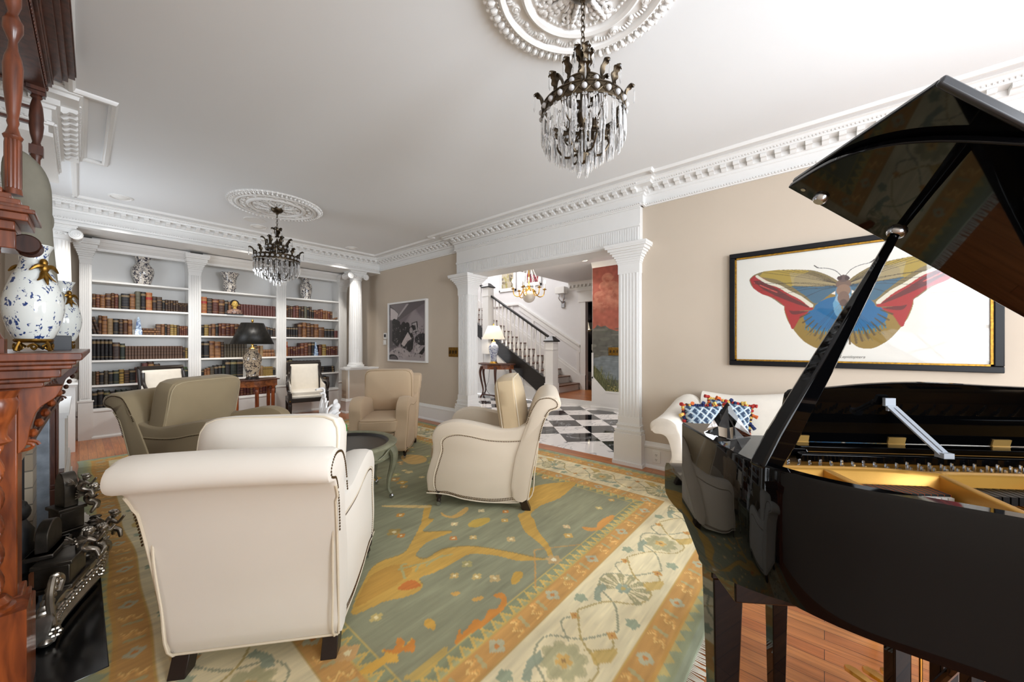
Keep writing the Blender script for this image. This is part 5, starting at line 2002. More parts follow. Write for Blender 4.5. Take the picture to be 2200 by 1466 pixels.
# wide cream border: palmettes, rosettes and vines
for (x0, y0), (dx, dy), L in along(.39):
    m = int(round(L / .55))
    prev = None
    for k in range(m):
        t0 = (k + .5) * L / m
        nx, ny = -dy, dx
        T = lambda a, c: (x0 + dx * (t0 + a) + nx * c, y0 + dy * (t0 + a) + ny * c)
        # winding vine
        for s_, cc in ((1, (150, 150, 128)), (-1, (176, 156, 104))):
            cv.stroke(smooth_curve([T(-L / m / 2, -.1 * s_), T(-.14, -.02 * s_), T(-.06, .1 * s_), T(.06, .12 * s_), T(.14, .0), T(L / m / 2, -.1 * s_)], 7), .009, cc)
            cv.stroke(smooth_curve([T(.1, .04 * s_), T(.17, .12 * s_), T(.24, .09 * s_)], 5), .008, cc)
            cv.flower(*T(.24, .09 * s_), .024, (198, 150, 86), (170, 100, 60), 4)
            cv.flower(*T(-.2, .13 * s_), .035, (150, 160, 140), None, 5)
        if k % 2 == 0:
            # fan palmette
            for q in range(9):
                a = R(-120 + q * 30)
                p1 = T(.11 * math.cos(a), .11 * math.sin(a))
                p0 = T(.03 * math.cos(a), .03 * math.sin(a))
                cv.stroke([p0, p1], [.012, .038], (158, 152, 120))
                cv.stroke([p0, T(.1 * math.cos(a), .1 * math.sin(a))], .005, (196, 186, 150))
            cv.flower(*T(0, 0), .042, (146, 158, 144), (180, 160, 100), 6)
        else:
            cv.flower(*T(0, 0), .1, (182, 174, 140), None, 8, depth=.25)
            for q in range(8):
                a = 2 * PI * q / 8
                cv.disc(*T(.062 * math.cos(a), .062 * math.sin(a)), .025, .025, (164, 160, 128), .8)
            cv.flower(*T(0, 0), .035, (196, 160, 96), (150, 120, 80), 5)
        cv.poly([T(-.16, .04), T(-.1, .075), T(-.05, .06), T(-.02, .1), T(-.09, .11), T(-.17, .075)], (140, 152, 138), .9)
        cv.poly([T(.06, -.1), T(.12, -.15), T(.2, -.14), T(.16, -.1), T(.1, -.06)], (196, 164, 92), .8)
# field motifs (traced where they lie on the carpet)
GA = rc6([(140, 1095), (230, 880), (300, 810), (430, 760), (480, 690), (530, 590), (550, 500), (590, 495), (570, 560), (600, 570), (560, 610), (545, 640), (700, 635), (640, 665), (560, 700), (500, 770), (560, 790), (640, 740), (760, 722), (860, 725), (980, 745), (1080, 765), (1170, 785), (1240, 795), (1170, 800), (1060, 800), (960, 775), (840, 762), (780, 772), (700, 820), (600, 870), (520, 900), (540, 950), (460, 1000), (330, 1030), (240, 1070)], 4)
cv.poly([(x + .008, y + .008) for x, y in GA], (150, 122, 64), .6)
cv.poly(GA, GLD)
cv.poly(rc6([(160, 1060), (240, 900), (330, 840), (440, 820), (480, 860), (400, 930), (300, 990)]), (178, 132, 58), .6)
cv.poly(rc6([(430, 930), (480, 910), (530, 940), (460, 965), (400, 960)]), (194, 108, 48), .9)
for pl in ([(410, 850), (480, 830), (560, 810), (640, 780), (700, 765)], [(500, 860), (520, 820)], [(560, 830), (590, 800)], [(440, 900), (420, 830), (450, 820)], [(600, 800), (650, 770)]):
    cv.stroke(rc6(pl, 4, False), .014, (166, 158, 110))
cv.poly(rc6([(1110, 520), (1120, 420), (1160, 385), (1260, 365), (1390, 360), (1360, 400), (1300, 450), (1200, 490), (1140, 540), (1160, 570), (1170, 610), (1200, 660), (1240, 710), (1265, 780), (1240, 780), (1215, 730), (1160, 680), (1110, 640), (1085, 590), (1070, 540)]), GLD)
cv.stroke(rc6([(1165, 740), (1280, 725), (1420, 710)], 3, False), .01, ORG, .8)
cv.stroke(rc6([(1160, 740), (1165, 830), (1165, 950)], 3, False), .01, ORG, .8)
c0 = rpx(700 + 1268 / 2.59, 900 + 795 / 2.59)
cv.flower(*c0, .05, (186, 156, 110), (226, 214, 190), 6)
cv.poly(rc6([(950, 985), (990, 985), (1010, 1030), (985, 1080), (920, 1130), (870, 1175), (800, 1215), (720, 1270), (745, 1180), (760, 1210), (830, 1130), (870, 1140), (905, 1080), (950, 1070), (975, 1020), (930, 1000)]), (204, 134, 58))
cv.poly(rc6([(1425, 610), (1500, 615), (1520, 580), (1590, 545), (1605, 560), (1560, 600), (1530, 625), (1460, 635)]), (204, 144, 74))
cv.poly(rc6([(190, 1420), (260, 1370), (330, 1330), (310, 1300), (380, 1295), (400, 1235), (440, 1250), (430, 1290), (480, 1235), (490, 1260), (470, 1290), (490, 1310), (430, 1310), (400, 1330), (400, 1370), (330, 1380), (260, 1430), (200, 1440)]), (214, 166, 72))
cv.poly(rc6([(310, 1300), (380, 1295), (400, 1235), (440, 1250), (430, 1290), (490, 1240), (490, 1310), (430, 1310), (380, 1325)]), (206, 132, 56))
cv.poly(rc6([(430, 1466), (520, 1400), (600, 1330), (670, 1285), (665, 1330), (600, 1400), (540, 1466)]), (196, 162, 84), .8)
cv.poly(rc6([(640, 530), (700, 550), (780, 500), (790, 520), (730, 560), (660, 555)]), (196, 158, 92))
cv.poly(rc6([(790, 600), (830, 570), (910, 560), (900, 590), (830, 615)]), (188, 158, 74))
for pts, cc in (([(545, 1150), (575, 1125), (610, 1150), (600, 1190), (565, 1175)], (204, 158, 70)), ([(690, 985), (730, 975), (750, 985), (715, 1000)], (204, 158, 84)), ([(805, 1020), (860, 1000), (880, 1010), (840, 1030)], (204, 158, 84)),
                ([(1040, 880), (1070, 860), (1100, 880), (1060, 930), (1030, 930)], (198, 156, 70)), ([(420, 215), (470, 205), (550, 215), (555, 245), (480, 260), (430, 240)], (200, 166, 106)), ([(330, 490), (560, 490), (560, 505), (340, 500)], (206, 178, 120))):
    cv.poly(rc6(pts), cc)
for x, y, r_, cc in ((120, 1320, .05, (198, 156, 104)), (940, 900, .035, (190, 164, 116)), (1030, 680, .035, (190, 164, 116)), (710, 675, .03, (196, 128, 66)), (820, 670, .03, (200, 170, 110)), (415, 545, .035, (198, 140, 60)), (785, 820, .035, (170, 160, 110)), (715, 595, .03, (200, 180, 140)),
                     (995, 575, .03, (198, 160, 90)), (1340, 610, .03, (206, 180, 140)), (1350, 660, .035, (198, 160, 90)), (1220, 335, .04, (196, 152, 84)), (865, 520, .03, (206, 190, 150)), (1000, 525, .03, (200, 130, 60)), (380, 640, .05, (166, 140, 80)), (420, 660, .03, (196, 130, 60)), (1520, 505, .03, (190, 170, 110)),
                     (380, 345, .06, (180, 140, 84)), (435, 385, .04, (180, 150, 96)), (840, 890, .03, (190, 166, 110)), (715, 885, .03, (190, 160, 100)), (1340, 900, .02, (190, 166, 110)), (280, 1120, .03, (190, 170, 110)), (1590, 460, .03, (200, 160, 90))):
    c0 = rpx(700 + x / 2.59, 900 + y / 2.59)
    cv.flower(*c0, r_, cc, (224, 210, 170), 4)
for k in range(70):      # the far field, mirrored small motifs
    x, y = rs.uniform(.85, RW - .85), rs.uniform(2.4, RL - .9)
    cv.flower(x, y, rs.uniform(.025, .06), rs.choice([GLD, ORG, (200, 180, 130), (160, 158, 110)]), (220, 205, 160), rs.choice([4, 5, 6]), rot=rs.uniform(0, 3))
for k in range(7):
    x, y = rs.uniform(1.0, RW - 1.0), 2.5 + k * .38
    P_ = [(x, y), (x + rs.uniform(-.3, .3), y + .15), (x + rs.uniform(-.4, .4), y + .35)]
    cv.stroke(smooth_curve(P_, 6), [.05] * 5 + [.08] * 4 + [.03] * 4, GLD)
g_ = cv.a.mean(-1, keepdims=True)
cv.a[:] = np.clip((cv.a * .9 + g_ * .1) * np.array([1.09, 1.08, 1.02]), 0, 240)
cv.blotch(.035, .09, (3.0, .3))
cv.blotch(.03, .5)
cv.blotch(.028, .02, (3.5, .4))
rug = thing('area_rug', 'large green and gold floral rug with cream border under the club chairs', 'rug', (RX, RY, 0))
sway = lambda Y: .018 * np.sin(Y * 3.1) + .012 * np.sin(Y * 7 + 1)
cv.mesh('pile', lambda X, Y: (X + sway(Y) * np.clip(1 - X / .5, 0, 1), Y, .011 + 0 * X), RUGM, rug, skirt=0)
b = MB()
x = .005
while x < RW:
    a = rs.uniform(-.012, .012)
    b.tube([(x, .002, .006), (x + a * .5, -.025, .004), (x + a, -.05, .003)], .0028, 4)
    x += .0085
o = build('fringe', b, M('wool_fringe', (224, 218, 202), .9), rug)
o['kind'] = 'stuff'

# =================================================================== SOFA AND PILLOWS
SF = (2.93, -1.2)
t_ = thing('sofa', 'cream damask camelback sofa against the right wall behind the piano', 'sofa', (0, 0, .011))
ya, yb = -1.25, .95
# back: serpentine camel top, padded
rings = []
n = 26
for i in range(n + 1):
    y = ya + .1 + (yb - ya - .2) * i / n
    u = (y - ya) / (yb - ya)
    v = abs(u - .5) * 2
    top = .80 + .10 * math.cos(min(1, v / .72) * PI / 2) ** 1.2 * (1 if v < .72 else 0) - .02 * math.sin(min(1, v / .72) * PI) + (.03 * ((v - .72) / .28) if v > .72 else 0)
    rings.append([(3.72, y, .3), (3.745, y, top - .05), (3.735, y, top - .01), (3.70, y, top), (3.665, y, top - .012), (3.63, y, top - .05), (3.56, y, .42), (3.54, y, .3)])
build('backrest', MB().loft(rings), LEATHR, t_, smooth=60)
for sg, yo in ((1, yb), (-1, ya)):
    # rolled arm: cross-section in y,z lofted along x
    rings = []
    for x, dz, k in ((2.945, -.05, .93), (2.955, -.045, 1), (3.05, -.04, 1), (3.2, -.02, 1), (3.4, .03, 1.0), (3.55, .06, 1.02), (3.68, .08, 1.0)):
        pr = smooth_curve([(-.14, .3), (-.13, .48), (-.12, .59), (-.08, .67), (-.02, .705), (.055, .7), (.105, .66), (.11, .61), (.08, .575), (.025, .575), (-.02, .55), (-.05, .47), (-.06, .38), (-.04, .3)], 3, True)
        rings.append([(x, yo + sg * (-.02 + (py + .02) * k), .3 + (pz - .3) * (1 + dz / .43 * (1 if pz > .4 else 0)) * (k if pz > .6 else 1)) for py, pz in pr])
    o = build('arm', MB().loft(rings), LEATHR, t_, smooth=60)
build('seat_cushion', cushion_mb(.62, yb - ya - .3, .14, p=10).shift(3.26, (ya + yb) / 2, .45), LEATHR, t_)
b = MB()
rings = []
for y in np.linspace(ya + .12, yb - .06, 9):
    rings.append([(2.95, y, .24), (2.93, y, .3), (2.95, y, .385), (3.6, y, .385), (3.6, y, .24)])
build('seat_rail', b.loft(rings), LEATHR, t_, smooth=50)
for x in (2.985, 3.66):
    for y in (yb - .1, (ya + yb) / 2, ya + .14):
        build('leg', MB().loft([[(x - e, y - e, z), (x + e, y - e, z), (x + e, y + e, z), (x - e, y + e, z)] for e, z in ((.02, 0), (.028, .25))]), MAHO, t_)


def tassel_pillow(name, label, loc, rot, seed):
    t_ = thing(name, label, 'pillow', loc, 0, 'tasselled pillows on the cream sofa')
    t_.rotation_euler = rot
    S_ = .31
    cv = Canvas(S_, S_, .005, (44, 62, 86))
    for i in range(-8, 9):
        for s_ in (-1, 1):
            cv.stroke([(0, S_ / 2 + i * .07), (S_, S_ / 2 + i * .07 + s_ * S_)], .010, (166, 184, 196))
            cv.stroke([(0, S_ / 2 + i * .07 + s_ * .01), (S_, S_ / 2 + i * .07 + s_ * S_)], .003, (226, 226, 216))
    for i in range(-9, 10):
        for j in range(-9, 10):
            x, y = S_ / 2 + i * .035, S_ / 2 + j * .035
            if (i + j) % 2:
                cv.poly([(x - .012, y), (x, y - .012), (x + .012, y), (x, y + .012)], (140, 160, 176))
                cv.poly([(x - .005, y), (x, y - .005), (x + .005, y), (x, y + .005)], (30, 40, 66))

    def f(s_):
        def g(X, Y):
            u, v = X / S_ * 2 - 1, Y / S_ * 2 - 1
            h = .075 * np.sqrt(np.clip((1 - np.abs(u) ** 2.6) * (1 - np.abs(v) ** 2.6), 0, 1)) ** .8
            k = 1 - .05 * (1 - u * u) * np.abs(v) ** 4
            k2 = 1 - .05 * (1 - v * v) * np.abs(u) ** 4
            return (u * k2 * S_ / 2 * s_, -h * s_, v * k * S_ / 2)
        return g
    cv.mesh('cover', f(1), TEXTM, t_)
    cv.mesh('cover', f(-1), TEXTM, t_)
    rr = random.Random(seed)
    TC = [M('tassel_wool_%d%d' % (seed, i), c, .9) for i, c in enumerate(((160, 40, 34), (214, 178, 92), (28, 40, 84), (200, 98, 46), (60, 26, 30)))]
    b = MB()
    for k in range(72):
        q = k / 72 * 4
        e, u = int(q), (q % 1) * 2 - 1
        x, z = [(u, -1), (1, u), (-u, 1), (-1, -u)][e]
        b.m = rr.randrange(5)
        b.ball((x * S_ / 2 * 1.01, rr.uniform(-.01, .01), z * S_ / 2 * 1.01), rr.uniform(.012, .018), 6, 4)
    build('trim', b, TC, t_)
    for k in range(16):
        q = k / 16 * 4
        e, u = int(q), (q % 1) * 2 - 1
        x, z = [(u, -1), (1, u), (-u, 1), (-1, -u)][e]
        x, z = x * S_ / 2, z * S_ / 2
        d = Vector((x, 0, z)).normalized()
        p = Vector((x, -.01, z)) + d * .015
        b = MB().ball(tuple(p), .014, 8, 6)
        tip = p + d * .028 + Vector((rr.uniform(-.012, .012), -.012, -.022))
        b.tube([tuple(p), tuple((p + tip) / 2), tuple(tip)], [.009, .013, .015], 8)
        build('tassel', b, TC[k % 4], t_)
    return t_


tassel_pillow('pillow', 'blue diamond pattern pillow with multicoloured tassels in the sofa corner', (3.2, .72, .615), (R(-14), 0, R(-52)), 1)
tassel_pillow('pillow', 'second tasselled blue pillow further right, partly hidden by the crystal pyramid', (3.42, .6, .63), (R(-16), R(10), R(-70)), 2)

# =================================================================== GRAND PIANO
# local frame: x towards the bass side, y towards the player, z up
PK = (1.4117, .3925)
pz_ = math.atan2(-.824, .566)
pn = thing('grand_piano', 'black lacquered grand piano with raised lid and gold plate at the right', 'piano', (PK[0], PK[1], 0), pz_)
WB = 1.33
TOP = .97
OUT = [(0, 0), (0, .15), (0, .3), (.002, .42), (.02, .5), (.06, .56), (.14, .625), (.235, .68), (.33, .74), (.43, .83), (.51, .95), (.57, 1.1), (.63, 1.26), (.72, 1.39), (.86, 1.47), (1.02, 1.47), (1.17, 1.4), (1.28, 1.27), (1.33, 1.1), (1.33, .8), (1.33, .4), (1.33, 0)]
OC = smooth_curve(OUT, 8)     # (w, s)


def fair(P, step=.02, it=30):
    P = np.array(P)
    d = np.r_[0, np.cumsum(np.hypot(*(P[1:] - P[:-1]).T))]
    q = np.linspace(0, d[-1], int(d[-1] / step) + 1)
    P = np.stack([np.interp(q, d, P[:, 0]), np.interp(q, d, P[:, 1])], 1)
    for _ in range(it):
        P[1:-1] = .25 * P[:-2] + .5 * P[1:-1] + .25 * P[2:]
    return [tuple(p) for p in P]


OC = fair(OC)


def offs(P, d):
    out = []
    n = len(P)
    for i in range(n):
        a, c = np.array(P[max(0, i - 1)]), np.array(P[min(n - 1, i + 1)])
        t0 = (c - a) / (np.linalg.norm(c - a) + 1e-9)
        nn = np.array((t0[1], -t0[0]))     # towards the inside
        out.append((P[i][0] + nn[0] * d, P[i][1] + nn[1] * d))
    return out


IC = offs(OC, .03)
zb = lambda s_: .58 if s_ < .0 else (float(np.interp(s_, [0, .14, .2, .4, .52], [.64, .575, .56, .64, .685])))
rings = []
for (w0, s0), (w1, s1) in zip(OC, IC):
    z = zb(s0) if w0 < .3 else (.685 if s0 > .45 else .6)
    rings.append([(w0, -s0, z), (w0, -s0, TOP - .006), (w0 + (w1 - w0) * .12, -(s0 + (s1 - s0) * .12), TOP), (w1, -s1, TOP), (w1, -s1, z + .02)])
build('case_rim', MB().loft(rings), LACQ, pn, smooth=40)
# cheeks with the moulded arms in front of the rim
for w0, w1, nm in ((0, .06, 'arm'), (1.27, 1.33, 'arm')):
    pr = [(0, .8), (.005, .778), (.02, .77), (.06, .772), (.1, .776), (.15, .776), (.185, .765), (.2, .74), (.2, .66), (.185, .64), (.15, .632), (.1, .632), (.03, .635), (0, .64)]
    build(nm, MB().prism(pr, 'x', w0, w1), LACQ, pn)
build('keybed', MB().box(.05, 1.28, -.22, .2, .58, .66).box(.02, .18, -.34, -.1, .555, .62), LACQ, pn, bevel=.004)
build('key_slip', MB().box(.06, 1.27, .175, .2, .66, .71), LACQ, pn, bevel=.003)
build('fallboard', MB().box(.06, 1.27, .03, .05, .7, .9), LACQ, pn, bevel=.003)
b = MB()
nw = 52
kw = 1.16 / nw
for k in range(nw):
    b.box(.085 + k * kw + .0006, .085 + (k + 1) * kw - .0006, .04, .18, .69, .715)
build('white_keys', b, PLASTICW, pn)
b = MB()
for k in range(nw - 1):
    if k % 7 not in (1, 4):
        b.box(.085 + (k + 1) * kw - .006, .085 + (k + 1) * kw + .006, .04, .13, .715, .728)
build('black_keys', b, IRON, pn)
# flat treble end of the case top, soundboard, plate
build('side_ledge', MB().prism([(.02, -.005), (.13, -.005), (.13, -.3), (.1, -.36), (.04, -.4), (.02, -.4)], 'z', .945, TOP - .0006), LACQ, pn, bevel=.002)
sb = [(w_, -s_) for w_, s_ in offs(OC, .04)]
build('soundboard', MB().prism(sb, 'z', .86, .87), wood('spruce', (150, 100, 56), (196, 146, 88), (3, 20, 3), .3, .4), pn)
inn = [(w_, s_) for w_, s_ in offs(OC, .032) if s_ > .3]
inn2 = [(w_, s_) for w_, s_ in offs(OC, .07) if s_ > .3]
n = min(len(inn), len(inn2))
b = MB()
rings = [[(a[0], -a[1], .86), (a[0], -a[1], .9), (c_[0], -c_[1], .893), (c_[0], -c_[1], .86)] for a, c_ in zip(inn[:n], inn2[:n])]
b.loft(rings)
build('plate_flange', b, GOLDP, pn, smooth=40)
# pin block web and the raised ridge behind it
build('pin_block', MB().box(.06, 1.27, -.4, -.1, .9, .915), GOLDP, pn)
rg = [(.055, -.42), (.3, -.415), (.42, -.44), (.5, -.43), (1.27, -.43)]
b = MB()
rings = []
for x, y in smooth_curve(rg, 5):
    rings.append([(x, y + .02, .9), (x, y + .012, .952), (x, y - .008, .955), (x, y - .016, .948), (x, y - .02, .87)])
b.loft(rings)
build('plate_ridge', b, GOLDP, pn, smooth=50)
for w0, s1, lean in ((.185, .62, .0), (.42, .735, -.07), (.62, 1.16, -.03), (.86, 1.36, .05), (1.1, 1.3, .05)):
    b = MB()
    w1 = w0 + lean
    b.loft([[(w0 - .01, -.43, .87), (w0 - .008, -.43, .953), (w0 + .008, -.43, .953), (w0 + .01, -.43, .87)], [(w1 - .01, -s1, .87), (w1 - .008, -s1, .948), (w1 + .008, -s1, .948), (w1 + .01, -s1, .87)]])
    build('plate_strut', b, GOLDP, pn, bevel=.004)
b = MB()
for k in range(64):
    w0 = .1 + k * .0178
    if min(abs(w0 - q) for q in (.185, .42, .62, .86, 1.1)) < .012:
        continue
    for q in range(2):
        s_ = .3 + .035 * q + (k % 3) * .012
        b.lathe([(.0034, 0), (.0034, .024), (.0026, .026)], 6, (w0 + q * .004, -s_, .912))
o = build('tuning_pins', b, CHROME, pn)
o['kind'] = 'stuff'
b = MB()
for k in range(84):
    w0 = .08 + k * .0138
    s1 = min(float(np.interp(w0, [.06, .14, .235, .33, .43, .51, .6, .7], [.56, .63, .68, .74, .83, .95, 1.12, 1.36])), 1.36)
    b.box(w0 - .0011, w0 + .0011, -s1 + .03, -.42, .9, .9018)
o = build('strings', b, M('copper_strings', (150, 96, 58), .3, metal=.9), pn)
o['kind'] = 'stuff'
for w0 in np.arange(.225, .385, .0128):
    o = build('damper', MB().box(w0 - .006, w0 + .006, -.5, -.45, .908, .926), IRON, pn)
    build('felt', MB().box(w0 - .0055, w0 + .0055, -.508, -.5, .902, .922), PLASTICW, o)
    build('wire', MB().box(w0 + .0063, w0 + .0075, -.5, -.45, .915, .9265), M('rust_felt', (190, 92, 44), .8) if 'rust_felt' not in bpy.data.materials else bpy.data.materials['rust_felt'], o)
for w0 in np.arange(.46, 1.2, .0155):
    if min(abs(w0 - q) for q in (.61, .88, 1.12)) > .02:
        o = build('damper', MB().box(w0 - .006, w0 + .006, -.5, -.45, .908, .926), IRON, pn)
build('plate_rail', MB().box(.27, 1.25, -.255, -.19, .915, .93), GOLDP, pn)
# music desk assembly
build('desk_block', MB().box(.12, .26, -.26, -.1, .925, .955), LACQ, pn, bevel=.01)
build('desk_shelf', MB().box(.25, 1.25, -.185, -.11, .925, .944), LACQ, pn, bevel=.003)
build('desk_bar', MB().box(.22, 1.25, -.285, -.262, .925, .948), LACQ, pn, bevel=.004)
dk = [(.25, 0)] + smooth_curve([(.25, .02), (.25, .14), (.256, .162), (.275, .172), (.36, .178), (.48, .192), (.62, .198), (.8, .19), (.96, .182), (1.04, .17), (1.06, .15), (1.06, .02)], 4) + [(1.06, 0)]
Md = Matrix.Translation((0, -.135, .945)) @ Matrix.Rotation(R(13), 4, 'X')
HINGE = M('polished_brass_hinge', (236, 190, 110), .3, metal=.55)
dsk = build('music_desk', MB().prism(dk, 'y', 0, .014, Md), LACQ, pn, bevel=.003)
for w0 in (.31, .585, .87):
    build('hinge', MB().box(w0 - .024, w0 + .024, -.004, 0, .002, .022, Md).box(w0 - .024, w0 + .024, -.018, -.002, -.006, .0, Md).tube([tuple(Md @ Vector((w0 - .024, -.004, .0))), tuple(Md @ Vector((w0 + .024, -.004, .0)))], .003, 6), HINGE, dsk)
b = MB()
for s_ in (-1, 1):
    b.loft([[(.53 + s_ * .008 - .006, -.185, 1.068), (.53 + s_ * .008 + .006, -.185, 1.068), (.53 + s_ * .008 + .006, -.19, 1.07), (.53 + s_ * .008 - .006, -.19, 1.07)], [(.575 + s_ * .008 - .006, -.285, .955), (.575 + s_ * .008 + .006, -.285, .955), (.575 + s_ * .008 + .006, -.29, .957), (.575 + s_ * .008 - .006, -.29, .957)]])
b.box(.518, .542, -.192, -.184, 1.055, 1.07).box(.563, .588, -.3, -.275, .948, .962)
b.box(.516, .544, -.186, -.176, 1.068, 1.092)
build('desk_brace', b, M('zinc_steel', (206, 214, 226), .4, metal=.3), pn)
# lid, folded front flap, prop
th = R(32.4)
HX_ = WB + .0
HZ_ = .985


def lidM():
    return Matrix.Translation((HX_, 0, HZ_)) @ Matrix.Rotation(th, 4, 'Y') @ Matrix.Translation((-HX_, 0, 0))


LM = lidM()
S0 = .257
lidc = [(w_ - .006 if w_ < .66 else w_ + .004, s_) for w_, s_ in OC if s_ > S0 + .02 and not (w_ > 1.3 and s_ < S0)]
lidc = [(w_, s_ + (.0 if w_ < .66 else .004)) for w_, s_ in lidc]
poly = [(-.006, -S0)] + [(w_, -s_) for w_, s_ in lidc] + [(WB + .0, -S0)]
lid = build('lid', MB().prism(poly, 'z', 0, .016, LM), LACQ, pn, bevel=.003)
flap = MB().prism([(-.006, -S0 - .001), (WB, -S0 - .001), (WB, -S0 - .395), (-.006, -S0 - .395)], 'z', .019, .033, LM)
fl = build('lid_flap', flap, LACQ, pn, bevel=.003)
build('flap_edge', MB().box(-.006, WB, -S0 - .405, -S0 - .393, .016, .035, LM), M('satin_black', (40, 41, 44), .3), fl, bevel=.004)
build('rubber_bumper', MB().lathe([(0, -.014), (.012, -.014), (.016, -.01), (.018, 0)], 20, Mx=LM @ Matrix.Translation((.075, -S0 - .03, 0))), CHROME, lid)
build('screw', MB().lathe([(0, -.002), (.006, -.002), (.006, 0)], 12, Mx=LM @ Matrix.Translation((.025, -S0 - .025, 0))), CHROME, lid)
cup = LM @ Matrix.Translation((.274, -S0 - .056, 0))
build('prop_cup', MB().lathe([(.01, -.008), (.014, -.014), (.018, -.011), (.021, -.004), (.021, 0)], 20, Mx=cup), CHROME, lid)
pt = cup @ Vector((0, 0, -.004))
pb = Vector((.03, -.45, .95))
d = (pt - pb)
L = d.length
q = d.to_track_quat('Z', 'X').to_matrix().to_4x4()
Mp = Matrix.Translation(pb) @ q
b = MB()
b.loft([[(-x, -y, z), (x, -y, z), (x, y, z), (-x, y, z)] for x, y, z in ((.025, .02, 0), (.029, .02, L * .12), (.022, .017, L * .45), (.011, .010, L * .85), (.009, .009, L))], Mx=Mp)
build('lid_prop', b, LACQ, pn, bevel=.006)
# legs, lyre, pedals
for x, y, e0, e1 in ((.075, -.14, .045, .033), (1.24, -.14, .045, .033), (.98, -1.25, .045, .033)):
    o = build('leg', MB().loft([[(x - e, y - e, z), (x + e, y - e, z), (x + e, y + e, z), (x - e, y + e, z)] for e, z in ((e1, .06), (e0, .52), (e0 + .008, .53), (e0 + .008, .58 if y > -.5 else .69))]), LACQ, pn, bevel=.004)
    build('castor', MB().lathe([(0, -.018), (.027, -.018), (.027, .018), (0, .018)], 18, Mx=Matrix.Translation((x, y, .028)) @ Matrix.Rotation(PI / 2, 4, 'Y')).box(x - .022, x + .022, y - .01, y + .01, .03, .062), BRASS, o)
b = MB().box(.57, .62, -.15, -.11, .16, .6).box(.70, .75, -.15, -.11, .16, .6).box(.57, .76, -.16, -.07, .08, .15).box(.5, .82, -.18, -.1, .56, .6)
build('lyre', b, LACQ, pn, bevel=.005)
build('lyre_brace', MB().tube([(.6, -.16, .14), (.5, -.5, .68)], .01, 8).tube([(.72, -.16, .14), (.82, -.5, .68)], .01, 8), LACQ, pn)
for x in (.61, .67, .73):
    build('pedal', MB().loft([[(x - w_, y, z - .006), (x + w_, y, z - .006), (x + w_ * .8, y, z + .005), (x - w_ * .8, y, z + .005)] for y, w_, z in ((-.1, .008, .11), (-.03, .011, .1), (.03, .019, .085), (.065, .021, .075), (.085, .01, .07))]), BRASS, pn, smooth=60)
    build('pedal_rod', MB().tube([(x, -.12, .1), (x, -.12, .58)], .0045, 8), BRASS, pn)

# bench in front of the keys
t_ = thing('piano_bench', 'black piano bench with slim tapered legs behind the piano', 'bench', (PK[0], PK[1], 0), pz_)
for x in (.33, .95):
    for y in (.02, .37):
        e0, e1 = .026, .02
        build('leg', MB().loft([[(x - e, y - e, z), (x + e, y - e, z), (x + e, y + e, z), (x - e, y + e, z)] for e, z in ((e1, 0), (e0, .42))]), LACQ, t_, bevel=.003)
build('seat', MB().box(.3, .98, -.01, .4, .42, .48), LACQ, t_, bevel=.01)

# crystal pyramid on the piano's treble ledge
t_ = thing('crystal_pyramid', 'clear crystal pyramid standing on the treble corner of the piano', 'ornament', (PK[0], PK[1], 0), pz_)
t_.location = (PK[0] + .566 * .078 - .824 * .17, PK[1] - .824 * .078 - .566 * .17, TOP + .001)
t_.rotation_euler = (0, 0, pz_ + R(28))
e = .046
build('pyramid', MB().loft([[(-e, -e, 0), (e, -e, 0), (e, e, 0), (-e, e, 0)], [(-.0005, -.0005, .1), (.0005, -.0005, .1), (.0005, .0005, .1), (-.0005, .0005, .1)]]), CRYST, t_, smooth=0)

# =================================================================== CHANDELIERS
PRM = MB()
PRM.lathe([(.0, 0), (.0045, -.02), (.0058, -.05), (.0045, -.085), (.0, -.1)], 6)
PRM.ball((0, 0, .006), .006, 6, 4)


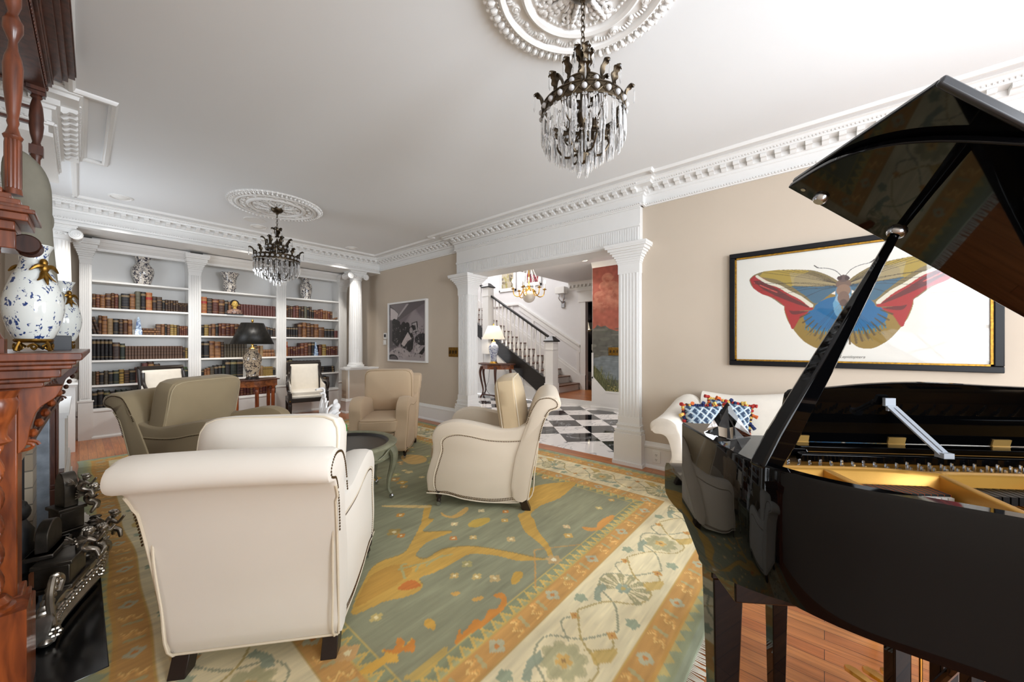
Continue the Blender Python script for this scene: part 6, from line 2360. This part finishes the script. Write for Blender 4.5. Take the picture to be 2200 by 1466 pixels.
def crystal_chandelier(label, x, y, s, ztop, zband, n_tier):
    t_ = thing('crystal_chandelier', label, 'chandelier', (x, y, 0))
    Rr = .19 * s
    CH = M('chandelier_crystal', (255, 255, 255), .03, trans=.8, ior=1.45) if 'chandelier_crystal' not in bpy.data.materials else bpy.data.materials['chandelier_crystal']
    build('canopy', MB().lathe([(.0, -.075), (.012, -.07), (.02, -.055), (.045, -.045), (.06, -.03), (.065, -.012), (.06, 0)], 28, (0, 0, ZC - .03)), BRONZE, t_)
    zs = zband + .27 * s
    b = MB()
    z = ZC - .1
    k = 0
    while z > zs:
        Mx = Matrix.Translation((0, 0, z)) @ Matrix.Rotation(PI / 2 * (k % 2), 4, 'Z') @ Matrix.Rotation(PI / 2, 4, 'X')
        b.tube([(.009 * math.cos(2 * PI * i / 10), .016 * math.sin(2 * PI * i / 10), 0) for i in range(10)], .0026, 5, True, Mx)
        z -= .025
        k += 1
    build('chain', b, BRONZE, t_)
    build('stem', MB().lathe([(.0, -.2), (.018, -.19), (.03, -.16), (.02, -.12), (.012, -.1), (.015, -.02), (.026, 0), (.03, .02), (.02, .04), (.012, .06), (.014, .2), (.024, .22), (.016, .24), (.008, .27), (.004, .28)], 18, (0, 0, zband)), BRONZE, t_)
    # pierced crown bands
    for rr, z0, h in ((Rr, zband, .055 * s), (Rr * .5, zband + .11 * s, .045 * s)):
        b = MB()
        b.lathe([(rr - .003, 0), (rr + .002, 0), (rr + .003, .006), (rr + .002, .006)], 56, (0, 0, z0), caps=False)
        b.lathe([(rr - .003, h - .006), (rr + .003, h - .006), (rr + .002, h), (rr - .003, h)], 56, (0, 0, z0), caps=False)
        b.lathe([(rr, .004), (rr, h - .004), (rr - .002, h - .004), (rr - .002, .004)], 56, (0, 0, z0), caps=False)
        m = max(8, int(2 * PI * rr / .05))
        for k in range(m):
            Mx = Matrix.Rotation(2 * PI * k / m, 4, 'Z')
            a = PI / m
            for s1 in (-1, 1):
                b.tube([(rr * math.cos(s1 * a), rr * math.sin(s1 * a), z0 + .004), (rr * 1.012, 0, z0 + h / 2), (rr * math.cos(s1 * a), rr * math.sin(s1 * a), z0 + h - .004)], .0028, 4, Mx=Mx)
        o = build('crown_band', b, BRONZE, t_, smooth=50)
        for k in range(m):
            a = 2 * PI * (k + .5) / m
            if k == 0:
                j0 = j_ = build('jewel', MB().ball((0, 0, 0), .0125 * s, 10, 6), CRYSTB, o)
            else:
                j_ = j0.copy()
                C.objects.link(j_)
                j_.parent = o
            j_.location = ((rr + .003) * math.cos(a), (rr + .003) * math.sin(a), z0 + h / 2)
    # spokes
    b = MB()
    for k in range(6):
        Mx = Matrix.Rotation(2 * PI * k / 6, 4, 'Z')
        b.tube(smooth_curve([(.01, 0, zband - .02), (Rr * .4, 0, zband - .06 * s), (Rr * .75, 0, zband - .045 * s), (Rr, 0, zband + .01)], 4), .004, 6, Mx=Mx)
        b.tube(smooth_curve([(.015, 0, zband + .2 * s), (Rr * .3, 0, zband + .15 * s), (Rr * .5, 0, zband + .13 * s)], 4), .004, 6, Mx=Mx)
        b.tube(smooth_curve([(.01, 0, zband - .15 * s), (Rr * .4, 0, zband - .17 * s), (Rr * .62, 0, zband - .12 * s), (Rr * .5, 0, zband - .08 * s)], 4), .005, 6, Mx=Mx)
        b.lathe([(0, 0), (.016, .004), (.018, .01), (.01, .012), (.01, .05)], 8, (Rr * .52, 0, zband - .1 * s), Mx)
    build('frame_arms', b, BRONZE, t_)
    # leaves
    for rr, z0, m, ln in ((Rr, zband + .05 * s, 9, .075), (Rr * .5, zband + .15 * s, 7, .09), (.015, zband + .24 * s, 5, .1)):
        for k in range(m):
            Mx = Matrix.Rotation(2 * PI * (k + .3) / m, 4, 'Z')
            c_ = smooth_curve([(rr, 0, z0), (rr - .004 * s, 0, z0 + ln * .35 * s), (rr + .006 * s, 0, z0 + ln * .7 * s), (rr + .026 * s, 0, z0 + ln * .88 * s), (rr + .036 * s, 0, z0 + ln * .76 * s)], 4)
            rings = []
            nl = len(c_)
            for i, (lx, ly, lz) in enumerate(c_):
                u = i / (nl - 1)
                wl = (.004 + .019 * math.sin(PI * min(1, u * 1.02)) ** .7 * (.8 + .3 * math.cos(u * 6 * PI))) * s
                q0, q1 = c_[max(0, i - 1)], c_[min(nl - 1, i + 1)]
                dx_, dz_ = q1[0] - q0[0], q1[2] - q0[2]
                l_ = math.hypot(dx_, dz_)
                nx_, nz_ = dz_ / l_, -dx_ / l_
                rings.append([(lx + nx_ * o_ * s, w__, lz + nz_ * o_ * s) for w__, o_ in ((-wl, .005), (-wl * .5, .0), (0, -.003), (wl * .5, .0), (wl, .005), (wl * .5, -.003), (0, -.006), (-wl * .5, -.003))])
            o = build('leaf', MB().loft(rings, Mx=Mx), BRONZE, t_)
            b = MB()
            ex = rr + .036 * s
            b.ball((ex, 0, z0 + ln * .76 * s), .005 * s, 6, 4, Mx=Mx).lathe([(0, -.075 * s), (.004 * s, -.06 * s), (.0035 * s, -.02 * s), (0, -.008 * s)], 6, (ex, 0, z0 + ln * .72 * s), Mx)
            build('leaf_drop', b, CH, o)
    # prisms
    first = None
    seq = []
    for rr, z0, n_ in n_tier:
        for k in range(n_):
            seq.append((rr, z0, 2 * PI * (k + .5 * (len(seq) % 2)) / n_))
    me = None
    rest = MB()
    for i, (rr, z0, a) in enumerate(seq):
        if i < 100:
            if me is None:
                first = build('crystal_prism', PRM, CH, t_, smooth=0)
                me = first.data
                o = first
            else:
                o = first.copy()
                C.objects.link(o)
                o.parent = t_
            o.location = (rr * math.cos(a), rr * math.sin(a), z0)
            o.scale = (s, s, s * 1.05)
        else:
            Mx = Matrix.Translation((rr * math.cos(a), rr * math.sin(a), z0)) @ Matrix.Scale(s, 4)
            rest.add(PRM.v, PRM.f, Mx)
    if rest.v:
        o = build('crystal_prisms', rest, CH, t_, smooth=0)
        o['kind'] = 'stuff'
    return t_


tiers = lambda Rr, zb_, s: [(Rr, zb_ - .008 * s, 54), (Rr * .92, zb_ - .045 * s, 36), (Rr * .72, zb_ - .075 * s, 26), (Rr * .5, zb_ - .1 * s, 20), (Rr * .3, zb_ - .13 * s, 14), (Rr * .14, zb_ - .165 * s, 8), (Rr * .5, zb_ + .1 * s, 16)]
crystal_chandelier('large near crystal chandelier with bronze leaf crown hanging before the grand piano', 1.47, .83, .97, ZC, 2.265, tiers(.19 * .97, 2.265, .97))
crystal_chandelier('smaller-looking far crystal chandelier hanging before the bookcases', 1.52, 4.95, 1.22, ZC, 2.235, tiers(.19 * 1.22, 2.235, 1.0))

# =================================================================== FIREPLACE
fp = thing('fireplace_mantel', 'carved mahogany fireplace surround with shelf and columned overmantel at the left edge', 'fireplace', (-.14, 2.15, 0), R(-1.2))
# local: x towards the room, y along the wall
LW = 1.85
DP = .38      # depth behind the front plane down to the left wall
b = MB()
b.box(-DP, 0, 0, .12, 0, 1.1)
build('near_jamb', b, MAHO, fp, bevel=.004)
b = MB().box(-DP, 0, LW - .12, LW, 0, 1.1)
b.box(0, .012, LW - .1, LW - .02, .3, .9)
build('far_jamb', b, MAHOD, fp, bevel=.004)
build('jamb_plinth', MB().box(-DP, .03, -.03, .14, 0, .32).box(-DP, .022, -.022, .13, .32, .345).box(-DP, .012, -.012, .12, .345, .375), MAHO, fp, bevel=.005)
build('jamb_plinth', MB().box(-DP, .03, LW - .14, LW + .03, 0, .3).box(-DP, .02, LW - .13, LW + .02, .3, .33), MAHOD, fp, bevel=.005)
b = MB().box(-DP, -.005, .12, LW - .12, .89, 1.1)
build('frieze', b, MAHOD, fp)
b = MB()
for k in range(9):      # carved rosettes and reeds of the frieze
    y = .2 + k * (LW - .4) / 8
    b.lathe([(.034, 0), (.03, .012), (.018, .01), (.012, .02), (0, .022)], 14, Mx=Matrix.Translation((-.005, y, 1.0)) @ Matrix.Rotation(PI / 2, 4, 'Y'))
    b.box(-.005, .006, y + .06, y + .07, .94, 1.06).box(-.005, .006, y + .08, y + .09, .94, 1.06)
b.box(-.005, .02, .1, LW - .1, .905, .925).box(-.005, .028, .1, LW - .1, .885, .905).box(-.005, .012, .1, LW - .1, 1.075, 1.1)
build('frieze_carving', b, MAHOD, fp, bevel=.002)
# carved brackets under the shelf at both ends
br = [(0, .87)] + smooth_curve([(.004, .87), (.02, .9), (.028, .96), (.045, 1.02), (.085, 1.06), (.1, 1.1)], 4) + [(0, 1.1)]
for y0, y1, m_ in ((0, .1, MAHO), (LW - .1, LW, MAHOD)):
    o = build('bracket', MB().prism([(x, z) for x, z in br], 'y', y0, y1), m_, fp, bevel=.003)
    b = MB()
    sp = [((.012 + .02 - .02 * u / 9) * math.cos(u) + .012, (y0 + y1) / 2, .885 + (.022 - .02 * u / 12) * math.sin(u)) for u in [q * .5 for q in range(16)]]
    b.tube(sp, .006, 6)
    for k in range(5):
        b.ball((.03 + k * .014, (y0 + y1) / 2, .93 + k * .035), .016, 8, 5, (.8, 1.6, 1))
    build('acanthus', b, m_, o)
b = MB()
for e, z0, z1 in ((.06, 1.1, 1.12), (.075, 1.12, 1.135), (.1, 1.135, 1.165), (.125, 1.165, 1.18), (.135, 1.18, 1.195), (.15, 1.195, 1.222)):
    b.box(-DP, e, -e * .75 + .0, LW + e * .9, z0, z1)
build('mantel_shelf', b, MAHOM, fp, bevel=.004)
# barley-twist columns
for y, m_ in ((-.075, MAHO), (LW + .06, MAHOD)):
    rings = []
    for k in range(70):
        z = .42 + .5 * k / 69
        ring = []
        for i in range(18):
            a = 2 * PI * i / 18
            rr = .02 + .007 * math.cos(2 * (a - z * 34))
            ring.append((-.045 + rr * math.cos(a), y + rr * math.sin(a), z))
        rings.append(ring)
    b = MB().loft(rings)
    b.lathe([(.05, .375), (.05, .385), (.038, .39), (.042, .4), (.03, .42)], 20, (-.045, y, 0)).lathe([(.03, .92), (.042, .93), (.032, .95), (.034, .98), (.05, 1.02), (.056, 1.06), (.05, 1.075), (.06, 1.1)], 20, (-.045, y, 0)).box(-.09, .03, y - .06, y + .06, 0, .375)
    build('twisted_column', b, m_, fp)
# stone slips round the firebox
b = MB().box(-.1, -.07, .12, .4, 0, .89).box(-.1, -.07, LW - .4, LW - .12, 0, .89).box(-.1, -.07, .4, LW - .4, .66, .89)
build('tile_slips', b, TILE, fp)
build('marble_edge', MB().box(-.075, -.02, LW - .19, LW - .12, 0, .89).box(-.075, -.02, .12, .16, 0, .89).box(-.075, -.02, .12, LW - .12, .82, .89), MARBG, fp, bevel=.003)
build('firebox', MB().box(-DP, -.36, .4, LW - .4, 0, .66).box(-.36, -.1, .38, .4, 0, .66).box(-.36, -.1, LW - .4, LW - .38, 0, .66).box(-.36, -.1, .4, LW - .4, .64, .66), IRON, fp)
# overmantel: posts, ledge, canopy
zs = 1.222
b = MB().box(-DP, -.25, -.02, LW - .4, zs, 2.6)
build('overmantel_back', b, MAHOD, fp)
cx, cy = -.012, .03
cl = cx - .045
b = MB().box(cl - .04, cl + .03, cy - .035, cy + .035, zs, zs + .05)
b.lathe([(.027, .05), (.022, .06), (.016, .08), (.015, .1), (.019, .11), (.016, .12), (.015, .3), (.019, .31), (.015, .33), (.021, .35), (.018, .37), (.024, .4)], 24, (cl, cy, zs))
build('lower_post', b, MAHOM, fp)
b = MB().box(-DP, .0, -.06, .1, 1.64, 1.67).box(-DP, .03, -.09, .12, 1.67, 1.695).box(-DP, .045, -.1, .13, 1.695, 1.71).box(-DP, .0, -.04, .09, 1.58, 1.64)
for k in range(4):
    b.box(-.1 + .02 * k, .03 - .02 * k, cy - .09 + .015 * k, cy + .09 - .015 * k, 1.71 + .02 * k, 1.73 + .02 * k)
build('ledge', b, MAHOM, fp, bevel=.003)
b = MB()
for s_ in (-1, 1):
    b.lathe([(0, -.05), (.03, -.05), (.034, -.044), (.024, -.04), (.022, .04), (.034, .044), (.03, .05), (0, .05)], 20, Mx=Matrix.Translation((.02, cy, 1.605)) @ Matrix.Rotation(PI / 2, 4, 'X'))
build('scroll', b, MAHOD, fp)
b = MB()
H0 = 1.79
for i in range(10):      # fluted drum
    a = 2 * PI * i / 10
    b.lathe([(.004, 0), (.006, .02), (.006, .17), (.004, .19)], 8, (cx + .014 * math.cos(a), cy + .014 * math.sin(a), H0))
b.lathe([(0.0224, -.01), (0.0202, .01), (0.0146, .015), (0.0146, .18), (0.0202, .185), (0.0235, .195), (0.0168, .205), (0.0112, .23), (0.0146, .245), (0.0123, .26), (0.0146, .28), (0.0213, .36), (0.0235, .44), (0.0202, .47), (0.0123, .5), (0.0101, .53), (0.0168, .55), (0.0235, .57), (0.0235, .6), (0.0179, .61), (0.0112, .63), (0.0190, .66), (0.0202, .72), (0.0224, .74), (0.0168, .76), (0.0190, .8), (0.0157, .84)], 24, (cx, cy, H0))
build('turned_column', b, MAHOM, fp)
# far spindle with gallery rails
cx2, cy2 = -.03, 1.05
b = MB().lathe([(.018, 2.12), (.022, 2.14), (.02, 2.17), (.014, 2.2), (.014, 2.24), (.022, 2.26)], 16, (cx2, cy2, 0)).box(cx2 - .024, cx2 + .024, cy2 - .024, cy2 + .024, 2.26, 2.31)
b.lathe([(.02, 2.31), (.014, 2.33), (.022, 2.37), (.026, 2.42), (.024, 2.44), (.026, 2.46), (.022, 2.52), (.014, 2.56), (.022, 2.57), (.014, 2.59), (.018, 2.6)], 16, (cx2, cy2, 0)).box(cx2 - .032, cx2 + .032, cy2 - .032, cy2 + .032, 2.6, 2.66)
build('turned_spindle', b, MAHOD, fp)
build('gallery_rail', MB().box(-.3, cx2, cy2 - .01, cy2 + .01, 2.42, 2.435).box(-.3, cx2, cy2 - .01, cy2 + .01, 2.5, 2.515), MAHOD, fp)
b = MB()
ar = [(-.3, 2.655), (-.3, 2.5), (-.28, 2.55), (-.24, 2.585), (-.18, 2.605), (-.12, 2.61), (-.07, 2.6), (-.04, 2.58), (0, 2.58), (0, 2.655)]
b.prism(ar, 'y', cy2 - .02, cy2 + .02)
build('arch', b, MAHOD, fp)
b = MB()
for e, z0, z1 in ((-.0, 2.62, 2.67), (.02, 2.67, 2.69), (.025, 2.69, 2.73), (.055, 2.73, 2.755), (.075, 2.755, 2.79), (.1, 2.79, 2.81), (.105, 2.81, 2.84)):
    b.box(-DP, e, -.1 - e, cy2 + .03 + e, z0, z1)
for k in range(46):      # carved running ornament
    b.ball((.004, -.09 + k * .026, 2.648), .011, 6, 4, (.5, 1, 1.4))
build('canopy', b, MAHOD, fp, bevel=.003)

# hearth slab
tag(build('hearth_slab', MB().box(-.14, .075, 2.1, 4.05, 0, .014), HEARTH, bevel=.003), 'polished black stone hearth slab in front of the fireplace', 'hearth')

# things on the mantel
VZ = 1.223
VP = smooth_curve([(.06, .05), (.075, .055), (.1, .1), (.118, .17), (.112, .23), (.085, .3), (.06, .345), (.055, .38), (.062, .41), (.078, .435)], 4)
VP2 = VP + [(.07, .435), (.05, .41)]
for x, y, lab in ((-.12, 2.46, 'large blue and white vase with gilt mounts at the near end of the mantel'), (-.068, 3.74, 'matching blue and white vase with gilt mounts at the far end of the mantel')):
    t_ = thing('mounted_vase', lab, 'vase', (x, y, VZ), R(0), 'pair of mounted vases on the mantel')
    build('vase_body', MB().lathe(VP2, 40, caps=False), PORB, t_)
    t_.scale = (.68, .68, 1)
    b = MB().lathe([(.062, .05), (.075, .052), (.078, .045), (.07, .038), (.05, .036)], 32, caps=False)
    for k in range(8):
        Mx = Matrix.Rotation(2 * PI * k / 8, 4, 'Z')
        b.tube(smooth_curve([(.066, -.02, .02), (.072, 0, .03), (.072, .014, .02), (.07, .004, .01), (.066, -.006, .018)], 4), .005, 6, Mx=Mx)
        if k % 2:
            b.tube([(.07, 0, .04), (.082, 0, .02), (.088, 0, .004)], [.007, .006, .009], 6, Mx=Mx)
    build('gilt_base', b, ANTGOLD, t_)
    for ang in (-60, 120):
        Mx = Matrix.Rotation(R(ang), 4, 'Z')
        b = MB().ball((.078, 0, .36), .018, 10, 6, Mx=Mx).ball((.085, 0, .338), .02, 10, 6, (.8, 1, 1), Mx)
        for s_ in (-1, 1):
            b.tube(smooth_curve([(.08, 0, .34), (.088, s_ * .03, .345), (.082, s_ * .06, .325)], 4), [.012, .014, .016, .017, .016, .014, .011, .008, .005], 7, Mx=Mx, flat=.6)
            b.tube(smooth_curve([(.085, s_ * .006, .325), (.098, s_ * .02, .3), (.105, s_ * .04, .285)], 4), [.01, .011, .012, .011, .01, .008, .006, .005, .003], 7, Mx=Mx, flat=.5)
        b.tube([(.09, 0, .325), (.102, 0, .295), (.112, 0, .27)], [.01, .011, .003], 7, Mx=Mx, flat=.5)
        build('leaf_mount', b, ANTGOLD, t_)
tag(build('slate_box', MB().box(-.03, .03, -.02, .02, 0, .075), SLATE, loc=(-.055, 2.95, VZ), bevel=.003), 'dark slate upright block between the two vases on the mantel', 'box')
# carved stone sculpture
t_ = thing('stone_sculpture', 'tall grey-green carved stone figure standing on the mantel behind the near vase', 'sculpture', (-.14, 3.02, VZ), R(8))
t_.scale = (.66, .66, 1)
rings = []
for z, rx, ry, cx_, cy_ in ((0, .05, .05, .03, 0), (.1, .055, .055, .05, 0), (.2, .06, .06, .055, 0), (.3, .07, .065, .04, 0), (.42, .075, .065, .02, 0), (.52, .085, .07, .0, 0), (.62, .098, .075, -.02, .0), (.72, .112, .08, -.03, 0), (.82, .118, .085, -.035, 0), (.88, .11, .085, -.045, 0), (.93, .092, .075, -.06, 0), (.965, .06, .055, -.075, 0), (.985, .02, .02, -.08, 0)):
    rings.append([(cx_ + rx * math.cos(2 * PI * i / 28) * (1 + .05 * math.sin(3 * 2 * PI * i / 28 + z * 6)), cy_ + ry * math.sin(2 * PI * i / 28), z) for i in range(28)])
b = MB().loft(rings)
b.ball((.07, 0, .66), .03, 10, 7, (.6, 1, 1.4)).ball((.125, .0, .27), .02, 8, 6, (1, 1, 1.8)).tube([(.1, 0, .3), (.13, 0, .24), (.125, 0, .18)], [.02, .014, .02], 8)
build('torso', b, STONE, t_, sub=1, smooth=80)

# =================================================================== FENDER WITH FIGURES
fd = thing('fireplace_fender', 'ornate pewter fender with winged child figures and scrolls on the hearth', 'fender', (0, 0, .013))
path = smooth_curve([(-.10, 2.42), (-.085, 2.55), (-.03, 2.72), (.035, 2.9), (.068, 3.1), (.068, 3.3), (.035, 3.5), (0, 3.7), (-.02, 3.8)], 6)
b = MB()
PF_ = [(-.035, .015), (.035, .015), (.04, .03), (.03, .045), (.024, .06), (.028, .1), (.034, .115), (.028, .13), (-.02, .13), (-.02, .06)]
b.sweep([(x, y) for x, y in reversed(path)], [(o_, z) for o_, z in PF_])
build('fender_rail', b, PEWTER, fd, smooth=50)
b = MB()
for i in range(2, len(path) - 2):
    x, y = path[i]
    dx, dy = path[i + 1][0] - path[i - 1][0], path[i + 1][1] - path[i - 1][1]
    L = math.hypot(dx, dy)
    nx, ny = dy / L, -dx / L
    b.ball((x + nx * .03, y + ny * .03, .083), .014, 7, 5, (1, 1, .8))
    b.ball((x + nx * .038 + dx / L * .015, y + ny * .038 + dy / L * .015, .075), .008, 6, 4)
    if i % 3 == 0:
        b.tube(smooth_curve([(x + nx * .03 - dx / L * .03, y + ny * .03 - dy / L * .03, .1), (x + nx * .04, y + ny * .04, .112), (x + nx * .034 + dx / L * .03, y + ny * .034 + dy / L * .03, .09)], 4), .006, 6)
build('scroll_frieze', b, PEWTER, fd)
for (x, y) in (path[1], path[18], path[32], path[-2]):
    b = MB().ball((x + .01, y, .02), .026, 10, 6, (1, 1, .75))
    for k in range(6):
        a = 2 * PI * k / 6
        b.ball((x + .035 + .012 * math.cos(a), y - .01, .05 + .016 * math.sin(a)), .01, 6, 4)
    build('foot', b, PEWTER, fd)


def block(x0, x1, y0, y1, z0, z1, name, arch=0.0, rz=0):
    Mx = Matrix.Translation(((x0 + x1) / 2, (y0 + y1) / 2, 0)) @ Matrix.Rotation(rz, 4, 'Z')
    hx, hy = (x1 - x0) / 2, (y1 - y0) / 2
    b = MB().box(-hx - .012, hx + .012, -hy - .012, hy + .012, z0, z0 + .02, Mx).box(-hx, hx, -hy, hy, z0 + .02, z1 - .02, Mx).box(-hx - .01, hx + .01, -hy - .01, hy + .01, z1 - .02, z1, Mx)
    if arch:
        pr = [(-hy * .8, z1)] + [(-hy * .8 * math.cos(PI * k / 12), z1 + arch * .5 + arch * .5 * math.sin(PI * k / 12)) for k in range(13)] + [(hy * .8, z1)]
        b.prism(pr, 'x', -hx * .6, hx * .6, Mx)
    return build(name, b, PEWTERD, fd, bevel=.004)


block(-.11, .0, 2.66, 2.82, .12, .25, 'pedestal', .0, R(-18))
block(-.13, -.06, 2.74, 2.94, .25, .27, 'pedestal', .13, R(-14))
block(-.1, .0, 3.42, 3.56, .12, .27, 'pedestal', .2, R(20))
b = MB()
for k in range(8):      # acanthus scroll at the near end
    a = k * .35
    b.ball((-.1 + .012 * k * .4, 2.44 + .012 * k, .1 + .02 * k), .02 - .001 * k, 8, 5, (1.3, .7, 1.2))
b.tube(smooth_curve([(-.07, 2.43, .08), (-.08, 2.46, .18), (-.07, 2.53, .24), (-.05, 2.58, .2), (-.06, 2.55, .16)], 5), .012, 8)
build('acanthus_scroll', b, PEWTER, fd)
b = MB()
for k in range(14):      # leafy crest of the far half
    i = 18 + k
    x, y = path[i]
    for q in range(3):
        b.ball((x - .01 + .012 * math.sin(k * 2 + q), y + .01 * q, .15 + .025 * q + .01 * math.sin(k * 1.7)), .016, 7, 5, (1.4, .6, .8))
    b.tube([(x, y, .13), (x + .03 * math.sin(k), y + .02, .19 + .02 * math.cos(k)), (x + .05 * math.sin(k), y + .03, .2)], [.01, .008, .002], 6)
build('leafy_crest', b, PEWTERD, fd)


def cherub(x, y, z, rz, s, pose):
    """one continuous small figure: skin-modified skeleton"""
    P = {'pelvis': (0, 0, .07), 'chest': (.004, .01, .105), 'neck': (.006, .018, .123), 'head': (.01, .028, .142), 'ls': (-.022, .014, .116), 'rs': (.03, .014, .116),
         'le': (-.044, .03, .105), 'lh': (-.06, .045, .125), 're': (.05, .03, .1), 'rh': (.066, .05, .118 + .02 * pose), 'lk': (-.03, .035, .055), 'lf': (-.035, .03, .015), 'rk': (.028, .04, .06), 'rf': (.05, .02 + .02 * pose, .022)}
    E_ = [('pelvis', 'chest'), ('chest', 'neck'), ('neck', 'head'), ('chest', 'ls'), ('chest', 'rs'), ('ls', 'le'), ('le', 'lh'), ('rs', 're'), ('re', 'rh'), ('pelvis', 'lk'), ('lk', 'lf'), ('pelvis', 'rk'), ('rk', 'rf')]
    RD = {'pelvis': .02, 'chest': .02, 'neck': .009, 'head': .018, 'ls': .011, 'rs': .011, 'le': .008, 're': .008, 'lh': .006, 'rh': .006, 'lk': .013, 'rk': .013, 'lf': .008, 'rf': .008}
    ks = list(P)
    me = bpy.data.meshes.new('cherub_figure')
    me.from_pydata([Vector(P[k]) * s for k in ks], [(ks.index(a), ks.index(c_)) for a, c_ in E_], [])
    me.materials.append(PEWTER)
    o = bpy.data.objects.new('cherub_figure', me)
    C.objects.link(o)
    o.parent = fd
    o.location = (x, y, z)
    o.rotation_euler = (0, 0, rz)
    m_ = o.modifiers.new('skin', 'SKIN')
    m_.use_smooth_shade = True
    for i, k in enumerate(ks):
        me.skin_vertices[0].data[i].radius = (RD[k] * s, RD[k] * s)
    me.skin_vertices[0].data[0].use_root = True
    sd_ = o.modifiers.new('sub', 'SUBSURF')
    sd_.levels = sd_.render_levels = 1
    b = MB()
    hx, hy, hz = [q * s for q in P['head']]
    b.ball((hx, hy, hz), .0185 * s, 10, 7)
    for k in range(9):
        a = k * .7
        b.ball((hx + .014 * s * math.cos(a), hy - .006 * s + .012 * s * math.sin(a), hz + .012 * s), .007 * s, 6, 4)
    b.ball((hx + .004 * s, hy + .018 * s, hz - .001), .004 * s, 6, 4)
    build('curly_head', b, PEWTER, o)
    b = MB()
    for sx in (-1, 1):
        for q in range(4):
            b.tube([(0, -.01 * s, .11 * s), (sx * (.025 + .006 * q) * s, -.03 * s, (.14 - .012 * q) * s)], [.006 * s, .003 * s], 5)
    build('wings', b, PEWTER, o)
    return o


cherub(.0, 2.74, .17, R(-60), 1.1, 1)
cherub(.055, 2.86, .13, R(-110), 1.15, 0)
cherub(.1, 3.08, .125, R(-80), 1.1, 1)
cherub(.03, 3.42, .2, R(-100), 1.2, 0)
cherub(.0, 3.4, .3, R(-70), 1.0, 1)
b = MB().tube([(-.02, 2.7, .3), (.06, 2.84, .27)], .004, 6).tube([(.03, 2.8, .28), (.08, 2.95, .22), (.1, 3.0, .27)], .004, 6)
build('bow_and_flute', b, PEWTER, fd)
# black iron figure in the hearth
t_ = thing('iron_firedog', 'black cast iron figure firedog standing in the dark hearth opening', 'firedog', (-.19, 2.95, .014))
b = MB().lathe([(.06, 0), (.06, .03), (.03, .05), (.03, .12), (.055, .15), (.06, .22), (.045, .28), (.05, .34), (.03, .38), (.022, .4)], 16).ball((0, 0, .43), .04, 12, 8, (1, 1, 1.2)).ball((0, 0, .46), .03, 8, 6)
build('figure', b, IRON, t_)

bpy.context.view_layer.update()
